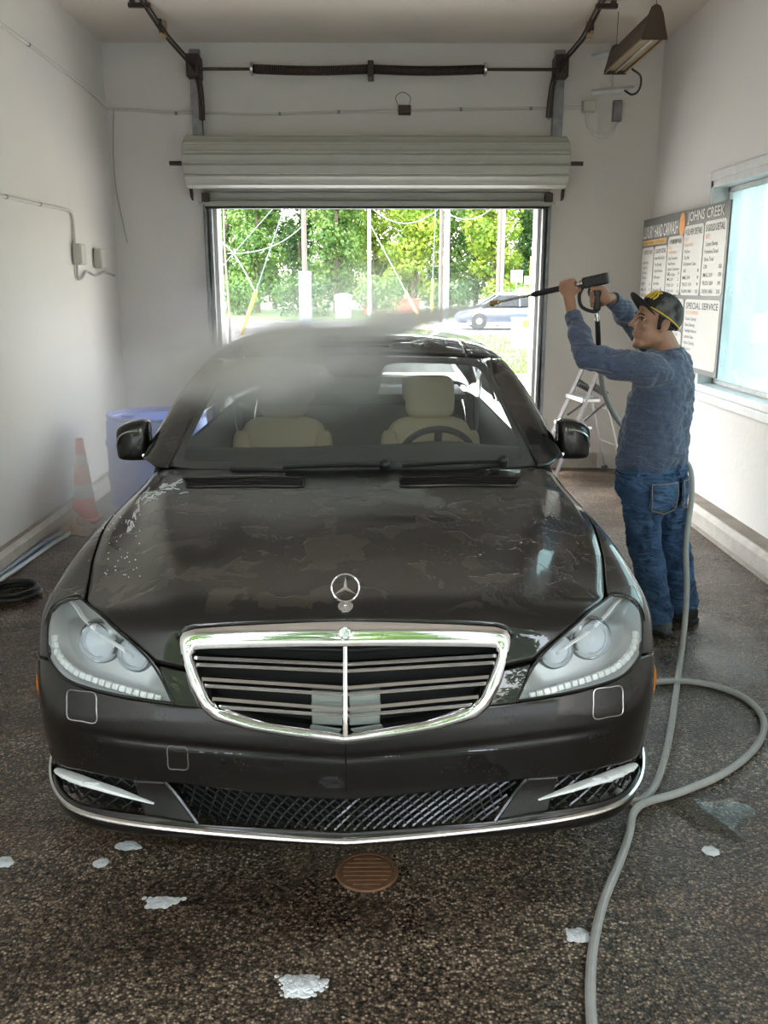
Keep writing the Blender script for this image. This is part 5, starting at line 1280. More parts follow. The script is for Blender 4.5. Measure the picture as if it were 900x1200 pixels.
# conduits
def conduit(name, label, P, r=.011, m_='conduit_paint', clips=()):
    t = thing(name, label, 'conduit', tuple(P[0])); C = catmull(np.array(P) - np.array(P[0]), 60)
    o = MB(); o.tube(C, r, 8); o.build('pipe', m_, t)
    for f in clips:
        i = int(f * 59); o = MB(); d = C[min(i + 1, 59)] - C[i]; o.lathe([(r * 1.25, -.012), (r * 1.25, .012)], 10, C[i], d); o.build('clip', 'galvanised', t)
    return t
def wl(px, py): return at_x(px, py, XL + .016)
def wb_(px, py): return yb(px, py) + np.array([0, -.012, 0])
ZCOR = np.array([XL + .016, YB - .013, wb_(128, 126)[2]])
conduit('conduit', 'white conduit sloping along the side wall up to the corner', [wl(-60, -18), wl(0, 27), wl(60, 72), wl(100, 102), ZCOR], .0115, clips=(.4,))
conduit('conduit', 'white conduit on the end wall from the corner to the dark junction box', [ZCOR, wb_(134, 128), wb_(145, 128.5), wb_(170, 130), wb_(205, 133), wb_(233, 132), wb_(300, 134), wb_(380, 132), wb_(466, 130)], .0115, clips=(.25, .6, .8))
conduit('conduit', 'white conduit between the small box and the grey switch box above the shutter', [wb_(482, 130), wb_(560, 128), wb_(640, 127), wb_(683, 126)], .0115, clips=(.3, .7))
conduit('cable', 'loose white cable hanging in the corner from the conduit', [wb_(134, 128), wb_(133, 160), wb_(135, 210), wb_(142, 250), wb_(150, 285)], .006, 'conduit_grime')
conduit('conduit', 'white conduit dropping to the switch box on the side wall', [wl(-60, 216), wl(0, 229), wl(40, 238), wl(78, 246), wl(84, 250), wl(86, 262), wl(88, 292)], .0115, clips=(.35, .6))
conduit('conduit', 'thin flexible pipe linking the two small boxes on the side wall', [wl(90, 306), wl(91, 325), wl(96, 326), wl(101, 318), wl(110, 322), wl(115, 322), wl(122, 319), wl(134, 323)], .010, 'conduit_grime')
def wall_box(name, label, p, size, m_, on, extra=None):
    t = thing(name, label, 'electrical box', tuple(p)); o = MB(); sx, sy, sz = size
    o.bx(-sx / 2, sx / 2, -sy / 2, sy / 2, -sz / 2, sz / 2); o.build('body', m_, t, bevel=.006)
    o = MB()
    if on == 'x': o.bx(sx / 2 - .002, sx / 2 + .006, -sy * .42, sy * .42, -sz * .44, sz * .44)
    else: o.bx(-sx * .44, sx * .44, -sy / 2 - .006, -sy / 2 + .002, -sz * .44, sz * .44)
    o.build('cover', m_, t, bevel=.003)
    if extra: extra(t)
    return t
wall_box('switch_box', 'grey switch box at the end of the conduit on the side wall', wl(90, 298) + [.02, 0, 0], (.06, .14, .16), 'box_plastic', 'x')
wall_box('outlet_box', 'small grey outlet box nearer the corner on the side wall', wl(114, 303) + [.02, 0, 0], (.06, .14, .16), 'box_plastic', 'x')
def loop_(t):
    o = MB(); o.tube(catmull([(-.06, -.02, .04), (-.08, -.03, .10), (-.02, -.03, .14), (.05, -.03, .10), (.04, -.02, .04)], 16), .003, 5); o.build('wire_loop', 'dark_steel', t)
wall_box('junction_box', 'small dark junction box with a wire loop above the shutter', yb(474, 130) + [0, -.035, 0], (.11, .07, .075), 'dark_steel', 'y', loop_)
jb = wall_box('control_box', 'beige control box joined to a curved conduit on the end wall', yb(689, 125.5) + [0, -.04, 0], (.115, .08, .09), 'box_plastic', 'y')
conduit('conduit', 'curved white conduit hanging between the beige box and the outlet below the heater', [wb_(688, 131), wb_(689, 148), wb_(697, 158), wb_(707, 160), wb_(717, 154), wb_(722, 142)], .014, 'window_frame_paint')
wall_box('outlet_box', 'narrow grey outlet box under the strut brackets on the end wall', yb(722, 131) + [0, -.03, 0], (.075, .06, .17), 'galvanised', 'y')

# ------------------------------------------------------------------ blue drum, striped can, rag
mat('blue_plastic', (.05, .17, .78), .45, noise=dict(scale=20, amount=.3, col=(.04, .13, .62)))
mat('cone_red', (.75, .10, .06), .5); mat('rag_brown', (.33, .20, .11), .95, noise=dict(scale=18, amount=.3, col=(.2, .12, .07), bump=.8))
dr = thing('plastic_drum', 'blue plastic drum standing behind the spray in the corner', 'drum', (-1.72, 7.10, 0))
o = MB(); o.lathe([(0, .0), (.36, .0), (.385, .03), (.39, .22), (.40, .24), (.40, .27), (.39, .29), (.39, .48), (.40, .50), (.40, .53), (.39, .55), (.385, .68), (.36, .715), (.34, .715), (.33, .70), (0, .70)], 48); o.build('body', 'blue_plastic', dr)
for a in (.5, 3.4):
    o = MB(); o.lathe([(.05, .70), (.05, .725), (.03, .73), (0, .73)], 16, (.22 * math.cos(a), .22 * math.sin(a), 0)); o.build('bung', 'blue_plastic', dr)
o = MB(); o.lathe([(.355, .70), (.38, .705), (.385, .73), (.365, .735), (.35, .72)], 48, caps=False); o.build('rim', 'blue_plastic', dr)
cn_ = thing('traffic_cone', 'red and white striped traffic cone blurred by mist beside the blue drum', 'traffic cone', (-2.165, 6.56, 0))
o = MB(); o.bx(-.105, .105, -.105, .105, 0, .03); o.build('base', 'cone_red', cn_, bevel=.02)
zz = [.025, .18, .28, .42, .50, .62]; cols = ['cone_red', 'white_plastic', 'cone_red', 'white_plastic', 'cone_red']
for (za, zb, c_) in zip(zz, zz[1:], cols):
    o = MB(); ra, rb = .095 - za * .11, .095 - zb * .11; o.lathe([(ra, za), (rb, zb)] + ([(rb * .7, zb)] if zb > .7 else []), 24, caps=False); o.build('band', c_, cn_, solid=.006)
p = (-2.125, 6.24); rg_ = thing('rag', 'crumpled brown rag on the floor by the curb', 'rag', (p[0], p[1], 0))
o = MB(); rr = random.Random(9); n_ = 14
G = np.zeros((n_, n_, 3))
for i in range(n_):
    for j in range(n_):
        u, v = i / (n_ - 1) - .5, j / (n_ - 1) - .5; r2 = math.hypot(u, v)
        G[i, j] = (u * .24 + rr.gauss(0, .006), v * .30 + rr.gauss(0, .006), max(.004, .13 * math.exp(-(r2 / .33)**2) * (1 + .5 * math.sin(9 * u + 3) * math.cos(8 * v)) + rr.gauss(0, .006)))
o.grid(G); o.build('cloth', 'rag_brown', rg_, solid=.006, subsurf=1)
G2 = G * [.4, .4, .35] + [.03, -.02, .07]; o = MB(); o.grid(G2); o.build('fold', 'rag_brown', rg_, solid=.006, subsurf=1)
# ------------------------------------------------------------------ hoses on the floor
def fl_(px, py, z): return at_z(px, py, z)
def hose(name, label, P, r, m_, n=90):
    t = thing(name, label, 'hose', tuple(P[0])); C = catmull(np.array(P) - np.array(P[0]), n); o = MB(); o.tube(C, r, 10); o.build('tube', m_, t); return t, C
mat('grey_hose', (.40, .40, .38), .45, noise=dict(scale=30, amount=.3, col=(.32, .32, .30)))
mat('slate_hose', (.20, .24, .28), .35)
r0 = .016
hose('water_hose', 'slate blue hose lying along the curb, the one touching the curb', [(-2.256, 4.1, r0), (-2.256, 4.7, r0), (-2.256, 5.1, r0), (-2.252, 5.4, r0), (-2.246, 5.7, r0), (-2.235, 5.95, r0), (-2.20, 6.17, r0)], r0, 'slate_hose')
hose('water_hose', 'slate blue hose lying along the curb, the outer one of the two', [(-2.221, 4.1, r0), (-2.221, 4.7, r0), (-2.219, 5.08, r0), (-2.20, 5.35, r0), (-2.19, 5.6, r0), (-2.175, 5.9, r0), (-2.14, 6.15, r0)], r0, 'slate_hose')
ring_c = np.array([-2.047, 4.87, .016]); t = thing('hose_coil', 'black rubber hose coil lying on the floor near the car', 'hose', tuple(ring_c))
for k in range(2):
    o = MB(); rx = .138 - k * .012
    o.tube([(rx * math.cos(a), (rx + .002) * math.sin(a), k * .027) for a in np.linspace(0, 2 * math.pi, 49)[:-1]], .015, 8, closed=True); o.build('loop', 'black_rubber', t)
# ------------------------------------------------------------------ floor drain, foam, puddle
mat('rusty_iron', (.22, .105, .05), .7, .3, noise=dict(scale=25, amount=.3, col=(.13, .07, .04), bump=.5))
p = at_z(430, 1022, 0); dr_ = thing('drain_cover', 'round rusty iron drain cover in the floor', 'drain cover', (p[0], p[1], 0))
o = MB(); o.lathe([(0, -.02), (.082, -.02), (.082, .003), (.078, .004), (0, .004)], 32); o.build('disc', 'rusty_iron', dr_)
o = MB(); o.lathe([(.082, .0), (.082, .006), (.092, .006), (.094, .0)], 32, caps=False); o.build('rim', 'rusty_iron', dr_)
for k in range(-3, 4):
    w = math.sqrt(max(.0001, .072**2 - (k * .02)**2)); o = MB(); o.bx(-w, w, k * .02 - .004, k * .02 + .004, .003, .0065); o.build('rib', 'rusty_iron', dr_)
def foam(px, py, w, d, h, label, seed, n=60):
    p = at_z(px, py, 0); rr = random.Random(seed); t = thing('soap_foam', label, 'foam', (p[0], p[1], 0)); o = MB()
    for k in range(n):
        a = rr.uniform(0, 6.28); q = rr.random()**.7; s_ = rr.uniform(.006, .016) * (1.25 - q)
        x, y = q * w * math.cos(a) * (1 + .35 * math.sin(3 * a + seed)), q * d * math.sin(a) * (1 + .3 * math.cos(2 * a))
        o.sphere((x, y, s_ * .15), (s_ * 1.7, s_ * 1.7, h * rr.uniform(.5, 1) * (1.2 - q)), 7, 4)
    q_ = o.build('bubbles', 'foam', t); q_['kind'] = 'stuff'
foam(350, 1156, .062, .050, .012, 'white soap foam clump on the floor, the largest one below the drain', 1, 110)
foam(676, 1096, .030, .035, .006, 'small white soap foam spot beside the grey hose', 2, 30)
foam(4, 1011, .03, .025, .006, 'little white foam blob out near the tyre side of the floor', 3, 16)
foam(150, 992, .04, .012, .003, 'thin streak of foam just ahead of the bumper corner', 4, 30)
foam(118, 1012, .018, .012, .004, 'tiny foam fleck by the thin foam streak', 5, 8)
foam(186, 1058, .07, .03, .002, 'thin broken film of foam on the dark wet floor', 6, 22)
foam(832, 998, .018, .012, .005, 'tiny foam fleck beside the puddle', 7, 8)
glass_mat('water', (.80, .80, .78), 1.33)
p = at_z(832, 955, 0); t = thing('puddle', 'shallow puddle inside the hose loop', 'puddle', (p[0], p[1], 0)); o = MB(); nP = 40
rim_ = [((.16 + .05 * math.sin(3 * a) + .03 * math.sin(5 * a + 1)) * math.cos(a) * .8, (.17 + .05 * math.cos(2 * a + .5) + .03 * math.sin(4 * a)) * math.sin(a), .0015) for a in np.linspace(0, 2 * math.pi, nP + 1)[:-1]]
o.add(rim_ + [(x * .93, y * .93, .004) for x, y, z in rim_] + [(0, 0, .0042)], [(k, (k + 1) % nP, nP + (k + 1) % nP, nP + k) for k in range(nP)] + [(nP + k, nP + (k + 1) % nP, 2 * nP) for k in range(nP)]); o.build('water_film', 'water', t)
# ------------------------------------------------------------------ step ladder
mat('ladder_grey', (.12, .12, .125), .5)
LB = at_z(722, 559, 0)
ld = thing('step_ladder', 'aluminium step ladder with grey plastic joints behind the man', 'ladder', (LB[0] - .25, LB[1] + .05, 0), R(-80))
# local: x across the rungs, y front(-)/back(+)
top_z = 1.04
for s_ in (-1, 1):
    o = MB(); o.tube([(s_ * .24, -.43, 0), (s_ * .17, -.02, top_z - .05)], .021, 4, up=(1, 0, 0)); o.build('front_rail', 'aluminium', ld, smooth=0)
    o = MB(); o.tube([(s_ * .22, .26, 0), (s_ * .15, .03, top_z - .22)], .014, 8); o.build('rear_leg', 'aluminium', ld)
    o = MB(); o.bx(s_ * .24 - .03, s_ * .24 + .03, -.46, -.40, -.0, .05); o.build('foot', 'ladder_grey', ld, bevel=.008)
    o = MB(); o.bx(s_ * .22 - .022, s_ * .22 + .022, .235, .285, -.0, .05); o.build('foot', 'ladder_grey', ld, bevel=.008)
    o = MB(); o.tube([(s_ * .178, -.065, top_z - .20), (s_ * .17, .055, top_z - .27)], [.042, .038], 10, flat=.8); o.build('joint', 'ladder_grey', ld)
    o = MB(); o.tube([(s_ * .195, -.15, top_z - .5), (s_ * .165, .08, top_z - .33)], .010, 6); o.build('brace', 'ladder_grey', ld)
for k, z in enumerate((.24, .48, .72)):
    f = z / top_z; y = -.43 + .41 * f; w = .24 - .06 * f
    o = MB(); o.bx(-w, w, y - .03, y + .20 - k * .03, z - .018, z + .018); o.build('step', 'aluminium', ld, bevel=.006)
    o = MB(); o.bx(-w + .02, w - .02, y - .02, y + .19 - k * .03, z + .018, z + .022); o.build('tread', 'ladder_grey', ld)
o = MB(); o.tube([(-.15, .02, top_z - .04), (-.12, .02, top_z + .0), (.12, .02, top_z + .0), (.15, .02, top_z - .04)], [.04, .05, .05, .04], 10, flat=.8); o.build('top_cap', 'ladder_grey', ld)
for z in (.30, .62): o = MB(); o.tube([(-.21, .26 - .23 * z / top_z, z), (.21, .26 - .23 * z / top_z, z)], .009, 6); o.build('rear_bar', 'aluminium', ld)
# ================================================================== the man with the pressure washer
mat('skin', (.40, .215, .14), .5, noise=dict(scale=30, amount=.3, col=(.35, .18, .115)), sss=.08)
bpy.data.materials['skin'].node_tree.nodes['Principled BSDF'].inputs['Subsurface Radius'].default_value = (.01, .004, .002)
m, nt, b = new_mat('shirt_blue'); M['shirt_blue'] = m
setp(b, color=(.105, .145, .255), rough=.85, sheen=.3)
N = nt.nodes.new; L = nt.links.new; tc = N('ShaderNodeTexCoord')
n1 = N('ShaderNodeTexNoise'); n1.inputs['Scale'].default_value = 240; L(tc.outputs['Object'], n1.inputs['Vector'])
cr = N('ShaderNodeValToRGB'); cr.color_ramp.elements[0].position = .35; cr.color_ramp.elements[0].color = (.045, .062, .115, 1); cr.color_ramp.elements[1].position = .68; cr.color_ramp.elements[1].color = (.10, .132, .215, 1)
L(n1.outputs['Fac'], cr.inputs[0]); L(cr.outputs[0], b.inputs['Base Color'])
def fold_bump(nt, b, tc, scale, stretch, strength, dist, extra=None):
    N = nt.nodes.new; L = nt.links.new
    mp = N('ShaderNodeMapping'); mp.inputs['Scale'].default_value = stretch; mp.inputs['Rotation'].default_value = (.3, .5, .4); L(tc.outputs['Object'], mp.inputs[0])
    w = N('ShaderNodeTexNoise'); w.inputs['Scale'].default_value = scale; w.inputs['Detail'].default_value = 3; w.inputs['Distortion'].default_value = 1.2; L(mp.outputs[0], w.inputs['Vector'])
    bp = N('ShaderNodeBump'); bp.inputs['Strength'].default_value = strength; bp.inputs['Distance'].default_value = dist; L(w.outputs['Fac'], bp.inputs['Height']); L(bp.outputs[0], b.inputs['Normal'])
fold_bump(nt, b, tc, 6, (.8, .8, 3.0), 1.0, .036)
m, nt, b = new_mat('denim'); M['denim'] = m; setp(b, color=(.05, .12, .26), rough=.85)
N = nt.nodes.new; L = nt.links.new; tc = N('ShaderNodeTexCoord')
n1 = N('ShaderNodeTexNoise'); n1.inputs['Scale'].default_value = 9; n1.inputs['Detail'].default_value = 5; L(tc.outputs['Object'], n1.inputs['Vector'])
cr = N('ShaderNodeValToRGB'); cr.color_ramp.elements[0].position = .36; cr.color_ramp.elements[0].color = (.020, .052, .125, 1); cr.color_ramp.elements[1].position = .68; cr.color_ramp.elements[1].color = (.075, .155, .30, 1)
L(n1.outputs['Fac'], cr.inputs[0]); L(cr.outputs[0], b.inputs['Base Color']); fold_bump(nt, b, tc, 7, (1.2, 1.2, 2.6), 1.0, .05)
mat('cap_black', (.018, .018, .019), .8); mat('cap_camo', (.13, .125, .12), .85, noise=dict(scale=22, amount=.12, col=(.022, .022, .022))); mat('thread_gold', (.72, .50, .05), .6)
mat('hair_black', (.014, .011, .010), .7, noise=dict(scale=200, amount=.3, col=(.03, .022, .018), bump=.5)); mat('eye_white', (.34, .32, .30), .6); mat('iris_brown', (.03, .015, .01), .2); mat('lip', (.30, .12, .095), .5); mat('nail', (.5, .32, .26), .4)
mat('shoe_black', (.02, .02, .022), .6); mat('shoe_grey', (.16, .165, .17), .8, noise=dict(scale=120, amount=.2, col=(.06, .06, .065))); mat('stitch', (.40, .30, .16), .7); mat('brass', (.55, .38, .16), .3, 1.0)
PC = np.array([1.34, 4.30, 0.0])           # the man's own origin, on the floor below the hips
A_ = lambda x, y, z: np.array([x, y, z]) - PC
f_p = np.array([-.65, .76, 0]); r_p = np.array([.76, .65, 0])      # pelvis facing, his right
f_t = np.array([-.80, .60, 0]); r_t = np.array([.60, .80, 0])      # chest facing
pel = A_(1.335, 4.30, .88); hipL = pel - r_p * .09 + [0, 0, -.03]; hipR = pel + r_p * .09 + [0, 0, -.03]
kneeL = A_(1.315, 4.245, .47); kneeR = A_(1.50, 4.40, .47); ankL = A_(1.405, 4.27, .09); ankR = A_(1.60, 4.455, .09)
waist = A_(1.345, 4.285, 1.0); chest = A_(1.365, 4.275, 1.20); neck = A_(1.365, 4.275, 1.385)
shL = A_(1.245, 4.135, 1.325); shR = A_(1.445, 4.41, 1.335)
elL = A_(.965, 4.20, 1.395); wrL = A_(.925, 4.36, 1.585); elR = A_(1.27, 4.58, 1.54); wrR = A_(1.125, 4.44, 1.645)
gripL = A_(*at_y(667, 342, 4.42)); gripR = A_(*at_y(702, 343, 4.37))
# lance axis through the near-hand grip
tip = A_(*at_y(573, 356.5, 4.62)); rear = A_(*at_y(711, 326, 4.34)); ldir = (tip - rear); Lt = np.linalg.norm(ldir); ldir /= Lt
gripL = rear + ldir * np.dot(gripL - rear, ldir)
man = None
def remesh(o_mb, name, m_, parent, voxel, smooth_it=6, disp=0.0, dscale=.1):
    ob = o_mb.build(name, m_, parent, smooth=180)
    md = ob.modifiers.new('remesh', 'REMESH'); md.mode = 'VOXEL'; md.voxel_size = voxel; md.use_smooth_shade = True
    md = ob.modifiers.new('relax', 'SMOOTH'); md.factor = .5; md.iterations = smooth_it
    if disp:
        tx = bpy.data.textures.new(name + '_folds', 'CLOUDS'); tx.noise_scale = dscale; tx.noise_depth = 2
        md = ob.modifiers.new('folds', 'DISPLACE'); md.texture = tx; md.strength = disp; md.mid_level = .5; md.texture_coords = 'LOCAL'
    return ob
def limb(o, pts, rad, n=12, flat=1.0, up=(0, 0, 1)):
    C = catmull(pts, 14); s = np.linspace(0, 1, len(pts)); t = np.linspace(0, 1, 14)
    o.tube(C, np.interp(t, s, rad), n, flat=flat, up=up); o.sphere(pts[0], rad[0] * .98, 12, 8); o.sphere(pts[-1], rad[-1] * .98, 12, 8)
def ell(o, c, axes, r):
    """ellipsoid with its own axes"""
    i = len(o.v); o.sphere((0, 0, 0), 1.0, 18, 12); Rm = np.stack(axes, 1)
    for k in range(i, len(o.v)): o.v[k] = tuple(np.array(c) + Rm @ (np.array(o.v[k]) * np.array(r)))
# head frame
Hc = A_(1.295, 4.262, 1.540)
fh = np.array([-.985, -.12, .06]); fh /= np.linalg.norm(fh); lh_ = np.cross([0, 0, 1], fh); lh_ /= np.linalg.norm(lh_); uh = np.cross(fh, lh_)
def hp(a, s, u): return Hc + fh * a + lh_ * s + uh * u
HA = (fh, lh_, uh)
# ---- body (one continuous skin)
o = MB()
ell(o, hp(-.012, 0, .032), HA, (.096, .074, .098)); ell(o, hp(.033, 0, -.048), HA, (.062, .060, .080)); ell(o, hp(.060, 0, -.100), HA, (.034, .040, .028)); ell(o, hp(.006, 0, -.070), HA, (.064, .062, .052))
o.sphere(hp(.080, 0, -.110), .018, 10, 8)
limb(o, [hp(.090, 0, .020), hp(.103, 0, .000), hp(.117, 0, -.020)], [.008, .009, .012], 10); o.sphere(hp(.104, .011, -.026), .008, 8, 6); o.sphere(hp(.104, -.011, -.026), .008, 8, 6)
ell(o, hp(.080, 0, .022), HA, (.014, .046, .012))
for q in (1, -1):
    o.sphere(hp(.062, q * .040, -.022), .024, 10, 8); ell(o, hp(-.018, q * .074, -.012), HA, (.020, .008, .032)); ell(o, hp(-.026, q * .080, -.002), HA, (.012, .008, .022)); ell(o, hp(-.008, q * .070, -.038), HA, (.010, .008, .012))
ell(o, hp(.093, 0, -.052), HA, (.010, .022, .007)); ell(o, hp(.090, 0, -.064), HA, (.011, .020, .008))
limb(o, [hp(-.02, 0, -.05), neck + [0, 0, .02], neck - [0, 0, .04]], [.058, .058, .07], 14)
limb(o, [neck - [0, 0, .03], chest, waist, pel], [.085, .125, .115, .125], 14, flat=.75, up=tuple(f_t))
for sh, el, wr in ((shL, elL, wrL), (shR, elR, wrR)):
    limb(o, [chest + [0, 0, .11], sh], [.07, .055]); limb(o, [sh, (sh + el) / 2, el], [.052, .045, .038]); limb(o, [el, (el * .6 + wr * .4), wr], [.039, .038, .026])
for h_, k_, a_ in ((hipL, kneeL, ankL), (hipR, kneeR, ankR)):
    limb(o, [h_, (h_ + k_) / 2, k_], [.085, .075, .055]); limb(o, [k_, k_ * .6 + a_ * .4, a_], [.054, .055, .038]); limb(o, [a_, a_ + f_p * .09 - [0, 0, .05]], [.036, .030])
# hands
def hand(o, wr, c, d, n, u, gr, spread=.0195, thumb_dir=1):
    """fingers closed round a bar of radius gr with axis d; n = side of the palm, u = over the bar"""
    palm = c + n * (gr + .018) - u * .018
    limb(o, [wr, wr * .45 + palm * .55, palm], [.027, .030, .030], 12, flat=.8); 
    kn = []
    for i, (ln, rf) in enumerate(((.95, .0095), (1.08, .010), (1.0, .0098), (.82, .0088))):
        b_ = c + d * (i - 1.5) * spread; r_ = gr + rf
        k0 = b_ + n * (r_ + .006) + u * .006; limb(o, [palm + d * (i - 1.5) * spread * .7, k0], [.014, .012], 8)
        ang = [10, 60, 112, 165, 205]; ang = [a * (.75 + .25 * ln) for a in ang]
        P = [b_ + (n * math.cos(R(a)) + u * math.sin(R(a))) * (r_ * (1.25 if a < 70 else 1.04)) for a in ang]
        limb(o, [k0] + P[1:], [rf * 1.12, rf * 1.08, rf, rf * .92, rf * .8], 8); kn.append(P[-1])
    t0 = palm + d * thumb_dir * .026 - u * .004
    P = [t0, c + d * thumb_dir * .046 + n * (gr + .004) - u * (gr + .004), c + d * thumb_dir * .05 - n * (gr * .2) - u * (gr + .011), c + d * thumb_dir * .054 - n * (gr + .009) + u * .002]
    limb(o, P, [.0145, .0125, .0110, .0092], 8)
    return kn
camdir = np.array([-.25, -.97, 0]); camdir /= np.linalg.norm(camdir)
n_l = camdir - ldir * np.dot(camdir, ldir); n_l /= np.linalg.norm(n_l); u_l = np.cross(ldir, n_l); u_l = u_l if u_l[2] > 0 else -u_l
tilt_n = n_l * .80 - u_l * .30; tilt_n /= np.linalg.norm(tilt_n); tilt_u = u_l - tilt_n * np.dot(u_l, tilt_n); tilt_u /= np.linalg.norm(tilt_u)
hand(o, wrL, gripL, ldir, tilt_n, tilt_u, .015, thumb_dir=-1)
g_ax = np.array([.10, .02, -1.0]); g_ax /= np.linalg.norm(g_ax)
g_top = rear + ldir * .055 - u_l * .030; g_mid = g_top + g_ax * .055
n_r = -ldir * .65 - camdir * .55; n_r -= g_ax * np.dot(n_r, g_ax); n_r /= np.linalg.norm(n_r); u_r = np.cross(g_ax, n_r); u_r = u_r if np.dot(u_r, ldir) > 0 else -u_r
hand(o, wrR, g_mid, g_ax, n_r, u_r, .015, .019, thumb_dir=-1)
man = remesh(o, 'person', 'skin', None, .0052, 3)
man.location = tuple(PC); tag(man, 'man in blue long-sleeved shirt, jeans and cap aiming a pressure washer over the car', 'person')
# ---- shirt
o = MB()
limb(o, [neck - [0, 0, .035], chest + [0, 0, .10]], [.075, .12], 14, flat=.8, up=tuple(f_t))
def slab_ring(o, rings, n=28):
    """stack of elliptical rings: (centre, right axis, forward axis, half-width, half-depth)"""
    V = []
    for c, r_, f_, hw_, hd_ in rings:
        for k in range(n):
            a = 2 * math.pi * k / n; c_, s2 = math.cos(a), math.sin(a); e = .8
            V.append(c + r_ * hw_ * math.copysign(abs(c_)**e, c_) + f_ * hd_ * math.copysign(abs(s2)**e, s2))
    m_2 = len(rings); F = [(i * n + k, i * n + (k + 1) % n, (i + 1) * n + (k + 1) % n, (i + 1) * n + k) for i in range(m_2 - 1) for k in range(n)] + [tuple(range(n))[::-1], tuple((m_2 - 1) * n + k for k in range(n))]
    o.add(V, F)
mixv = lambda a, b_, t: (a * (1 - t) + b_ * t) / np.linalg.norm(a * (1 - t) + b_ * t)
slab_ring(o, [(A_(1.335, 4.295, .835), r_p, f_p, .180, .130), (A_(1.335, 4.295, .90), r_p, f_p, .184, .142), (A_(1.340, 4.29, 1.0), mixv(r_p, r_t, .4), mixv(f_p, f_t, .4), .178, .145), (A_(1.350, 4.285, 1.12), mixv(r_p, r_t, .7), mixv(f_p, f_t, .7), .178, .138),
              (A_(1.362, 4.28, 1.22), r_t, f_t, .188, .128), (A_(1.365, 4.278, 1.315), r_t, f_t, .180, .112), (A_(1.365, 4.276, 1.385), r_t, f_t, .130, .085), (A_(1.363, 4.275, 1.412), r_t, f_t, .080, .070)])
for sh, el, wr in ((shL, elL, wrL), (shR, elR, wrR)):
    limb(o, [chest * .35 + sh * .65 + [0, 0, .02], sh], [.095, .082], 14); cuff = wr * .80 + el * .20
    limb(o, [sh, sh * .5 + el * .5 - [0, 0, .008], el - [0, 0, .006]], [.080, .068, .058], 14); limb(o, [el - [0, 0, .006], el * .5 + cuff * .5, cuff], [.058, .051, .040], 14)
shirt = remesh(o, 'shirt', 'shirt_blue', man, .008, 4, .034, .065); shirt['label'] = 'heather blue long-sleeved shirt'
for el, wr in ((elL, wrL), (elR, wrR)):
    d = (wr - el) / np.linalg.norm(wr - el); c = wr * .83 + el * .17; o = MB(); o.lathe([(.034, -.03), (.040, -.026), (.0405, .0), (.039, .020), (.034, .024)], 24, c, d, caps=False); o.build('cuff', 'shirt_blue', man, solid=.004)
o = MB(); o.tube([neck + [0, 0, .018] + (r_t * math.cos(a) * .072 + f_t * math.sin(a) * .068) + np.array([0, 0, -.012 * math.sin(a)]) for a in np.linspace(0, 2 * math.pi, 33)[:-1]], .009, 8, closed=True); o.build('collar', 'shirt_blue', man)
# ---- jeans
o = MB()
slab_ring(o, [(A_(1.335, 4.30, .865), r_p, f_p, .168, .118), (A_(1.335, 4.298, .82), r_p, f_p, .182, .138), (A_(1.338, 4.298, .74), r_p, f_p, .185, .138), (A_(1.345, 4.30, .69), r_p, f_p, .17, .11)])
for s_ in (-1, 1): ell(o, pel + r_p * s_ * .085 - f_p * .065 + [0, 0, -.075], (r_p, f_p, np.array([0, 0, 1.0])), (.088, .075, .095))
for h_, k_, a_ in ((hipL, kneeL, ankL), (hipR, kneeR, ankR)):
    limb(o, [h_ + [0, 0, -.04], h_ * .5 + k_ * .5, k_], [.104, .096, .080], 16); limb(o, [k_, k_ * .55 + a_ * .45 - f_p * .012, a_ * .93 + k_ * .07, a_ + [0, 0, .022] - f_p * .008], [.080, .078, .076, .082], 16)
    for z_ in (.09, .13, .17): 
        c = a_ * (1 - z_) + k_ * z_; ell(o, c + f_p * (.006 if z_ == .13 else -.004), (r_p, f_p, np.array([0, 0, 1.0])), (.083, .083, .026))
jeans = remesh(o, 'jeans', 'denim', man, .008, 3, .030, .06); jeans['label'] = 'faded blue denim jeans'
# back pockets, waistband and stitching: laid on the seat
def seat_pt(s, z, off=.0): 
    th = s; base = A_(1.335, 4.298, z); return base + r_p * math.cos(th) * (.186 + off) * 1.0 + f_p * math.sin(th) * (.142 + off)
for th in (R(-118), R(-62)):
    G = np.array([[seat_pt(th + (u - .5) * .80 * (1 - .10 * v), .805 - v * .135 - .02 * (1 - abs(2 * u - 1)) * (v > .95), .022 + .008 * math.sin(math.pi * v)) for v in np.linspace(0, 1, 9)] for u in np.linspace(0, 1, 9)])
    o = MB(); o.grid(G); pk = o.build('back_pocket', 'denim', man, solid=.008)
    per = np.vstack([G[:, 0], G[-1, 1:], G[::-1, -1][1:], G[0, ::-1][1:-1]]); o = MB(); o.tube((per - per.mean(0)) * .93 + per.mean(0) + np.array([0, 0, 0]) - f_p * .008, .0018, 4, closed=True); o.build('stitching', 'stitch', pk)
G = np.array([[seat_pt(a, z, .004 - .012 * (z > .86)) for z in (.835, .85, .865, .878)] for a in np.linspace(0, 2 * math.pi, 41)]); o = MB(); o.grid(G); o.build('waistband', 'denim', man, solid=.008)
for a in (R(-20), R(-90), R(-160)): o = MB(); o.box(seat_pt(a, .855, .012), (.014, .014, .055)); o.build('belt_loop', 'denim', man, bevel=.003)
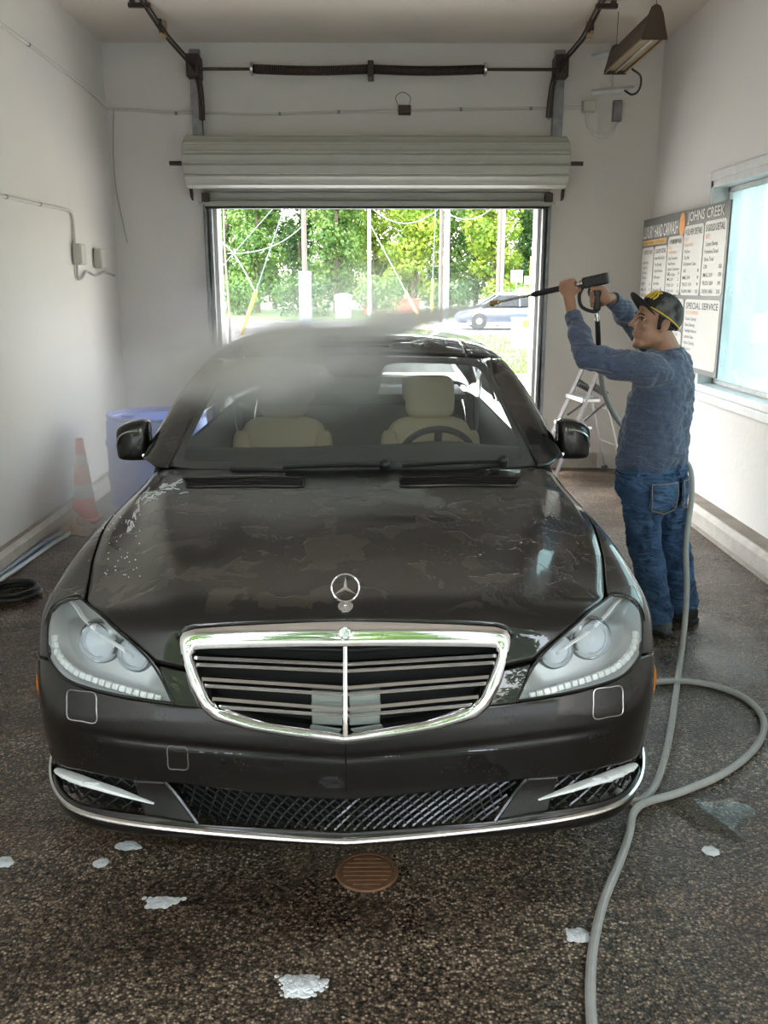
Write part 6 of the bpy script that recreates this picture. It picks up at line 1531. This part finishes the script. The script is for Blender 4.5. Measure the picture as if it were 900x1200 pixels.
# ---- shoes
for a_, top_m in ((ankL, 'shoe_grey'), (ankR, 'shoe_black')):
    sh_ = bpy.data.objects.new('shoe', None); COL.objects.link(sh_); sh_.parent = man; sh_.location = tuple(a_ * [1, 1, 0]); sh_.rotation_euler = (0, 0, math.atan2(f_p[1], f_p[0]))
    # local +x is towards the toe
    secs = []
    for x, w, zt in ((-.085, .024, .075), (-.075, .036, .088), (-.03, .043, .095), (.03, .045, .085), (.09, .049, .066), (.14, .046, .052), (.175, .032, .042), (.188, .014, .034)):
        ring_ = []
        for k in range(14):
            a = 2 * math.pi * k / 14; c_, s2 = math.cos(a), math.sin(a); ring_.append((x, w * math.copysign(abs(c_)**.7, c_), .018 + (zt - .018) * (.5 + .5 * math.copysign(abs(s2)**.7, s2))))
        secs.append(ring_)
    tubegrid(np.array(secs)).build('upper', top_m, sh_, subsurf=1, smooth=180)
    P = [(-.09, .024), (-.08, .04), (-.02, .046), (.05, .047), (.10, .053), (.15, .048), (.188, .026), (.196, 0)]; P = P + [(x, -y) for x, y in P[::-1][1:]]
    o = MB(); o.prism(P, .0, .026, ax=(1, 0, 0), ay=(0, 1, 0), an=(0, 0, 1)); o.build('sole', 'shoe_black', sh_, bevel=.006)
    for k in range(4): o = MB(); x = .035 + k * .022; o.tube([(x, -.028, .076 - k * .006), (x + .004, 0, .086 - k * .007), (x, .028, .076 - k * .006)], .0028, 5); o.build('lace', 'shoe_black', sh_)
# ---- cap
cap = bpy.data.objects.new('cap', None); COL.objects.link(cap); cap.parent = man; cap['label'] = 'black and grey patterned cap with gold embroidery'
ct = R(30); fc = fh * math.cos(ct) + uh * math.sin(ct); uc = -fh * math.sin(ct) + uh * math.cos(ct); Cc = hp(-.022, 0, .030)
def cp(a, s, u): return Cc + fc * a + lh_ * s + uc * u
G = np.array([[cp(.108 * math.cos(ph) * math.cos(th), .088 * math.cos(ph) * math.sin(th), .104 * math.sin(ph)) for ph in np.linspace(R(-10), R(90), 14)] for th in np.linspace(0, 2 * math.pi, 49)])
o = MB(); o.grid(G); o.build('crown', 'cap_camo', cap, solid=.003, smooth=60)
G2 = np.array([[cp(.1095 * math.cos(ph) * math.cos(th), .0895 * math.cos(ph) * math.sin(th), .1055 * math.sin(ph)) for ph in np.linspace(R(-8), R(62), 10)] for th in np.linspace(R(-52), R(52), 17)])
o = MB(); o.grid(G2); o.build('front_panel', 'cap_black', cap, solid=.002, smooth=60)
Gb = []
for t in np.linspace(-1, 1, 21):
    th = t * R(62); row = []
    for q in np.linspace(0, 1, 7):
        base = np.array([.107 * math.cos(th), .087 * math.sin(th)]); ext = np.array([.176 * math.cos(th * .80), .080 * math.sin(th) * .98]); p2 = base * (1 - q) + ext * q if q else base
        row.append(cp(p2[0] + .0, p2[1], -.012 + .020 * q - .022 * (p2[1] / .085)**2))
    Gb.append(row)
o = MB(); o.grid(np.array(Gb)); o.build('brim', 'cap_black', cap, solid=.004, smooth=60)
o = MB(); o.sphere(cp(0, 0, .106), (.008, .008, .005), 10, 6); o.build('button', 'cap_camo', cap)
rr = random.Random(4); o = MB()
for k in range(7):
    th0 = R(-34 + k * 11); P = [cp(.1115 * math.cos(ph) * math.cos(th0 + dt), .0915 * math.cos(ph) * math.sin(th0 + dt), .1075 * math.sin(ph)) for ph, dt in ((R(14), 0), (R(26), .05), (R(34), -.05), (R(44), .03))]
    o.tube(catmull(P, 10), .0042, 6)
o.build('embroidery', 'thread_gold', cap)
o = MB(); o.tube([cp(.1115 * math.cos(R(-6)) * math.cos(a), .0915 * math.cos(R(-6)) * math.sin(a), -.010) for a in np.linspace(R(40), R(150), 20)], .0034, 6); o.build('gold_cord', 'thread_gold', cap)
# ---- hair, brows, eyes, beard
G = np.array([[hp(-.012 + .101 * math.cos(ph) * math.cos(th), .079 * math.cos(ph) * math.sin(th), .028 + .102 * math.sin(ph)) for ph in np.linspace(R(-38), R(30), 10)] for th in np.linspace(R(72), R(288), 30)])
o = MB(); o.grid(G); hr = o.build('hair', 'hair_black', man, solid=.004, smooth=60); hr['label'] = 'short black hair below the cap'
for q in (1, -1):
    o = MB(); o.tube([hp(.076, q * .048, .026), hp(.087, q * .030, .032), hp(.091, q * .014, .028)], [.003, .0042, .003], 6); o.build('eyebrow', 'hair_black', man)
    e_ = MB(); e_.sphere(hp(.0695, q * .030, .006), .0120, 14, 10); eye = e_.build('eye', 'eye_white', man); d = fh * .95 + lh_ * q * .25; d /= np.linalg.norm(d)
    o = MB(); o.sphere(hp(.0695, q * .030, .006) + d * .0072, .0068, 10, 8); o.build('iris', 'iris_brown', eye)
    o = MB(); o.tube([hp(.074, q * .046, .012), hp(.087, q * .032, .0165), hp(.086, q * .018, .012)], .0026, 6); o.build('eyelid', 'hair_black', eye)
rr = random.Random(12)
o = MB()
for k in range(250):
    if k < 150: a, s, u = .085 + rr.gauss(0, .006), rr.gauss(0, .016), -.104 + rr.gauss(0, .010)
    elif k < 250: a, s, u = .098, rr.uniform(-.022, .022), -.041 + rr.gauss(0, .002)
    else: q = rr.choice((1, -1)); t = rr.random(); a, s, u = .062 - t * .05 + rr.gauss(0, .006), q * (.034 + t * .02), -.088 + t * .03 + rr.gauss(0, .008)
    # walk out from the jaw axis to the skin
    c0 = np.array([.02, 0, -.055]); v = np.array([a, s, u]) - c0; v /= np.linalg.norm(v); 
    rad = 1 / math.sqrt((v[0] / .074)**2 + (v[1] / .062)**2 + (v[2] / .073)**2); p = c0 + v * rad * 1.0
    o.sphere(hp(*p), .0016, 5, 3)
bd2 = o.build('beard_stubble', 'hair_black', man); bd2['kind'] = 'stuff'
# ---- pressure-washer gun, held in both hands
gun = thing('pressure_washer_gun', 'black pressure-washer gun with steel lance in the man\'s hands', 'spray gun', tuple(PC + rear))
g0 = rear
def gpt(t, n=0.0, u=0.0): return ldir * t + n_l * n + u_l * u
BM_ = np.stack([ldir, n_l, u_l], 1)
o = MB(); o.box(gpt(.052), (.125, .040, .052), BM_); o.build('body', 'black_plastic', gun, bevel=.010, bevel_n=3)
for k in range(5): o = MB(); o.box(gpt(.02 + k * .018, .019), (.006, .008, .040), BM_); o.build('body_rib', 'black_plastic', gun)
o = MB(); o.tube([g_top - g0, g_mid - g0, g_top + g_ax * .12 - g0], [.020, .017, .016], 10, flat=1.3, up=tuple(ldir)); o.build('handle', 'black_plastic', gun, subsurf=1)
gb = g_top + g_ax * .115 - g0
C = catmull([gpt(.115, 0, -.015), gpt(.140, 0, -.05), gpt(.140, 0, -.10), gpt(.110, 0, -.128), gb], 24); o = MB(); o.tube(C, .0085, 6, flat=.45, up=tuple(n_l)); o.build('trigger_guard', 'black_plastic', gun)
o = MB(); o.tube(catmull([gpt(.085, 0, -.025), gpt(.094, 0, -.05), gpt(.080, 0, -.085)], 10), .006, 6); o.build('trigger', 'black_plastic', gun)
o = MB(); o.lathe([(.011, 0), (.011, .012), (.014, .014), (.014, .030), (.010, .032), (.010, .045)], 14, gpt(.112), ldir); o.build('coupling', 'bright_steel', gun)
o = MB(); o.lathe([(.011, .155), (.0145, .16), (.0145, .195), (.013, .197), (.0135, .20), (.0135, .355), (.011, .365), (.009, .37)], 16, (0, 0, 0), ldir); o.build('lance_grip', 'black_rubber', gun)
o = MB(); o.lathe([(.0062, .14), (.0062, Lt - .03)], 12, (0, 0, 0), ldir); o.build('lance', 'bright_steel', gun)
o = MB(); o.lathe([(.008, Lt - .055), (.012, Lt - .05), (.012, Lt - .03), (.015, Lt - .028), (.015, Lt - .008), (.010, Lt - .004), (.004, Lt), (0, Lt)], 14, (0, 0, 0), ldir); o.build('nozzle', 'brass', gun)
o = MB(); o.lathe([(.010, .118), (.013, .12), (.013, .14), (.009, .142), (.009, .16)], 12, g_top - g0, g_ax); o.build('swivel', 'bright_steel', gun)
# ---- the hose: from the grip, behind the man, to the floor and round
h_start = g_top + g_ax * .155 + PC
whip = [h_start, h_start + g_ax * .08 + [.004, .015, 0], h_start + g_ax * .17 + [.012, .045, 0]]
o = MB(); o.tube(catmull(np.array(whip) - np.array(gun.location), 16), .0125, 10); o.build('whip_hose', 'black_rubber', gun)
rz = .0135
HP = [whip[-1], np.array([1.16, 4.56, 1.16]), np.array([1.30, 4.64, .98]), np.array([1.50, 4.58, .90]), np.array([1.575, 4.42, .80]), at_y(804, 640, 4.22), at_y(805, 690, 4.10), at_y(802, 735, 3.98)]
HP += [at_z(797, 775, rz), at_z(791, 820, rz), at_z(783, 870, rz), at_z(770, 915, rz), at_z(751, 938, rz), at_z(730, 936, rz), at_z(722, 905, rz), at_z(735, 840, rz), at_z(760, 803, rz), at_z(790, 798, rz), at_z(830, 802, rz), at_z(866, 814, rz), at_z(890, 834, rz), at_z(895, 856, rz), at_z(880, 882, rz),
       at_z(845, 908, rz), at_z(795, 929, rz), at_z(755, 941, rz * 1.5), at_z(742, 953, rz * 2.0), at_z(738, 975, rz), at_z(727, 1008, rz), at_z(708, 1055, rz), at_z(696, 1105, rz), at_z(692, 1150, rz), at_z(694, 1205, rz), at_z(705, 1290, rz)]
hose('water_hose', 'pale grey pressure hose looping on the floor between the man and the car', HP, .0135, 'grey_hose', 260)
NOZ = PC + tip; JD = ldir
# ================================================================== price board on the side wall
mat('board_grey', (.085, .09, .085), .45); mat('board_panel', (.54, .535, .50), .4); mat('board_text', (.03, .03, .032), .6)
mat('board_white', (.72, .72, .68), .5); mat('board_orange', (.72, .26, .05), .5); mat('board_blue', (.03, .09, .42), .5); mat('board_gold', (.62, .36, .08), .5)
BX = XR - .125
b_tr, b_br, b_tl = at_x(854, 236, BX), at_x(841, 444, BX), at_x(755, 257, BX)
BY1, BY0 = b_tl[1], (b_tr[1] + b_br[1]) / 2
BZ1, BZ0 = (b_tr[2] + b_tl[2]) / 2, b_br[2]
BW, BH = BY1 - BY0, BZ1 - BZ0
bd_ = thing('price_board', 'grey and white car-wash price board hung in front of the window', 'sign', (BX, BY1, BZ0))
# local frame: u from the far end (photo left) to the near end, v up; faces -x
def bp_(u, v, d): return (-d, -u * BW, v * BH)
def slab(name, u0, u1, v0, v1, d0, d1, m_, bevel=.0, rad=0.0):
    o = MB()
    if rad:
        ru, rv = rad / BW, rad / BH; P = []
        for cu, cv, a0 in ((u1 - ru, v1 - rv, 0), (u0 + ru, v1 - rv, 90), (u0 + ru, v0 + rv, 180), (u1 - ru, v0 + rv, 270)):
            for k in range(5): a = R(a0 + k * 22.5); P.append((cu + ru * math.cos(a), cv + rv * math.sin(a)))
    else: P = [(u0, v0), (u1, v0), (u1, v1), (u0, v1)]
    n = len(P); o.add([bp_(u, v, d0) for u, v in P] + [bp_(u, v, d1) for u, v in P], [tuple(range(n)), tuple(range(n, 2 * n))[::-1]] + [(k, (k + 1) % n, n + (k + 1) % n, n + k) for k in range(n)])
    return o.build(name, m_, bd_, smooth=0)
slab('backing', 0, 1, 0, 1, -.012, 0, 'board_grey')
for u in (.06, .62):
    o = MB(); o.bx(.0, XR - BX, -u * BW - .02, -u * BW + .02, BH * .5 - .03, BH * .5 + .03); o.build('standoff', 'galvanised', bd_)
panels = {}
def panel(key, u0, u1, v0, v1): slab('panel', u0, u1, v0, v1, 0, .002, 'board_panel', rad=.035); panels[key] = (u0, u1, v0, v1)
panel('a', .01, .175, .40, .80); panel('b', .185, .355, .16, .80); panel('c', .365, .545, .47, .85); panel('d', .555, .765, .47, .90); panel('e', .775, .985, .47, .905)
panel('f', .365, .605, .255, .445); panel('g', .625, .985, .03, .445); panel('h', .365, .605, .07, .235); panel('i', .01, .175, .16, .375)
def text(s_, u, v, h, m_, w=None, align='LEFT', bold=0.0, name='lettering'):
    cu = bpy.data.curves.new('t', 'FONT'); cu.body = s_; cu.size = 1.0; cu.align_x = 'LEFT'; cu.offset = bold; cu.resolution_u = 2
    ob = bpy.data.objects.new('t', cu); COL.objects.link(ob); bpy.context.view_layer.update()
    me = bpy.data.meshes.new_from_object(ob); bpy.data.objects.remove(ob); bpy.data.curves.remove(cu)
    co = np.zeros(len(me.vertices) * 3); me.vertices.foreach_get('co', co); co = co.reshape(-1, 3)
    if len(co) == 0: return
    co[:, 0] -= co[:, 0].min(); hh = .72; k = h * BH / hh; wid = co[:, 0].max() * k
    kx = k * (min(1.0, w * BW / wid) if w else 1.0)
    if w and align == 'FIT': kx = k * (w * BW / wid)
    X = co[:, 0] * kx; Z = co[:, 1] * k
    off = -X.max() if align == 'RIGHT' else 0
    P = np.stack([np.full(len(X), -.0032), -(u * BW + X + off), v * BH + Z], 1)
    me.vertices.foreach_set('co', P.ravel()); me.update(); me.materials.clear(); me.materials.append(M[m_])
    q = bpy.data.objects.new(name, me); COL.objects.link(q); q.parent = bd_; return q
text('LUXURY HAND CARWASH', .015, .865, .085, 'board_white', .46, 'FIT', .012); text('JOHNS CREEK', .585, .925, .060, 'board_white', .37, 'FIT', .012)
slab('ribbon', .012, .335, .815, .85, 0, .002, 'board_gold'); text('HAND WASH - DETAILING', .02, .82, .022, 'board_text', .30, 'FIT')
o = MB(); cu_, cv_ = .525, .915
o.add([bp_(cu_, cv_, .004)] + [bp_(cu_ + .034 * math.cos(a), cv_ + .075 * math.sin(a), .004) for a in np.linspace(0, 2 * math.pi, 25)[:-1]], [(0, 1 + (k + 1) % 24, 1 + k) for k in range(24)]); o.build('logo_disc', 'board_orange', bd_)
o = MB(); o.add([bp_(cu_ + r_ * math.cos(a) * .34, cv_ + r_ * math.sin(a) * .75, .0055) for a in np.linspace(0, 2 * math.pi, 25)[:-1] for r_ in (.062, .075)], [(2 * k, 2 * k + 1, (2 * k + 3) % 48, (2 * k + 2) % 48) for k in range(24)]); o.build('logo_ring', 'board_gold', bd_)
def fill(key, title, sub, lines, prices, tm='board_text', th=.036, lh=.021, right=None, subc='board_orange'):
    u0, u1, v0, v1 = panels[key]; w = u1 - u0 - .03; v = v1 - th - .018
    text(title, u0 + .015, v, th, tm, w, 'FIT', .008); 
    for s_ in sub: v -= lh * 1.55; text(s_, u0 + .018, v, lh * 1.0, subc, w * .8)
    gap = max(lh * 1.7, (v - v0 - .02 - len(prices) * lh * 1.85) / max(1, len(lines)) * .86) if lines else 0
    for s_ in lines: v -= gap; text(s_, u0 + .018, v, lh, 'board_text', w * .95)
    if prices:
        vb = v0 + .014 + (len(prices) - 1) * lh * 1.85
        for a, b2 in prices: text(a, u0 + .016, vb, lh * .95, 'board_text', w * .6, bold=.006); text(b2, u1 - .016, vb, lh * .95, 'board_text', None, 'RIGHT', .006); vb -= lh * 1.85
cars = [('CAR', '20'), ('SMALL SUV', '22'), ('TRUCK / SUV', '25'), ('3 ROW / VAN', '30')]
fill('a', '1 EXPRESS WASH', ['FULL'], ['Hand Wash', 'Towel Dry', 'Tire Shine', 'Windows', 'Vacuum'], cars, th=.03)
fill('b', '2 LUXURY DETAIL', [], ['Hand Wash & Dry', 'Tire Dressing', 'Clean Windows', 'Full Vacuum', 'Dash Wipe', 'Door Jambs', 'Hand Wax', 'Air Fresh', 'Mats'], [('CAR', '35'), ('SMALL SUV', '40'), ('TRUCK', '45')], th=.03)
fill('c', '3 PREMIUM WASH', ['PLUS', 'HAND WAX'], ['Clay Treatment', 'Wax Protect', 'Leather Conditioner', 'Interior Clean'], cars, th=.032)
fill('d', '4 SILVER DETAIL', ['BEST', 'FULL WAX'], ['Machine', 'Clay Bar', 'Full Interior Clean'], [('CAR', '80'), ('SMALL SUV', '90'), ('TRUCK / SUV', '99'), ('3 ROW / VAN', '120')], th=.04, lh=.023)
fill('e', '5 GOLD DETAIL', ['BEST'], ['Carpet Shamp.', 'Premium Detail', 'Shine Total'], [('CAR', '150'), ('SMALL SUV', '170'), ('TRUCK / SUV', '190'), ('3 ROW / VAN', '210')], th=.042, lh=.026)
fill('g', 'SPECIAL SERVICE', ['LIST OF SERVICES'], ['Carpet Cleaning', 'Glass Cleaning', 'Headlight Restore', 'Leather Clean', 'Engine Cleaning', 'Upholstery', 'Window Tint', 'Pet Hair', 'Paint Protection', 'Odor Removal', 'Ceramic Coating'], [], th=.04, lh=.022)
fill('f', 'MAINTENANCE PLANS', [], ['One Wash', 'Two Washes', 'Four Washes'], [], 'board_orange', .028, .02)
for k, (t_, v) in enumerate((('18', .375), ('25', .335), ('28', .295))): text(t_, .595, v, .02, 'board_text', None, 'RIGHT', .006)
text('PAY VIA', .50, .205, .022, 'board_text', .1, bold=.006)
slab('pay_icon', .505, .535, .135, .185, .002, .0045, 'board_blue'); slab('pay_icon', .455, .485, .145, .18, .002, .0045, 'board_orange'); slab('pay_icon', .51, .54, .085, .125, .002, .0045, 'board_blue'); text('Card', .55, .15, .022, 'board_blue'); text('Tap', .55, .10, .022, 'board_text')
slab('footer_plate', .49, .60, .012, .062, 0, .003, 'board_gold'); text('OPEN', .50, .022, .028, 'board_text', .085, 'FIT', .01)
fill('i', 'HOURS', [], ['Mon - Fri', 'Sat', 'Sun'], [], 'board_orange', .028, .02)
# pointing arrow
o = MB(); ar = [(.285, .475), (.318, .525), (.318, .495), (.352, .495), (.352, .455), (.318, .455), (.318, .425)]
o.add([bp_(u, v, .0045) for u, v in ar], [tuple(range(7))]); o.build('arrow', 'board_grey', bd_, smooth=0)
# ================================================================== water mist
def mist_mat(name, build, g=.0):
    m = bpy.data.materials.new(name); m.use_nodes = True; M[name] = m; nt = m.node_tree
    nt.nodes.remove(nt.nodes['Principled BSDF']); out = nt.nodes['Material Output']
    vs_ = nt.nodes.new('ShaderNodeVolumeScatter'); vs_.inputs['Color'].default_value = (1, 1, 1, 1); vs_.inputs['Anisotropy'].default_value = g
    tc = nt.nodes.new('ShaderNodeTexCoord'); d = build(nt, tc)
    nt.links.new(d, vs_.inputs['Density']); nt.links.new(vs_.outputs[0], out.inputs['Volume'])
    return m
def soft(dens, nscale, lo, hi, stretch=(1, 1, 1), power=1.0):
    """density falls off towards the rim of the puff (generated coordinates) and is torn by noise"""
    def f(nt, tc):
        N = nt.nodes.new; L = nt.links.new
        v = N('ShaderNodeVectorMath'); v.operation = 'SUBTRACT'; v.inputs[1].default_value = (.5, .5, .5); L(tc.outputs['Generated'], v.inputs[0])
        ln = N('ShaderNodeVectorMath'); ln.operation = 'LENGTH'; L(v.outputs[0], ln.inputs[0])
        r = N('ShaderNodeMapRange'); r.interpolation_type = 'SMOOTHSTEP'; r.inputs[1].default_value = .5; r.inputs[2].default_value = .05; r.inputs[3].default_value = 0; r.inputs[4].default_value = 1; L(ln.outputs['Value'], r.inputs[0])
        mp = N('ShaderNodeMapping'); mp.inputs['Scale'].default_value = stretch; L(tc.outputs['Object'], mp.inputs[0])
        n = N('ShaderNodeTexNoise'); n.inputs['Scale'].default_value = nscale; n.inputs['Detail'].default_value = 4; L(mp.outputs[0], n.inputs['Vector'])
        nr = N('ShaderNodeMapRange'); nr.inputs[1].default_value = lo; nr.inputs[2].default_value = hi; nr.inputs[3].default_value = .12; L(n.outputs['Fac'], nr.inputs[0])
        a = N('ShaderNodeMath'); a.operation = 'MULTIPLY'; L(r.outputs[0], a.inputs[0]); L(nr.outputs[0], a.inputs[1])
        b = N('ShaderNodeMath'); b.operation = 'MULTIPLY'; b.inputs[1].default_value = dens; L(a.outputs[0], b.inputs[0]); return b.outputs[0]
    return f
def puff(name, label, c, r, m_, rot=(0, 0, 0)):
    o = MB(); o.sphere((0, 0, 0), r, 24, 16); q = o.build(name, m_); q.location = c; q.rotation_euler = rot
    q.visible_shadow = True
    tag(q, label, 'mist', kind='stuff'); return q
mist_mat('drifting_mist', soft(1.4, 1.1, .36, .66), -.1); mist_mat('jet_spray', soft(2.6, 2.2, .32, .6, (1, 1, 2.5))); mist_mat('thin_mist', soft(.75, .9, .35, .65)); mist_mat('roof_mist', soft(9.5, 2.2, .40, .60, (1, 1, 1.6)))
puff('mist', 'white mist drifting between the hose wall and the car', (-1.72, 5.7, .72), (.60, 1.35, .85), 'drifting_mist')
puff('mist', 'thin mist hanging in the doorway over the car roof', (-.15, 6.9, 1.45), (1.7, 1.25, .62), 'thin_mist')
# the jet itself: a cone opening from the nozzle
def jet(nt, tc):
    N = nt.nodes.new; L = nt.links.new
    sx = N('ShaderNodeSeparateXYZ'); L(tc.outputs['Object'], sx.inputs[0])
    def mth(op, a, b=None):
        n = N('ShaderNodeMath'); n.operation = op
        for i, q in enumerate((a, b)):
            if q is None: continue
            if isinstance(q, (int, float)): n.inputs[i].default_value = q
            else: L(q, n.inputs[i])
        return n.outputs[0]
    x2 = mth('MULTIPLY', sx.outputs[0], sx.outputs[0]); ys = mth('MULTIPLY', sx.outputs[1], 1.0 / JET_FLAT); y2 = mth('MULTIPLY', ys, ys)
    rr = mth('SQRT', mth('ADD', x2, y2)); rel = mth('DIVIDE', rr, mth('ADD', mth('MULTIPLY', sx.outputs[2], JET_TAN), .012))
    fall = N('ShaderNodeMapRange'); fall.interpolation_type = 'SMOOTHSTEP'; fall.inputs[1].default_value = 1; fall.inputs[2].default_value = .1; L(rel, fall.inputs[0])
    mp = N('ShaderNodeMapping'); mp.inputs['Scale'].default_value = (5, 5, 1.2); L(tc.outputs['Object'], mp.inputs[0])
    n = N('ShaderNodeTexNoise'); n.inputs['Scale'].default_value = 1.6; n.inputs['Detail'].default_value = 5; L(mp.outputs[0], n.inputs['Vector'])
    nr = N('ShaderNodeMapRange'); nr.inputs[1].default_value = .30; nr.inputs[2].default_value = .62; nr.inputs[3].default_value = .1; L(n.outputs['Fac'], nr.inputs[0])
    fade = N('ShaderNodeMapRange'); fade.interpolation_type = 'SMOOTHSTEP'; fade.inputs[1].default_value = JET_LEN; fade.inputs[2].default_value = JET_LEN * .55; L(sx.outputs[2], fade.inputs[0])
    dens = mth('DIVIDE', JET_K, mth('ADD', sx.outputs[2], .16))
    return mth('MULTIPLY', mth('MULTIPLY', dens, fade.outputs[0]), mth('MULTIPLY', fall.outputs[0], nr.outputs[0]))
JET_TAN, JET_LEN, JET_K, JET_FLAT = .22, 1.75, 34.0, .8
mist_mat('jet_spray', jet)
jd = np.array([-.955, .20, -.215]); jd /= np.linalg.norm(jd)
o = MB(); o.lathe([(.012, 0)] + [(z * JET_TAN + .012, z) for z in np.linspace(.1, JET_LEN, 8)], 28); 
for i in range(len(o.v)): o.v[i] = (o.v[i][0], o.v[i][1] * JET_FLAT, o.v[i][2])
q = o.build('water_jet', 'jet_spray'); q.location = tuple(NOZ)
zax = Vector(jd); xax = Vector((0, 0, 1)).cross(zax).normalized(); yax = zax.cross(xax)
q.rotation_euler = Matrix((xax, yax, zax)).transposed().to_euler()
tag(q, 'fan of white water spray leaving the lance above the car roof', 'water spray', kind='stuff')
puff('mist', 'cloud of spray rolling off the windshield and roof', (-.52, 4.40, 1.30), (.86, .66, .30), 'roof_mist')

# soap left on the hood by the windshield corner: strands lying on the paint
hf = thing('soap_foam', 'white streaks of foam on the hood beside the windshield corner', 'foam', tuple(CAR), CAR_RZ); rr = random.Random(31); o = MB()
for k in range(46):
    t = rr.random()
    if k < 26: px, py = 166 + t * 44 + rr.gauss(0, 3), 590 - 24 * t**.7 + rr.gauss(0, 4); ln = rr.uniform(4, 11); dx, dy = ln, -ln * .35
    else: px, py = 164 - t * 14 + rr.gauss(0, 3), 586 + t * 34 + rr.gauss(0, 3); ln = rr.uniform(3, 7); dx, dy = -ln * .3, ln
    wv = rr.uniform(-1.6, 1.6); an = rr.gauss(0, .35); Q = project(np.array([on_body(px + dx * f + an * dy * f, py + dy * f - an * dx * f + wv * math.sin(3.1 * f)) for f in (0, .3, .6, 1)]), off=.002); o.tube(catmull(Q, 8), rr.uniform(.0018, .0038), 5)
for k in range(40):
    a = on_body(rr.uniform(120, 165), rr.uniform(600, 680)); o.sphere(project(a[None], off=.001)[0], rr.uniform(.0015, .003), 6, 4)
q = o.build('strands', 'foam', hf); q['kind'] = 'stuff'
